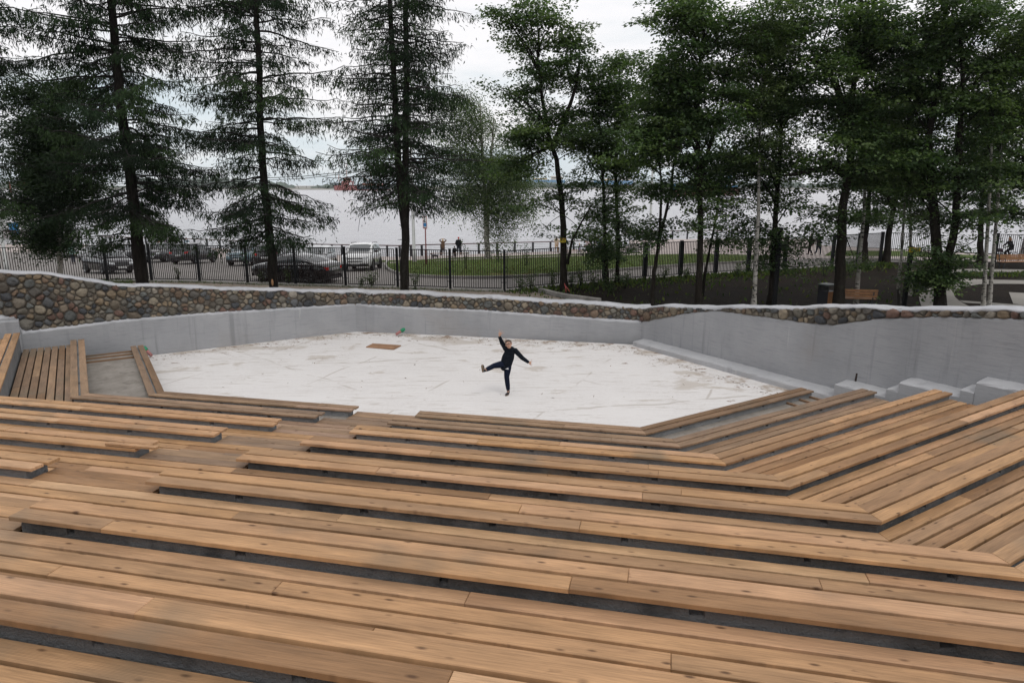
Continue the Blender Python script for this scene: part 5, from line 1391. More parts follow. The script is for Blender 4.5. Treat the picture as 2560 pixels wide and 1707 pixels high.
mp('straight maple in front of a fence post, second right of the sign maple', [(1543, 715), (1545, 600), (1540, 450), (1545, 300), (1550, 180)], 36.0, .13, [(1570, 230, 70, 85, 2.0, 1.3), (1560, 390, 75, 80, 2.0, 1.4), (1560, 520, 55, 60, 1.8, 1.0), (1560, 600, 40, 35, 1.3, .5)], 45, ntar=60, nspray=5, nleaf=34, zlo=3.)
mp('thin leaning maple with a double stem near the wall', [(1630, 765), (1636, 680), (1648, 600), (1655, 470), (1640, 330)], 29.4, .10, [(1650, 200, 85, 80, 2.0, 1.3), (1620, 360, 80, 90, 2.0, 1.5), (1650, 500, 70, 70, 1.8, 1.3), (1620, 590, 45, 40, 1.3, .7), (1690, 330, 60, 80, 1.7, .9)], 46, extra=[[(1646, 610), (1672, 500), (1690, 380), (1700, 260)]], ntar=85, nspray=5, nleaf=34, zlo=2.8)
mp('grey barked maple close to the wall, its trunk flaring at the foot', [(1747, 768), (1750, 650), (1752, 560), (1746, 420), (1744, 300), (1752, 150), (1760, 60)], 28.4, .155, [(1700, 60, 110, 85, 2.2, 1.8), (1800, 90, 90, 90, 2.0, 1.4), (1660, 190, 80, 80, 2.0, 1.2), (1780, 260, 110, 90, 2.4, 1.8), (1700, 350, 90, 80, 2.0, 1.3), (1800, 430, 80, 60, 1.8, 1.0), (1690, 480, 40, 40, 1.2, .4), (1780, 530, 45, 40, 1.2, .5), (1720, 560, 25, 25, .8, .25)], 47, extra=[[(1746, 480), (1775, 360), (1802, 270), (1812, 190)]], ntar=115, nspray=5, nleaf=34, zlo=3.)
mp('bent slender maple sapling right of the grey barked maple', [(1762, 690), (1775, 620), (1790, 545), (1800, 450), (1812, 350)], 32., .075, [(1815, 380, 60, 80, 1.6, 1.2), (1800, 500, 50, 50, 1.4, .9), (1830, 590, 45, 45, 1.3, .8)], 48, ntar=45, nspray=4, zlo=2.6)
mp('birch with flaking speckled bark left of the plain black pole', [(1884, 768), (1890, 660), (1895, 540), (1900, 350), (1906, 150)], 28.5, .105, [(1900, 60, 80, 70, 1.8, 1.2), (1880, 200, 70, 90, 1.8, 1.2), (1915, 350, 70, 80, 1.7, 1.0)], 49, name='birch_tree', grp='birch trees', bark='birch', tone='birch', leaf=.09, ntar=60, nspray=5, nleaf=36, zlo=5)
mp('dark maple trunk directly left of the plain black pole', [(1926, 768), (1933, 660), (1938, 560), (1950, 400), (1955, 250), (1962, 100)], 29.6, .15, [(1960, 50, 110, 80, 2.2, 1.5), (1900, 200, 100, 90, 2.2, 1.5), (1990, 270, 90, 90, 2.0, 1.4), (1900, 390, 100, 80, 2.2, 1.6), (1960, 480, 90, 60, 2.0, 1.4), (1880, 560, 80, 50, 1.8, 1.1), (1960, 610, 60, 40, 1.4, .7), (1930, 700, 40, 30, .9, .25)], 50, ntar=125, nspray=5, nleaf=34, zlo=2.6)
mp('largest dark maple trunk standing between the litter bin and the garden bench', [(2097, 770), (2103, 640), (2107, 519), (2123, 420), (2134, 230), (2150, 60), (2154, 0)], 28.0, .235, [(2100, 40, 120, 80, 2.4, 1.6), (2220, 60, 80, 80, 2.0, .9), (2030, 150, 90, 80, 2.0, 1.2), (2190, 200, 90, 80, 2.0, 1.2), (2060, 310, 110, 80, 2.2, 1.6), (2180, 370, 90, 80, 2.0, 1.3), (2060, 440, 110, 60, 2.2, 1.4), (2170, 510, 80, 60, 1.8, 1.0), (2040, 540, 90, 50, 2.0, 1.1), (2150, 640, 40, 60, .9, .35)], 51, extra=[[(2128, 330), (2112, 265), (2080, 185), (2035, 150)], [(2118, 440), (2080, 415), (2020, 430), (1960, 440)]], ntar=135, nspray=5, nleaf=34, zlo=3.2)
mp('white birch leaning over the wooden garden bench', [(2140, 768), (2148, 660), (2158, 560), (2161, 477), (2170, 300), (2166, 150)], 28.9, .098, [(2190, 120, 70, 80, 1.7, 1.0), (2160, 260, 70, 80, 1.7, 1.0)], 52, name='birch_tree', grp='birch trees', bark='birch', tone='birch', leaf=.09, ntar=45, nspray=5, nleaf=34, zlo=6)
fy = at(2159, 654).y
mp('far dark trunk curving up behind the white birch of the garden bench', [(2159, 654), (2163, 600), (2172, 500), (2178, 420), (2185, 330)], fy, .22, [(2190, 420, 60, 60, 2.4, 1.2), (2200, 330, 70, 60, 2.6, 1.2), (2150, 540, 50, 40, 1.8, .7)], 53, leaf=.17, ntar=45, nspray=5, spray_r=(.6, 1.2), zlo=3, zcap=30)
fy = at(2215, 657).y
mp('forked dark tree beyond the fence left of the thin birches', [(2215, 657), (2222, 590), (2236, 500), (2243, 430), (2246, 350)], fy, .24, [(2250, 430, 70, 60, 2.6, 1.2), (2230, 350, 80, 60, 2.6, 1.1), (2220, 520, 45, 35, 1.6, .5)], 54, extra=[[(2232, 520), (2215, 480), (2205, 420)]], leaf=.17, ntar=45, nspray=5, spray_r=(.6, 1.2), zlo=4, zcap=30)
mp('thin birch left of the pole with the yellow sign', [(2247, 768), (2246, 720), (2259, 560), (2266, 400), (2270, 220)], 28.8, .072, [(2270, 150, 70, 80, 1.6, 1.0), (2270, 290, 60, 80, 1.5, 1.0)], 55, name='birch_tree', grp='birch trees', bark='birch', tone='birch', leaf=.09, ntar=45, nspray=5, nleaf=34, zlo=6)
mp('slight birch just behind the pole with the yellow sign', [(2276, 735), (2277, 640), (2276, 540), (2270, 420), (2268, 300)], 32.0, .085, [(2290, 280, 60, 80, 1.6, 1.0), (2280, 420, 60, 60, 1.5, 1.0), (2310, 540, 45, 40, 1.2, .6)], 56, name='birch_tree', grp='birch trees', bark='birch', tone='birch', leaf=.09, ntar=50, nspray=5, nleaf=34, zlo=3.5)
mp('massive maple splitting into two dark stems with leafy shoots at its foot', [(2350, 775), (2348, 700), (2338, 570), (2330, 450), (2322, 344), (2349, 191), (2366, 0)], 27.4, .235, [(2330, 40, 110, 80, 2.4, 1.4), (2440, 60, 100, 80, 2.2, 1.3), (2300, 180, 90, 80, 2.0, 1.1), (2420, 190, 100, 80, 2.2, 1.3), (2350, 310, 120, 80, 2.4, 1.5), (2300, 420, 90, 70, 2.0, 1.2), (2420, 390, 100, 70, 2.2, 1.3), (2350, 500, 90, 60, 2.0, 1.1), (2440, 560, 80, 45, 1.8, .9), (2320, 610, 70, 45, 1.6, .8), (2340, 720, 50, 40, .9, .55), (2370, 660, 50, 40, 1.0, .4)], 57, extra=[[(2353, 712), (2375, 640), (2390, 560), (2396, 420), (2406, 230), (2400, 60)]], ntar=150, nspray=5, nleaf=34, zlo=1.0)
mp('left stem of the pale double birch before the garden paths', [(2458, 775), (2464, 660), (2474, 490), (2481, 300), (2490, 120)], 27.7, .088, [(2490, 110, 70, 70, 1.6, 1.0), (2470, 250, 60, 80, 1.5, 1.0)], 58, name='birch_tree', grp='birch trees', bark='birch', tone='birch', leaf=.09, ntar=40, nspray=5, nleaf=34, zlo=6)
mp('right stem of the pale double birch before the garden paths', [(2472, 775), (2484, 620), (2497, 480), (2506, 300), (2518, 120)], 27.9, .085, [(2530, 130, 70, 70, 1.6, 1.0), (2520, 280, 60, 80, 1.5, 1.0)], 59, name='birch_tree', grp='birch trees', bark='birch', tone='birch', leaf=.09, ntar=40, nspray=5, nleaf=34, zlo=6)
fy = at(2450, 657).y
mp('dark trunk behind the pale double birch, near the gate', [(2450, 657), (2452, 590), (2453, 520), (2462, 420), (2470, 330)], fy, .21, [(2460, 420, 70, 60, 2.4, 1.2), (2500, 480, 60, 50, 2.0, .9), (2430, 520, 50, 50, 1.8, .7), (2470, 330, 70, 60, 2.4, 1.0)], 60, leaf=.16, ntar=55, nspray=5, spray_r=(.6, 1.1), zlo=3, zcap=30)
mp('maple reaching in from beyond the right edge', [(2640, 775), (2640, 600), (2630, 400), (2620, 200), (2620, 60)], 28.5, .2, [(2560, 80, 90, 90, 2.0, 1.3), (2560, 250, 80, 90, 2.0, 1.2), (2540, 400, 70, 80, 1.8, 1.0), (2500, 520, 70, 40, 1.6, .8), (2640, 250, 90, 200, 2.2, 1.4)], 61, ntar=90, nspray=5, nleaf=34, zlo=3)
# ------------------------------------------------------------------ people
def fuse(mb, name, m, parent, voxel=.012, it=6, off=None):
    """weld the collected tubes and ellipsoids into one continuous skin"""
    tmp = mb.build('tmp_fuse', m)
    md_ = tmp.modifiers.new('r', 'REMESH'); md_.mode = 'VOXEL'; md_.voxel_size = voxel; md_.use_smooth_shade = True
    ms_ = tmp.modifiers.new('s', 'SMOOTH'); ms_.iterations = it; ms_.factor = .5
    dg = bpy.context.evaluated_depsgraph_get(); me = bpy.data.meshes.new_from_object(tmp.evaluated_get(dg)); bpy.data.objects.remove(tmp, do_unlink=True)
    me.name = name
    if not me.materials: me.materials.append(m)
    o = bpy.data.objects.new(name, me); COL.objects.link(o); o.parent = parent
    for p in me.polygons: p.use_smooth = True
    return o
M['skin'] = mat('skin', (.50, .30, .215), .55, spec=.35, var=.08, vscale=9)
def cloth(name, c, v=.18): return mat(name, c, .9, spec=.15, var=v, vscale=7, bump=.5, bscale=60)
def V3(*a): return Vector(a)
def hand_into(mb, wrist, tip, spread, k=1., nrm=None, closed=0.):
    """palm, four fingers of different length and a thumb leaving the side of the palm"""
    d = (tip-wrist); L = d.length; d.normalize(); s = spread-d*spread.dot(d); s.normalize(); n_ = d.cross(s)
    pc = wrist+d*L*.28; Mx = Matrix((s, d, n_)).transposed()
    mb.sphere(pc, (.036*k, L*.33, .016*k), 10, M=Mx)
    for i, (o_, l_) in enumerate(((-.027, .42), (-.009, .50), (.009, .47), (.026, .37))):
        b_ = wrist+d*L*.46+s*o_*k; sp_ = s*o_*4.2*k*.6
        p1 = b_+d*L*l_*.5+sp_*.4+n_*(.004+closed*.02); p2 = b_+d*L*l_+sp_+n_*(.014+closed*.05)
        mb.tube([b_-d*.01, b_, p1, p2], [.0085*k, .0085*k, .0078*k, .0058*k], 7)
    tb0 = wrist+d*L*.18-s*.028*k; mb.tube([tb0, tb0+d*L*.16-s*.022*k+n_*.004, tb0+d*L*.34-s*.034*k+n_*.008], [.0105*k, .0095*k, .0068*k], 7)
def figure(root, J, C, k=1., voxel=.012, detail=False, dress=None, coat=False):
    """J: joints in world space; C: materials for top, legs, shoes, hair"""
    o0 = root.location; Q = {a: (b-o0) for a, b in J.items() if isinstance(b, Vector)}
    up = (Q['crown']-Q['chin']).normalized(); fw = Q['face'].copy() if 'face' in Q else V3(0, -1, 0)
    fw = J['face'] if 'face' in J else V3(0, -1, 0)
    fw = (fw-up*fw.dot(up)).normalized(); rt = up.cross(fw); hc = (Q['crown']+Q['chin'])/2; hh = (Q['crown']-Q['chin']).length/2
    Mh = Matrix((rt, fw, up)).transposed()
    # body: one continuous skin from crown to ankle
    mb = MB(); mb.sphere(hc+up*hh*.12, (hh*.70, hh*.80, hh*.86), 12, M=Mh); mb.sphere(hc-up*hh*.42+fw*hh*.16, (hh*.50, hh*.52, hh*.56), 10, M=Mh)
    mb.tube([hc+fw*hh*.74+up*hh*.08, hc+fw*hh*.90-up*hh*.12, hc+fw*hh*.74-up*hh*.18], [.008*k, .014*k, .012*k], 6)
    for s in (-1, 1): mb.sphere(hc+rt*s*hh*.70-up*hh*.02, (hh*.09, hh*.15, hh*.24), 8, M=Mh)
    nb = (Q['shR']+Q['shL'])/2
    mb.tube([hc-up*hh*.45-fw*.01, nb], [.048*k, .055*k], 8); pel = (Q['hipR']+Q['hipL'])/2
    mb.tube([nb-(nb-pel)*.05, nb*.65+pel*.35, nb*.3+pel*.7, pel], [.09*k, .115*k, .10*k, .105*k], 10)
    for s in 'RL':
        mb.tube([nb*.4+Q['sh'+s]*.6, Q['sh'+s], Q['el'+s], Q['wr'+s]], [.05*k, .048*k, .036*k, .024*k], 8)
        hand_into(mb, Q['wr'+s], Q['ha'+s], (V3(.3, 0, 1) if 'sp'+s not in J else J['sp'+s]), k)
        mb.tube([Q['hip'+s], Q['kn'+s], Q['an'+s], Q['an'+s]+(Q['to'+s]-Q['an'+s])*.3], [.078*k, .052*k, .035*k, .03*k], 8)
    fuse(mb, 'body', M['skin'], root, voxel*(.55 if detail else 1.), 4)
    # top
    mb = MB(); ax = (nb-pel); 
    wS = (Q['shR']-Q['shL']).length/2; sd_ = (Q['shR']-Q['shL']).normalized(); dp_ = sd_.cross(ax.normalized()); Mt = Matrix((sd_, dp_, ax.normalized())).transposed()
    hem = J.get('hem', None); f0 = .02 if hem is None else -.12
    for f, wx, dx_ in ((.95, .70, .085), (.80, .86, .115), (.58, .86, .125), (.36, .82, .125), (.16, .80, .12), (f0, .80, .112)):
        mb.sphere(pel+ax*f, (wS*wx*1.08+.030*k, dx_*1.1*k, .125*k), 12, M=Mt)
    for sx in (-.45, 0, .45): mb.tube([pel+ax*f0+sd_*sx*wS, pel+ax*.5+sd_*sx*wS, pel+ax*.9+sd_*sx*wS*.8], [.105*k, .115*k, .09*k], 10)
    for s in 'RL':
        mb.tube([nb*.45+Q['sh'+s]*.55, Q['sh'+s], Q['el'+s], Q['wr'+s]*.93+Q['el'+s]*.07], [.070*k, .076*k, .064*k, .044*k], 9)
        mb.tube([Q['wr'+s]*.88+Q['el'+s]*.12, Q['wr'+s]*1.0+Q['el'+s]*.0], [.041*k, .034*k], 9)
    if coat: 
        mb.tube([pel+ax*.1, pel-ax*.35, pel-ax*.8], [.15*k, .17*k, .20*k], 12)
    if J.get('hood'): 
        mb.lathe([(.0, 0), (.01, 0)], nb, 4); mb.tube([nb+rt*.075-fw*.0+up*.0, nb+rt*.06-fw*.07+up*.02, nb-fw*.10+up*.03, nb-rt*.06-fw*.07+up*.02, nb-rt*.075+up*.0, nb-rt*.03+fw*.075-up*.02, nb+rt*.03+fw*.075-up*.02, nb+rt*.075], .034*k, 8)
    fuse(mb, 'top', C['top'], root, voxel*(.8 if detail else 1.), 8 if detail else 5)
    # trousers or skirt
    mb = MB(); mb.sphere(pel+ax*.03, (wS*.62+.03*k, .105*k, .11*k), 10, M=Mt)
    for s in 'RL':
        mb.tube([Q['hip'+s]+ax*.05, Q['hip'+s], Q['kn'+s]*.5+Q['hip'+s]*.5, Q['kn'+s], Q['an'+s]*.6+Q['kn'+s]*.4, Q['an'+s]*.93+Q['kn'+s]*.07], [.10*k, .106*k, .094*k, .074*k, .067*k, .050*k], 10)
    if dress: mb.tube([pel+ax*.2, pel-ax*.4, pel-ax*dress], [.13*k, .17*k, .20*k], 12)
    fuse(mb, 'trousers' if not dress else 'skirt', C['legs'], root, voxel*(.8 if detail else 1.), 8 if detail else 5)
    # shoes
    for s in 'RL':
        an, to = Q['an'+s], Q['to'+s]; upv = J.get('up'+s, V3(0, 0, 1)); d = (to-an); d = d-upv*d.dot(upv); d.normalize(); sw = d.cross(upv).normalized(); Ms = Matrix((sw, d, upv)).transposed()
        h_ = max(.03, (an-to).dot(upv)); base = an-upv*h_
        L_ = (to-an-upv*(to-an).dot(upv)).length
        sm_ = MB(); sm_.sphere(base+d*(L_*.08)+upv*.045*k, (.036*k, .055*k, .05*k), 10, M=Ms); sm_.sphere(base+d*L_*.55+upv*.035*k, (.038*k, L_*.5, .036*k), 10, M=Ms); sm_.tube([base+upv*.04*k, an+upv*.01], [.04*k, .042*k], 8)
        so_ = fuse(sm_, 'shoe', C['shoes'], root, voxel*(.6 if detail else 1.), 4)
        sl_ = MB(); n_ = 14; prof = []
        for q in range(n_):
            a = 2*math.pi*q/n_; y = math.sin(a); x = math.cos(a)*(.040 if y > 0 else .034)*k; prof.append(base+sw*x+d*(L_*.42+y*(L_*.62+.0)))
        vs = [p-upv*.004 for p in prof]+[p+upv*.022*k for p in prof]
        sl_.add(vs, [tuple(range(n_-1, -1, -1)), tuple(range(n_, 2*n_))]+[(q, (q+1) % n_, n_+(q+1) % n_, n_+q) for q in range(n_)]); s2 = sl_.build('sole', C.get('sole', M['rubber']), so_); fix_normals(s2)
    # hair
    mb = MB(); mb.sphere(hc+up*hh*.26-fw*hh*.10, (hh*.76, hh*.82, hh*.82), 12, M=Mh)
    if J.get('fringe'): mb.sphere(hc+up*hh*.62+fw*hh*.42, (hh*.62, hh*.34, hh*.26), 10, M=Mh)
    if J.get('long'): mb.tube([hc-fw*hh*.5, hc-fw*hh*.75-up*hh*1.0, hc-fw*hh*.7-up*hh*J['long']], [hh*.75, hh*.75, hh*.35], 10)
    ho = fuse(mb, 'hair' if not C.get('cap') else 'cap', C.get('cap') or C['hair'], root, voxel*(.6 if detail else 1.), 3)
    return Q, up, fw, rt, hc, hh
HAIR = {'brown': mat('brown_hair', (.045, .026, .016), .6, var=.4, vscale=40), 'blond': mat('blond_hair', (.42, .30, .17), .6, var=.25, vscale=30), 'dark': mat('dark_hair', (.018, .013, .011), .55, var=.3, vscale=30), 'ginger': mat('fair_reddish_hair', (.30, .15, .07), .6, var=.25, vscale=30)}
# ---- the boy on the stage, kicking one leg out sideways with one arm up
BY = 15.45
def bj(zx, zy, dy=0.): return atY(1180+zx/7.84, 800+zy/7.84, BY+dy)
boy = empty('person', Vector((bj(705, 1400).x, BY, 0)), 0, 'boy in a dark hooded top and navy joggers kicking one leg sideways on the stage', 'person')
J = dict(crown=bj(694, 388, .02), chin=bj(742, 561, -.05), face=V3(-.10, -1, -.05), shR=bj(664, 568, .0), shL=bj(842, 590, .0), elR=bj(584, 436, .09), wrR=bj(534, 318, .06), haR=bj(590, 200, .02), elL=bj(985, 742, -.03), wrL=bj(1116, 834, -.06), haL=bj(1186, 838, -.10),
    hipR=bj(622, 858, 0), hipL=bj(704, 900, 0), knR=bj(425, 898, -.12), anR=bj(258, 985, -.32), knL=bj(680, 1110, -.05), anL=bj(712, 1338, 0.), hood=True, fringe=True, hem=True, spR=V3(.6, -.2, -.3), spL=V3(.3, .1, 1.))
J['anL'].z = .075; J['toL'] = V3(J['anL'].x-.06, BY-.155, .0); J['upL'] = V3(0, 0, 1)
upR = V3(.80, .58, .12).normalized(); J['upR'] = upR; fR = V3(-.10, -.08, .95); fR = (fR-upR*fR.dot(upR)).normalized(); J['toR'] = J['anR']-upR*.075+fR*.15
navy = cloth('navy_joggers', (.006, .010, .024)); hoodm = cloth('blue_black_hooded_top', (.0055, .008, .013))
CB = dict(top=hoodm, legs=navy, shoes=mat('black_trainers', (.012, .012, .016), .7), sole=mat('tan_shoe_sole', (.17, .12, .075), .8), hair=HAIR['brown'])
Q, up, fw, rt, hc, hh = figure(boy, J, CB, .84, .0085, True)
M['specs'] = mat('dark_spectacle_frame', (.03, .012, .012), .4)
mb = MB()
for s in (-1, 1):
    c = hc+rt*s*hh*.33+fw*hh*.86+up*hh*.05
    mb.tube([c+rt*math.cos(a)*hh*.24+up*math.sin(a)*hh*.17 for a in np.linspace(0, 2*math.pi, 13)], .004, 5, cap=False)
    mb.tube([c+rt*s*hh*.24, hc+rt*s*hh*.74+up*hh*.06], .0035, 4)
mb.tube([hc+rt*hh*.10+fw*hh*.89+up*hh*.06, hc-rt*hh*.10+fw*hh*.89+up*hh*.06], .004, 4); mb.build('spectacles', M['specs'], boy)
for s in (-1, 1):
    mb = MB(); mb.sphere(hc+rt*s*hh*.33+fw*hh*.74+up*hh*.06, (.013, .010, .009), 8); eo = mb.build('eye', mat('eye_white', (.6, .58, .55), .3), boy)
    mb = MB(); mb.sphere(hc+rt*s*hh*.33+fw*hh*.80+up*hh*.06, (.006, .006, .006), 8); mb.build('iris', M['black'], eo)
mb = MB(); mb.tube([hc-rt*hh*.22+fw*hh*.62-up*hh*.50, hc+fw*hh*.68-up*hh*.53, hc+rt*hh*.22+fw*hh*.62-up*hh*.50], [.004, .007, .004], 6); mb.build('mouth', mat('lips', (.36, .13, .11), .5), boy)
# white leaping cat emblem on the thigh
pts = [(658, 957), (668, 950), (682, 950), (694, 944), (702, 934), (707, 944), (718, 950), (717, 959), (706, 962), (710, 972), (699, 968), (690, 961), (674, 962), (664, 966)]
mb = MB(); vs = [bj(x, y, -.098) - boy.location for x, y in pts]; vs2 = [v+V3(0, .012, 0) for v in vs]; n_ = len(vs)
mb.add(vs+vs2, [tuple(range(n_)), tuple(range(2*n_-1, n_-1, -1))]+[(i, (i+1) % n_, n_+(i+1) % n_, n_+i) for i in range(n_)]); o = mb.build('emblem', M['white'], boy); fix_normals(o)
# ---- people by the river
def person(p, h, yaw, lab, C, pose='stand', grp='walkers by the river', **k):
    """pose is built facing +x then turned by yaw"""
    root = empty('person', p, 0, lab, 'person', grp); c_, s_ = math.cos(yaw), math.sin(yaw)
    def w_(x, y, z): return Vector((p.x+(x*c_-y*s_)*h, p.y+(x*s_+y*c_)*h, p.z+z*h))
    T = dict(crown=w_(0, 0, 1), chin=w_(.012, 0, .868), shR=w_(0, -.105, .815), shL=w_(0, .105, .815), elR=w_(-.01, -.145, .64), elL=w_(-.01, .145, .64), wrR=w_(.05, -.14, .50), wrL=w_(.05, .14, .50), haR=w_(.07, -.13, .41), haL=w_(.07, .13, .41),
        hipR=w_(0, -.055, .50), hipL=w_(0, .055, .50), knR=w_(.01, -.058, .275), knL=w_(.01, .058, .275), anR=w_(0, -.058, .045), anL=w_(0, .058, .045), toR=w_(.09, -.065, 0), toL=w_(.09, .065, 0))
    if pose == 'walk':
        T.update(knR=w_(.09, -.055, .28), anR=w_(.10, -.055, .05), toR=w_(.19, -.06, .015), knL=w_(-.01, .055, .27), anL=w_(-.15, .055, .065), toL=w_(-.07, .06, .0), elR=w_(-.09, -.14, .65), wrR=w_(-.06, -.14, .51), haR=w_(-.02, -.13, .43), elL=w_(.05, .14, .65), wrL=w_(.14, .12, .55), haL=w_(.20, .11, .50))
    if pose == 'hands_up': T.update(elR=w_(.03, -.20, .90), wrR=w_(.04, -.09, .97), haR=w_(.03, -.02, 1.0), elL=w_(.03, .20, .90), wrL=w_(.04, .09, .97), haL=w_(.03, .02, 1.0))
    if pose == 'pockets': T.update(elR=w_(-.05, -.16, .66), wrR=w_(.02, -.115, .53), haR=w_(.05, -.09, .46), elL=w_(-.05, .16, .66), wrL=w_(.02, .115, .53), haL=w_(.05, .09, .46))
    if pose == 'sit':
        dz = -.50+k.get('seat', .27); 
        for a in ('crown', 'chin', 'shR', 'shL', 'elR', 'elL', 'wrR', 'wrL', 'haR', 'haL', 'hipR', 'hipL'): T[a] = T[a]+V3(0, 0, dz*h)
        for s, y in (('R', -.06), ('L', .06)): T['kn'+s] = w_(.24, y, .28 if k.get('seat', .27) > .2 else .24); T['an'+s] = w_(.26 if k.get('seat', .27) > .2 else .40, y, .05); T['to'+s] = w_(.35 if k.get('seat', .27) > .2 else .46, y*1.2, .0); T['wr'+s] = w_(.17, y*1.6, .40+dz+.28); T['ha'+s] = w_(.24, y*1.4, .36+dz+.28)
    if pose == 'bend': T.update(crown=w_(.36, 0, .84), chin=w_(.36, 0, .71), shR=w_(.24, -.10, .75), shL=w_(.24, .10, .75), elR=w_(.28, -.13, .58), elL=w_(.28, .13, .58), wrR=w_(.38, -.09, .52), wrL=w_(.38, .09, .52), haR=w_(.46, -.07, .50), haL=w_(.46, .07, .50))
    if pose == 'push': T.update(elR=w_(.03, -.13, .65), elL=w_(.03, .13, .65), wrR=w_(.18, -.10, .60), wrL=w_(.18, .10, .60), haR=w_(.25, -.08, .59), haL=w_(.25, .08, .59), knR=w_(.08, -.055, .28), anR=w_(.08, -.055, .05), toR=w_(.17, -.06, .0), anL=w_(-.12, .055, .05), toL=w_(-.04, .06, .0))
    T['face'] = V3(c_, s_, 0)
    for a in ('long', 'hood'): 
        if a in k: T[a] = k[a]
    figure(root, T, C, k.get('w', h/1.72), k.get('voxel', .016), False, k.get('dress'), k.get('coat', False))
    return root
def CC(top, legs, hair, shoes=(.02, .02, .02), cap=None): return dict(top=cloth('cloth_top', top), legs=cloth('cloth_legs', legs), shoes=mat('shoe', shoes, .7), hair=HAIR[hair], cap=cloth('cap_cloth', cap) if cap else None)
def pxp(x, y): return at(x, y, .012)
AWAY = R(90)
person(pxp(1147, 638), 1.80, AWAY, 'man in black with a red cap standing at the river railing, back turned', CC((.008, .009, .011), (.02, .024, .035), 'dark', cap=(.40, .03, .03)), 'pockets')
person(pxp(1108, 640), 1.68, AWAY, 'woman in a brown top at the railing with both hands raised to fair hair', CC((.13, .085, .055), (.06, .045, .04), 'blond'), 'hands_up', long=1.4)
person(pxp(1391, 631), 1.70, AWAY+R(-20), 'woman with long brown hair in beige walking along the railing', CC((.45, .36, .27), (.42, .30, .20), 'brown'), 'walk', long=3.2)
person(pxp(1448, 638), 1.12, R(200), 'small fair child in a lavender top between the pram and the promenade bench', CC((.34, .28, .42), (.30, .27, .36), 'blond'), 'walk')
person(pxp(1478, 637), 1.62, R(180), 'dark haired woman in pale pink bending over the pram', CC((.48, .38, .40), (.10, .085, .08), 'dark'), 'bend')
person(pxp(1497, 638), 1.80, R(190), 'man in a pale blue shirt and teal trousers walking behind the pram', CC((.20, .27, .33), (.03, .075, .095), 'dark'), 'push')
person(pxp(1506, 640), 1.15, R(200), 'child in a bright pink top half hidden by a maple trunk', CC((.55, .06, .17), (.35, .24, .17), 'ginger'), 'walk')
person(pxp(184, 660), 1.72, R(80), 'person in a mint green shirt standing among the cars at the left', CC((.33, .52, .44), (.03, .035, .05), 'dark'), 'stand')
person(pxp(402, 631), 1.62, AWAY, 'fair woman in bright pink at the railing beyond the cars', CC((.60, .06, .12), (.05, .05, .07), 'ginger'), 'stand', long=1.5)
person(pxp(416, 630), 1.66, AWAY, 'fair woman in mauve at the railing beside the one in bright pink', CC((.20, .15, .22), (.05, .05, .07), 'ginger'), 'stand', long=1.2)
person(pxp(469, 632), 1.74, AWAY+R(15), 'dark haired person in a pale denim jacket at the railing beyond the cars', CC((.27, .34, .40), (.05, .06, .09), 'brown'), 'stand')
person(pxp(34, 613), 1.75, R(10), 'man in dark clothes sitting low at the far left edge', CC((.02, .022, .028), (.025, .025, .03), 'dark', cap=(.05, .03, .03)), 'sit', seat=.12)
person(pxp(2024, 638), 1.78, AWAY+R(40), 'person all in black behind the fence left of the largest maple trunk', CC((.009, .009, .01), (.012, .012, .014), 'dark'), 'walk')
person(pxp(2044, 639), 1.74, AWAY-R(60), 'person in black with dark jeans and white shoes behind the fence', CC((.012, .012, .015), (.025, .032, .05), 'brown', (.6, .6, .6)), 'walk')
person(pxp(2553, 656), 1.66, R(170), 'woman in a long pale skirt walking behind the cyclist at the right edge', CC((.18, .17, .17), (.28, .28, .27), 'brown'), 'walk', dress=.75)
# bench, child and dog
def park_bench(p, yaw, lab, L_=1.9, back=True, grp='wooden park benches', arms=True):
    root = empty('park_bench', p, yaw, lab, 'bench', grp)
    for z, ys in ((.44, (-.17, -.05, .07, .19)),):
        for y in ys:
            mb = MB(); mb.box((-L_/2, y-.05, z-.02), (L_/2, y+.05, z+.015), .008); mb.build('seat_slat', M['benchwood'], root)
    if back:
        for z in (.56, .68, .80):
            mb = MB(); y = .25+(z-.5)*.22; mb.box((-L_/2, y-.015, z-.05), (L_/2, y+.02, z+.05), .008); mb.build('back_slat', M['benchwood'], root)
    for x in (-L_/2+.15, L_/2-.15):
        mb = MB(); mb.box((x-.03, -.2, 0), (x+.03, -.14, .42), .006); mb.box((x-.03, .14, 0), (x+.03, .2, .42), .006); mb.box((x-.03, -.2, .38), (x+.03, .25, .42), .006)
        if back: mb.box((x-.025, .20, .40), (x+.025, .25, .62), .006); mb.box((x-.025, .26, .60), (x+.025, .31, .85), .006)
        mb.build('leg', M['rail'], root)
        if arms:
            mb = MB(); mb.tube([(x, -.2, .42), (x, -.22, .62), (x, -.1, .66), (x, .26, .62)], .022, 6); mb.build('armrest', M['rail'], root)
    return root
M['benchwood'] = mat('varnished_bench_slats', (.24, .115, .048), .5, var=.25, vscale=6)
pb_ = at(1124, 646, .01); park_bench(pb_, R(182), 'low wooden bench on the promenade in front of the man with the red cap', 3.4, False, arms=False)
person(pb_+V3(.45, .1, 0), 1.25, AWAY, 'child in black sitting on the promenade bench below the man with the red cap', CC((.012, .012, .014), (.02, .02, .03), 'brown'), 'sit', seat=.36)
park_bench(at(1442, 637, .01), R(185), 'wooden bench on the promenade behind the small lavender child', 2.6, False, arms=False)
pg = atz(2142, 768, GZ); park_bench(pg+V3(-.22, -.2, 0), R(168), 'varnished wooden garden bench just behind the right hand wall', 1.55)
park_bench(at(2540, 672, .01), R(8), 'wooden bench seen from behind at the far right below the cyclist', 2.4)
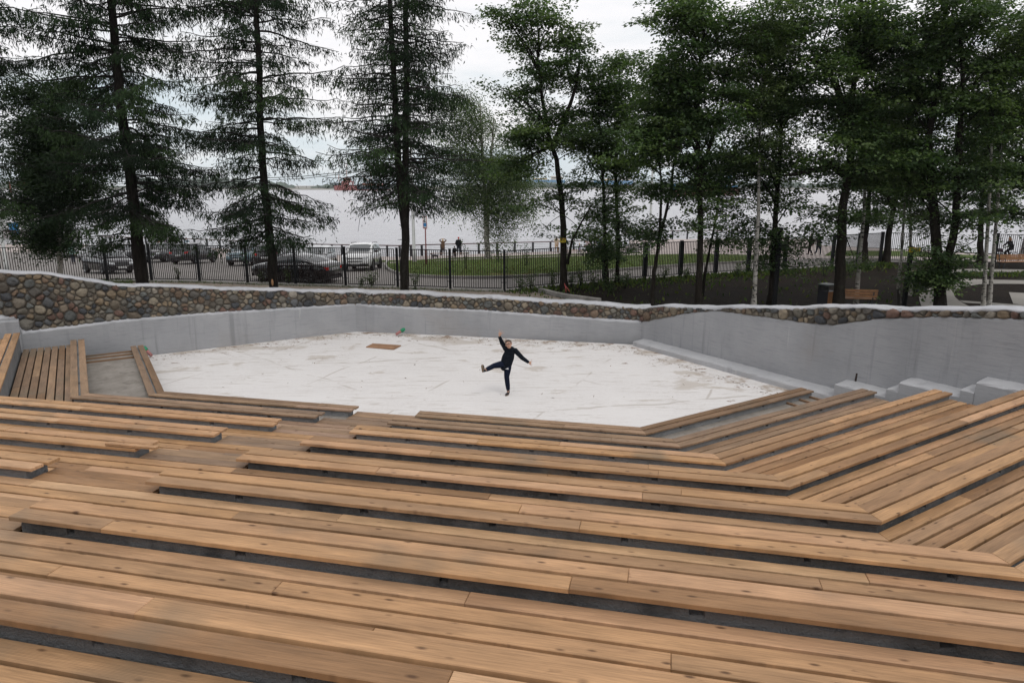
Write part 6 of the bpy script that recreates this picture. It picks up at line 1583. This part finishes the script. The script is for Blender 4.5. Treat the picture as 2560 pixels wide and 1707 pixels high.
dg_ = at(1088, 647, .01); dog = empty('dog', dg_, 0, 'small dark dog on the grass strip left of the promenade bench', 'dog'); mb = MB()
mb.tube([(-.22, 0, .26), (-.1, 0, .28), (.08, 0, .27), (.22, 0, .27)], [.07, .10, .085, .075], 8); mb.tube([(-.2, 0, .28), (-.30, 0, .38), (-.34, 0, .40)], [.055, .05, .055], 8); mb.tube([(-.34, 0, .41), (-.45, 0, .37)], [.05, .025], 7); mb.tube([(.22, 0, .28), (.33, 0, .34), (.40, 0, .33)], [.03, .018, .01], 6)
for x in (-.18, .18):
    for y in (-.05, .05): mb.tube([(x, y, .26), (x+.02, y, .14), (x, y, .03), (x-.03, y, .01)], [.045, .025, .018, .02], 6)
for y in (-.035, .035): mb.tube([(-.33, y, .44), (-.31, y*1.3, .49)], [.022, .006], 5)
fuse(mb, 'body', mat('dark_dog_fur', (.014, .012, .011), .8), dog, .012, 3)
# pram
pr = empty('pram', at(1468, 640, .012), R(180), 'black folding pram on the promenade between child and bending woman', 'pram'); mb = MB()
for y in (-.24, .24): mb.tube([(.42, y, .14), (.1, y, .55), (-.5, y, 1.02)], .014, 6); mb.tube([(-.38, y, .14), (.05, y, .58), (.35, y, .62)], .014, 6)
mb.tube([(-.5, -.24, 1.02), (-.5, .24, 1.02)], .016, 6); mb.build('frame', M['rail'], pr)
for x, y, r_ in ((.44, -.22, .10), (.44, .22, .10), (-.4, -.27, .15), (-.4, .27, .15)):
    mb = MB(); mb.lathe([(r_*.8, -.02), (r_, -.018), (r_, .018), (r_*.8, .02)], (x, y, r_), 16, 'Y'); mb.lathe([(0, .0), (r_*.82, .005)], (x, y, r_), 12, 'Y'); mb.build('wheel', M['rubber'], pr)
mb = MB(); mb.box((-.25, -.22, .42), (.42, .22, .62), .05); mb.build('seat', M['trim'], pr)
mb = MB(); mb.lathe([(.30*math.cos(a), .30*math.sin(a)) for a in np.linspace(0, math.pi/2, 7)], (0, 0, 0), 16, 'Z'); mb.v = [(x*1.0-.12, y*.8, z*1.2+.62) for x, y, z in mb.v]; mb.build('hood', M['trim'], pr)
# cyclist
cy = at(2516, 657.5, .012); bk = empty('bicycle', cy, R(180), 'dark bicycle with a front basket ridden past the gate at the right', 'bicycle')
def wheel_at(x):
    mb = MB(); mb.tube([(x+.32*math.cos(a), 0, .33+.32*math.sin(a)) for a in np.linspace(0, 2*math.pi, 25)], .018, 6, cap=False); wo = mb.build('wheel', M['rubber'], bk)
    mb = MB(); 
    for a in np.linspace(0, math.pi, 9)[:-1]: mb.tube([(x-.31*math.cos(a), 0, .33-.31*math.sin(a)), (x+.31*math.cos(a), 0, .33+.31*math.sin(a))], .003, 3)
    mb.build('spokes', M['cable'], wo)
wheel_at(.54); wheel_at(-.52); mb = MB()
for a, b in (((.54, 0, .33), (.36, 0, .95)), ((.40, 0, .82), (-.05, 0, .32)), ((.42, 0, .72), (-.05, 0, .45)), ((-.05, 0, .30), (-.20, 0, .85)), ((-.52, 0, .33), (-.05, 0, .30)), ((-.52, 0, .33), (-.17, 0, .75)), ((.36, 0, .95), (.33, 0, 1.06))): mb.tube([a, b], .018, 6)
mb.build('frame', M['trim'], bk)
mb = MB(); mb.tube([(.22, -.28, 1.06), (.33, -.1, 1.08), (.33, .1, 1.08), (.22, .28, 1.06)], .014, 6); mb.build('handlebar', M['rail'], bk)
mb = MB(); mb.box((-.32, -.09, .86), (-.06, .09, .92), .03); mb.build('saddle', M['trim'], bk)
mb = MB(); mb.box((.46, -.15, .72), (.74, .15, .96), .03); mb.build('basket', mat('dark_basket', (.04, .02, .03), .8), bk)
mb = MB(); mb.box((-.66, -.04, .70), (-.26, .04, .73), .01); mb.build('rack', M['rail'], bk)
rider = empty('person', cy, 0, 'dark clothed cyclist riding left behind the gate at the right', 'person', 'walkers by the river')
def rw(x, y, z): return cy+V3(-x, -y, z)
T = dict(crown=rw(.02, 0, 1.72), chin=rw(.05, 0, 1.50), face=V3(-1, 0, 0), shR=rw(-.04, -.17, 1.40), shL=rw(-.04, .17, 1.40), elR=rw(.10, -.24, 1.20), elL=rw(.10, .24, 1.20), wrR=rw(.24, -.24, 1.11), wrL=rw(.24, .24, 1.11), haR=rw(.34, -.2, 1.10), haL=rw(.34, .2, 1.10), hipR=rw(-.20, -.09, .96), hipL=rw(-.20, .09, .96), knR=rw(.14, -.10, .70), knL=rw(.10, .10, .86), anR=rw(-.02, -.11, .28), anL=rw(-.06, .11, .46), toR=rw(.12, -.11, .20), toL=rw(.08, .11, .38), long=1.5)
figure(rider, T, CC((.015, .016, .02), (.012, .012, .015), 'ginger'), .95, .016)
# ------------------------------------------------------------------ small things on the stage and behind the wall
random.seed(77); RG = np.random.default_rng(77)
def prism_xyz(mb, pts, z0, z1, **k):
    n = len(pts); vs = [Vector((p[0], p[1], z0)) for p in pts]+[Vector((p[0], p[1], z1)) for p in pts]
    mb.add(vs, [tuple(range(n-1, -1, -1)), tuple(range(n, 2*n))]+[(i, (i+1) % n, n+(i+1) % n, n+i) for i in range(n)], **k)
M['ply'] = mat('stained_plywood', (.27, .15, .08), .75, var=.3, vscale=2.5, bump=.2)
mb = MB(); prism_xyz(mb, [atz(x, y, .03) for x, y in ((914.8, 866.5), (984, 872.5), (1003, 862.5), (932, 858))], .004, .028); o = mb.build('plywood_sheet', M['ply']); fix_normals(o)
tag(o, 'brown plywood sheet lying flat on the white stage near the far wall', 'board')
M['pinkpipe'] = mat('pink_plastic_pipe', (.36, .15, .14), .55, var=.2); M['greenwrap'] = mat('green_plastic_wrap', (.01, .24, .11), .45, var=.3, bump=.8, bscale=40)
def wrapped_pipe(a, b, lab):
    root = empty('drain_pipe', a, 0, lab, 'pipe', 'pipes with green wrapped ends'); d = b-a
    mb = MB(); mb.tube([V3(0, 0, 0), d*.62], [.045, .045], 12); mb.tube([V3(0, 0, 0)-d*.001, d*.02], [.047, .047], 12); mb.build('pipe', M['pinkpipe'], root)
    mb = MB(); mb.tube([d*.56, d*.66, d*.82, d*.97, d*1.05], [.048, .06, .066, .055, .025], 9); mb.build('wrapping', M['greenwrap'], root)
a = atz(990, 836, .06); b = atz(1013, 829, .10)
wrapped_pipe(a, V3(b.x, min(b.y, 21.9), .22), 'pink pipe with a green wrapped end lying against the far stage wall')
a = atz(379, 889, .06); wrapped_pipe(a, V3(-10.55, 19.0, .30), 'pink pipe with a green wrapped end behind the first bench at the left wall')
# barrier tape stakes
M['tape'] = mat('faded_red_tape', (.50, .10, .09), .6, var=.25)
tp = empty('tape_stakes', atz(1414, 734, GZ), 0, 'two crossed strips of red barrier tape stuck in the soil by the sign maple', 'tape'); o0 = tp.location
for p, q in (((1415.5, 730.5), (1411, 708)), ((1424.5, 730), (1413, 714))):
    A_, B_ = atY(*p, o0.y)-o0, atY(*q, o0.y)-o0; mb = MB(); mb.tube([A_, (A_+B_)/2+V3(.015, .01, 0), B_], [.022, .02, .012], 6, flat=.35); mb.build('tape_strip', M['tape'], tp)
# litter bin: dark cabinet with one slatted wooden side
bp_ = atz(2066, 768, GZ)+V3(0, .1, 0); bn = empty('litter_bin', bp_, R(28), 'square dark litter bin with a slatted wooden front behind the right hand wall', 'litter bin')
mb = MB(); mb.box((-.25, -.25, .05), (.25, .25, .70), .012); mb.build('cabinet', M['rail'], bn)
mb = MB(); mb.box((-.28, -.28, .94), (.28, .28, 1.0), .015); mb.build('lid', mat('grey_green_lid', (.10, .115, .115), .5), bn)
for x in (-.235, .235):
    for y in (-.235, .235): mb = MB(); mb.box((x-.02, y-.02, .70), (x+.02, y+.02, .94)); mb.build('lid_post', M['rail'], bn)
mb = MB(); mb.box((-.22, .12, .7), (.22, .24, .94)); mb.build('inner_back', M['trim'], bn)
mb = MB()
for i in range(7): mb.box((-.24+i*.07, -.275, .06), (-.182+i*.07, -.251, .69), .004)
mb.build('wooden_front', M['benchwood'], bn)
# low planter cabinet with wooden top
pc = at(2291, 727); pl_ = empty('planter_box', pc, R(20), 'dark box with a wooden top beside the garden path, behind the signed pole', 'box')
mb = MB(); mb.box((-.32, -.32, 0), (.32, .32, .92), .015); mb.build('body', M['rail'], pl_); mb = MB(); mb.box((-.35, -.35, .922), (.35, .35, .97), .01); mb.build('top', M['benchwood'], pl_)
# signs --------------------------------------------------------------
sp_ = at(1066, 665); sg_ = empty('street_sign', sp_, R(-38), 'narrow white and blue sign on a thin faded red pole by the car park', 'sign')
hp = (atY(1060, 570, sp_.y).z-sp_.z); ht = (atY(1060, 541, sp_.y).z-sp_.z)
mb = MB(); mb.tube([(0, 0, -.1), (0, 0, hp)], .045, 8); mb.build('pole', M['redpole'], sg_)
pn = MB(); pn.box((-.20, -.03, hp-.05), (.20, -.005, ht), .006); po = pn.build('panel', M['white'], sg_)
W_ = ht-hp
for nm, mm, rs_ in (('border', 'redink', [(-.20, hp-.05, -.165, ht), (.165, hp-.05, .20, ht), (-.165, ht-.04, .165, ht), (-.165, hp-.05, .165, hp-.015)]), ('blue_field', 'blue', [(-.15, hp+W_*.12, .15, hp+W_*.42)]), ('figure', 'black', [(-.06, hp+W_*.55, .02, hp+W_*.68), (-.10, hp+W_*.47, .08, hp+W_*.55), (-.03, hp+W_*.68, .03, hp+W_*.76)]), ('text_bar', 'black', [(-.14, hp, .14, hp+.04)])):
    mb = MB()
    for x0, z0, x1, z1 in rs_: mb.box((x0, -.034, z0), (x1, -.0305, z1))
    mb.build(nm, M[mm], po)
def yellow_sign(p, w_, h_, yaw, lab):
    r_ = empty('warning_sign', p, yaw, lab, 'sign', 'yellow warning signs'); mb = MB(); mb.box((-w_/2, -.012, -h_/2), (w_/2, .012, h_/2), .004); b_ = mb.build('panel', M['yellow'], r_)
    for nm, mm, rs_ in (('red_line', 'redink', [(-w_*.42, h_*.30, w_*.42, h_*.40)]), ('camera_mark', 'black', [(-w_*.38, -.02*h_, -w_*.24, .14*h_), (-w_*.26, -.12*h_, -w_*.14, .04*h_), (-w_*.38, -.30*h_, -w_*.26, -.12*h_)]), ('lettering', 'black', [(w_*(-.04+.11*i), z*h_, w_*(.04+.11*i), (z+.12)*h_) for i in range(4) for z in (.06, -.10)]+[(w_*(-.06+.16*i), -.30*h_, w_*(.06+.16*i), -.22*h_) for i in range(3)])):
        mb = MB()
        for x0, z0, x1, z1 in rs_: mb.box((x0, -.0155, z0), (x1, -.0125, z1))
        mb.build(nm, M[mm], b_)
yellow_sign(atY(1407, 601, 33.3), .30, .21, R(-4), 'small yellow warning sign fixed to the trunk of the maple by the fence')
yellow_sign(pole2.location+V3(.10, -.10, 2.44), .52, .20, R(8), 'yellow warning sign at the top of the shorter black pole')
# shrubs, saplings ------------------------------------------------------
def shrub(p, h, w_, n, seed, lab, name='shrub', cat='shrub', grp='shrubs along the bar fence', tone='birch', leaf=.075):
    rng = np.random.default_rng(seed); root = empty(name, p, 0, lab, cat, grp); bb = MB(); P, D_ = [], []
    ns = 7 if name == 'shrub' else 4
    for i in range(ns):
        az = rng.uniform(0, 6.28); tip = V3(math.cos(az)*w_*rng.uniform(.3, 1), math.sin(az)*w_*rng.uniform(.3, 1), h*rng.uniform(.65, 1))
        mid = V3(tip.x*.35, tip.y*.35, tip.z*.55); bb.tube([V3(tip.x*.08, tip.y*.08, -.05), mid, tip], [.012, .009, .004], 5)
        k = n//ns; f = rng.uniform(.2, 1.05, k)[:, None]; A_ = np.array([mid*f_[0]*2 if f_[0] < .5 else mid+(tip-mid)*(f_[0]-.5)*2 for f_ in f])
        P.append(A_+rng.normal(0, .05+.09*w_, (k, 3))); D_.append(rng.normal(0, 1, (k, 3))+np.array([0, 0, .3]))
    bb.build('stems', M['twig'], root); P = np.concatenate(P); P[:, 2] = np.abs(P[:, 2]); n_ = len(P); pal = GREENS[tone]
    card_mesh('leaves', P, np.concatenate(D_), rng.normal(0, 1, (n_, 3))+np.array([0, 0, 1.]), leaf*rng.uniform(.7, 1.5, n_), leaf*rng.uniform(.4, .8, n_), pal[rng.integers(4, size=n_)]*rng.uniform(.7, 1.2, (n_, 1)), M['leaf'], root)
SH = [(447, 703, .85, .22, 110, 'lone upright weed by the fence between the two larches at the left'), (655, 711, .75, .3, 120, 'low shrub at the fence by the front wheel of the black saloon'), (722, 713, .95, .28, 150, 'upright shrub in front of the rear door of the black saloon'), (905, 719, .6, .25, 90, 'small weed at the fence right of the black saloon'), (932, 719, .95, .55, 320, 'largest spreading shrub at the fence left of the forked larch'), (1038, 725, .95, .35, 170, 'shrub at the fence just right of the forked larch'), (1303, 733, .9, .32, 190, 'weedy shrub with a yellow flower at the fence'), (1328, 731, 1.0, .3, 190, 'taller shrub at the fence right of the yellow flowered one'), (1380, 722, 1.0, .35, 220, 'shrub left of the foot of the sign maple'), (1428, 720, .8, .3, 150, 'shrub right of the foot of the sign maple'), (1452, 716, .95, .35, 190, 'shrub by the fence two paces right of the sign maple'), (1490, 720, .7, .4, 190, 'low shrub left of the slim leafy maple'), (1527, 735, .8, .45, 260, 'broad shrub round the foot of the slim leafy maple'), (1562, 722, .9, .4, 240, 'shrub behind the slim leafy maple, right of its foot'), (1660, 700, .7, .4, 180, 'low shrub at the fence between thin and grey maples'), (1715, 697, .7, .4, 180, 'low shrub at the fence behind the grey barked maple'), (1840, 690, .7, .4, 180, 'low shrub at the fence right of the grey barked maple'), (2060, 690, .9, .5, 220, 'pale green shrub left of the largest maple trunk'), (2125, 690, 1.0, .5, 220, 'shrub right of the largest maple trunk'), (2170, 672, .9, .6, 240, 'shrub by the fence behind the white birch')]
for i, (x, y, h, w_, n, lab) in enumerate(SH): shrub(at(x, y), h, w_, int(n*1.2), 200+i, lab, tone='birch' if i % 3 else 'maple')
for i, (x, y, lab) in enumerate(((1165, 676, 'thin young sapling on the lawn between two fence posts, left one'), (1316, 668, 'bushiest young sapling on the lawn behind the fence'), (1245, 662, 'small faint sapling on the lawn by the birch with two stems'), (1520, 655, 'young sapling on the lawn behind the slim leafy maple'))): shrub(at(x, y), 1.9 if i != 2 else 1.2, .45 if i == 1 else .25, 160 if i == 1 else 90, 240+i, lab, 'sapling', 'sapling', 'saplings on the lawn', 'maple', .10)
mb = MB(); mb.sphere(at(1303, 733)+V3(.0, -.25, .62), .035, 8)
# ground plants nobody could count ---------------------------------------
def scatter(name, pts, h, w_, cols, m, **tags):
    P = np.array(pts); n = len(P); dv = np.stack([RG.normal(0, .5, n), RG.normal(0, .5, n), np.ones(n)], 1)
    card_mesh(name, P, dv, RG.normal(0, 1, (n, 3)), h*RG.uniform(.5, 1.4, n), w_*RG.uniform(.6, 1.3, n), cols[RG.integers(len(cols), size=n)]*RG.uniform(.7, 1.3, (n, 1)), m, None)
    o = COL.objects[-1]; return tag(bpy.data.objects[o.name], **tags)
pts = []
for a, b in zip(fen[1:11], fen[2:12]):
    for _ in range(170):
        p = a.lerp(b, RG.uniform(0, 1)); pts.append((p.x+RG.normal(0, .05), p.y-abs(RG.normal(.12, .18)), p.z))
for _ in range(900):
    p = at(RG.uniform(250, 330), RG.uniform(700, 716)); pts.append((p.x, p.y, p.z))
GR = np.array([(.06, .10, .03), (.085, .115, .04), (.045, .08, .022), (.12, .115, .05)])
scatter('grass_tufts', pts, .16, .025, GR, M['leaf'], label='thin grass and weeds growing along the foot of the fence', kind='stuff')
pts = []
for a, b in zip(fen[11:], fen[12:]):
    for _ in range(230):
        p = a.lerp(b, RG.uniform(0, 1)); d = abs(RG.normal(0, 1.1)); pts.append((p.x+d*.45, p.y-d, GZ))
for _ in range(600):
    p = at(RG.uniform(1400, 2330), RG.uniform(690, 765))
    if RG.random() < .5+.5*math.sin(p.x*1.3)*math.sin(p.y*1.1): pts.append((p.x, p.y, p.z))
for _ in range(350):
    p = at(RG.uniform(2390, 2560), RG.uniform(683, 694)); pts.append((p.x, p.y, p.z))
scatter('undergrowth', pts, .19, .10, np.array([(.05, .085, .02), (.035, .065, .016), (.075, .105, .03), (.10, .12, .03)]), M['leaf'], label='low green undergrowth scattered over the dark soil', kind='stuff')
pts = []
for _ in range(5200):
    f = RG.uniform(0, 1); p = at(RG.uniform(985, 1850), RG.uniform(640, 690))
    pts.append((p.x, p.y, p.z+.10))
lf_ = [Vector((p.x, p.y, 0)) for p in lawn_front+lawn_back]
def inside(x, y):
    c = False; n = len(lf_)
    for i in range(n):
        a, b = lf_[i], lf_[(i+1) % n]
        if (a.y > y) != (b.y > y) and x < (b.x-a.x)*(y-a.y)/(b.y-a.y)+a.x: c = not c
    return c
pts = [p for p in pts if inside(p[0], p[1])]
scatter('lawn_grass', pts, .13, .05, np.array([(.055, .09, .022), (.07, .11, .028), (.10, .11, .035), (.13, .11, .05)]), M['leaf'], label='short patchy grass of the lawn by the river', kind='stuff')
# fallen leaves and twigs along the stage wall
pts = []; 
for _ in range(420):
    t = RG.uniform(-10, -.6); d = abs(RG.normal(0, .35)); p = loc(t, 20.7-d, .003); pts.append(tuple(p))
for _ in range(260):
    f = RG.uniform(0, 1); d = abs(RG.normal(.1, .4)); p = loc(-10.2-4.2*f, 20.6-4.2*f, 0); q = Vector((.707, -.707)); pp = loc(-10.2-4.2*f+d*.7, 20.5-4.2*f-d*.7, .003); pts.append(tuple(pp))
for _ in range(160):
    f = RG.uniform(0, 1); d = abs(RG.normal(.0, .12)); pp = loc(-.4+4*f-.5-d*.7, 20.2-4*f-d*.7-.1, .003); pts.append(tuple(pp))
for _ in range(90): pts.append(tuple(loc(RG.uniform(-11, 2), RG.uniform(14, 20), .003)))
P = np.array(pts); n = len(P); dv = np.stack([RG.normal(0, 1, n), RG.normal(0, 1, n), RG.uniform(.0, .25, n)], 1)
card_mesh('leaf_litter', P, dv, np.stack([RG.normal(0, .3, n), RG.normal(0, .3, n), np.ones(n)], 1), RG.uniform(.02, .09, n), RG.uniform(.006, .03, n), np.array([(.19, .10, .05), (.13, .07, .04), (.26, .16, .09), (.09, .055, .035)])[RG.integers(4, size=n)], M['needle'], None)
tag(COL.objects[-1], 'dry leaves and twigs blown against the stage walls', kind='stuff')
# loose board across the end of the fifth bench on the left
p0, p1 = atz(262, 1108, zb(5)+.035), atz(388, 1119, zb(5)+.035); d = (p1-p0).normalized(); nr = Vector((-d.y, d.x, 0))
lb = MB(); q = [p0, p1, p1+nr*.07, p0+nr*.07]; lb.add([v+V3(0, 0, -.028) for v in q]+q, [(3, 2, 1, 0), (4, 5, 6, 7), (0, 1, 5, 4), (1, 2, 6, 5), (2, 3, 7, 6), (3, 0, 4, 7)], [[(0, 0), (1.9, 0), (1.9, .07), (0, .07)]]*6, tint=.6)
tag(lb.build('loose_board', M['wood']), 'narrow loose board lying askew over the end of the fifth bench at the left', 'board')
# overhead cable
mb = MB(); L1_ = [atY(-200, 455, 46), atY(250, 456, 46), atY(545, 451, 46), atY(760, 441, 46), atY(1036, 412, 46.2)]
mb.tube(L1_, .022, 5); tag(mb.build('overhead_cable', M['trim']), 'dark overhead cable strung behind the larches to the tall lamp post', 'cable')
mb = MB(); mb.tube([p+V3(0, 0, -.14) for p in L1_[:-1]]+[L1_[-1]+V3(0, 0, -.05)], .02, 5); tag(mb.build('overhead_cable', M['trim']), 'lower of the two dark overhead cables behind the larches', 'cable')
# ------------------------------------------------------------------ boats and ships
M['shipred'] = mat('red_ship_paint', (.26, .06, .052), .6, var=.2, vscale=.3); M['shipnavy'] = mat('navy_ship_paint', (.028, .038, .06), .6, var=.2, vscale=.3); M['shipblue'] = mat('blue_ship_paint', (.03, .17, .33), .6, var=.2, vscale=.3); M['rust'] = mat('red_brown_hull_paint', (.17, .06, .05), .7, var=.3, vscale=.3); M['cream'] = mat('cream_cabin_paint', (.50, .45, .36), .6); M['orange'] = mat('orange_gear_paint', (.30, .09, .045), .6); M['yellowsteel'] = mat('ochre_crane_paint', (.42, .27, .06), .6)
def hull(mb, L_, B_, h0, h1, bow=1, sheer=.0, n=14):
    vs = []; fs = []
    for i in range(n+1):
        f = i/n; x = -L_/2+L_*f; e = max(0, (f-.72)/.28); b = B_/2*(1-e**1.7*.97); b = b*(.9+.1*min(1, f/.08))
        rake = L_*.05*e; z1 = h1+sheer*e**2
        for y, z, rx in ((-b*.9, h0, 0), (-b, z1, rake), (b, z1, rake), (b*.9, h0, 0)): vs.append((bow*(x+rx*(z > h0)), y, z))
    for i in range(n):
        for q in range(4): fs.append((i*4+q, i*4+(q+1) % 4, i*4+4+(q+1) % 4, i*4+4+q))
    fs += [(3, 2, 1, 0), tuple(n*4+q for q in range(4))]; mb.add(vs, fs)
def vessel(lab, x0, x1, ywl, parts, name='cargo_ship', cat='ship', z0=-4.2):
    a, b = atz(x0, ywl, z0), atz(x1, ywl, z0); c = (a+b)/2; L_ = (b-a).length
    root = empty(name, c, 0, lab, cat, 'vessels on the river'); parts(root, L_); return root
def bx(root, name, m, lo, hi, bev=.15):
    mb = MB(); mb.box(lo, hi, bev); return mb.build(name, M[m], root)
def redship(r, L):
    mb = MB(); hull(mb, L, L*.15, -1, L*.085, 1, L*.025); o = mb.build('hull', M['shipnavy'], r); fix_normals(o)
    mb = MB(); hull(mb, L*1.003, L*.151, -1, L*.02, 1, 0); o = mb.build('boot_topping', M['shipred'], r); fix_normals(o)
    bx(r, 'red_stern', 'shipred', (-L*.5, -L*.078, L*.018), (-L*.08, L*.078, L*.092))
    bx(r, 'deckhouse', 'shipred', (-L*.36, -L*.06, L*.093), (-L*.16, L*.06, L*.17)); bx(r, 'bridge', 'orange', (-L*.32, -L*.05, L*.171), (-L*.20, L*.05, L*.225)); bx(r, 'white_band', 'white', (-L*.22, -L*.0605, L*.10), (-L*.165, L*.0605, L*.15))
    bx(r, 'bridge_windows', 'trim', (-L*.315, -L*.0515, L*.19), (-L*.197, L*.0515, L*.212)); bx(r, 'deck_gear', 'orange', (L*.02, -L*.04, L*.092), (L*.26, L*.04, L*.13)); bx(r, 'forecastle', 'orange', (L*.28, -L*.03, L*.09), (L*.40, L*.03, L*.125))
    for x, h in ((-.27, .48), (-.42, .30), (.18, .33)): mb = MB(); mb.tube([(L*x, 0, L*.09), (L*x, 0, L*h)], [L*.008, L*.004], 6); mb.tube([(L*x, -L*.03, L*h*.8), (L*x, L*.03, L*h*.8)], L*.003, 5); mb.build('mast', M['orange'], r)
    mb = MB(); mb.tube([(L*.18, 0, L*.13), (L*.02, 0, L*.27)], L*.006, 6); mb.build('crane_boom', M['orange'], r)
    for i in range(3): bx(r, 'stern_rack', 'shipnavy', (-L*(.49-.05*i), -L*.06, L*.093), (-L*(.47-.05*i), L*.06, L*.14))
vessel('red and navy cargo ship on the river seen left of the forked larch', 838, 972, 476.5, redship)
def barge(r, L):
    mb = MB(); hull(mb, L, L*.14, -1, L*.105, -1, L*.02); o = mb.build('hull', M['rust'], r); fix_normals(o)
    bx(r, 'blue_bulwark', 'shipblue', (-L*.49, -L*.071, L*.106), (L*.46, L*.071, L*.14)); bx(r, 'blue_bow', 'shipblue', (-L*.53, -L*.05, L*.09), (-L*.44, L*.05, L*.17)); bx(r, 'deckhouse', 'white', (L*.22, -L*.055, L*.141), (L*.42, L*.055, L*.23)); bx(r, 'wheelhouse_windows', 'trim', (L*.215, -L*.0555, L*.19), (L*.425, L*.0555, L*.21)); bx(r, 'funnel', 'shipblue', (L*.33, -L*.02, L*.231), (L*.38, L*.02, L*.29))
vessel('red brown ship with a blue bulwark seen through the maples right of centre', 1682, 1845, 488, barge)
def bluebarge(r, L):
    mb = MB(); hull(mb, L, L*.13, -1, L*.05, 1, 0); o = mb.build('hull', M['rust'], r); fix_normals(o)
    bx(r, 'blue_superstructure', 'shipblue', (-L*.46, -L*.06, L*.05), (L*.30, L*.06, L*.125)); bx(r, 'cabin', 'cream', (L*.05, -L*.05, L*.126), (L*.25, L*.05, L*.19)); bx(r, 'ochre_crane', 'yellowsteel', (-L*.25, -L*.02, L*.126), (-L*.02, L*.02, L*.155)); bx(r, 'cabin_windows', 'trim', (L*.06, -L*.051, L*.15), (L*.24, L*.051, L*.17))
vessel('low blue ship moored at the far shore between the first two larches', 446, 530, 464.5, bluebarge)
vessel('blue ship with a cream cabin at the far shore behind the second larch', 562, 628, 466, bluebarge)
vessel('long dark blue ship at the far shore behind the sign maple', 1300, 1440, 468, bluebarge)
vessel('bright blue ship at the far shore behind the slim leafy maple', 1480, 1606, 468, bluebarge)
# white houseboat moored at the far left
wb_ = atY(22, 585, 104); wb_.z = -4.2; hb = empty('houseboat', wb_, R(-8), 'white boat with blue doors and red masts moored at the far left', 'boat')
mb = MB(); hull(mb, 22, 6, -.8, 1.6, 1, .8); o = mb.build('hull', M['white'], hb); fix_normals(o)
bx(hb, 'cabin', 'white', (-8, -2.4, 1.62), (5, 2.4, 5.2)); bx(hb, 'roof', 'white', (-8.4, -2.7, 5.21), (5.4, 2.7, 5.45)); bx(hb, 'wheelhouse', 'white', (-5, -1.8, 5.46), (-1, 1.8, 7.4)); bx(hb, 'wheelhouse_windows', 'glass', (-5.05, -1.85, 6.1), (-.95, 1.85, 6.9))
for x in (-5.6, -1.6, 2.6): bx(hb, 'blue_door', 'blue', (x, -2.45, 1.7), (x+1.5, -2.39, 3.6), .02)
for x, h in ((-4, 11), (1.5, 9.5), (4, 10)): mb = MB(); mb.tube([(x, 0, 5.4), (x, 0, h)], [.13, .08], 8); mb.build('mast', M['shipred'], hb)
# grey blue building far off behind the left edge
lb_ = at(-60, 606); bd = empty('building', V3(-121, 128, -4), R(4), 'grey blue flat roofed building behind the trees at the left edge', 'building'); M['bluegrey'] = mat('blue_grey_cladding', (.17, .205, .24), .7, var=.15, vscale=.3)
bx(bd, 'wall', 'bluegrey', (-22, -8, 0), (19, 8, 21), .1); bx(bd, 'roof', 'trim', (-22.5, -8.5, 21.01), (19.5, 8.5, 21.6), .1)
for i in range(5):
    for j in range(6): bx(bd, 'window', 'glass', (-19+j*6.2, -8.06, 2.2+i*3.7), (-16.4+j*6.2, -7.98, 4.3+i*3.7), .02)
# ------------------------------------------------------------------ the damp air over the river
mb = MB(); mb.box((-2600, -140, -10.5), (2600, 2300, 45)); hz = mb.build('haze', bpy.data.materials.new('river_haze')); m_ = hz.data.materials[0]; m_.use_nodes = True; t_ = m_.node_tree; t_.nodes.clear()
vo_ = _n(t_, 'ShaderNodeVolumePrincipled'); vo_.inputs['Color'].default_value = (.90, .94, .98, 1); vo_.inputs['Density'].default_value = .00013; vo_.inputs['Anisotropy'].default_value = .2
ot_ = _n(t_, 'ShaderNodeOutputMaterial'); t_.links.new(vo_.outputs[0], ot_.inputs['Volume']); tag(hz, 'thin pale haze over the river', kind='stuff')
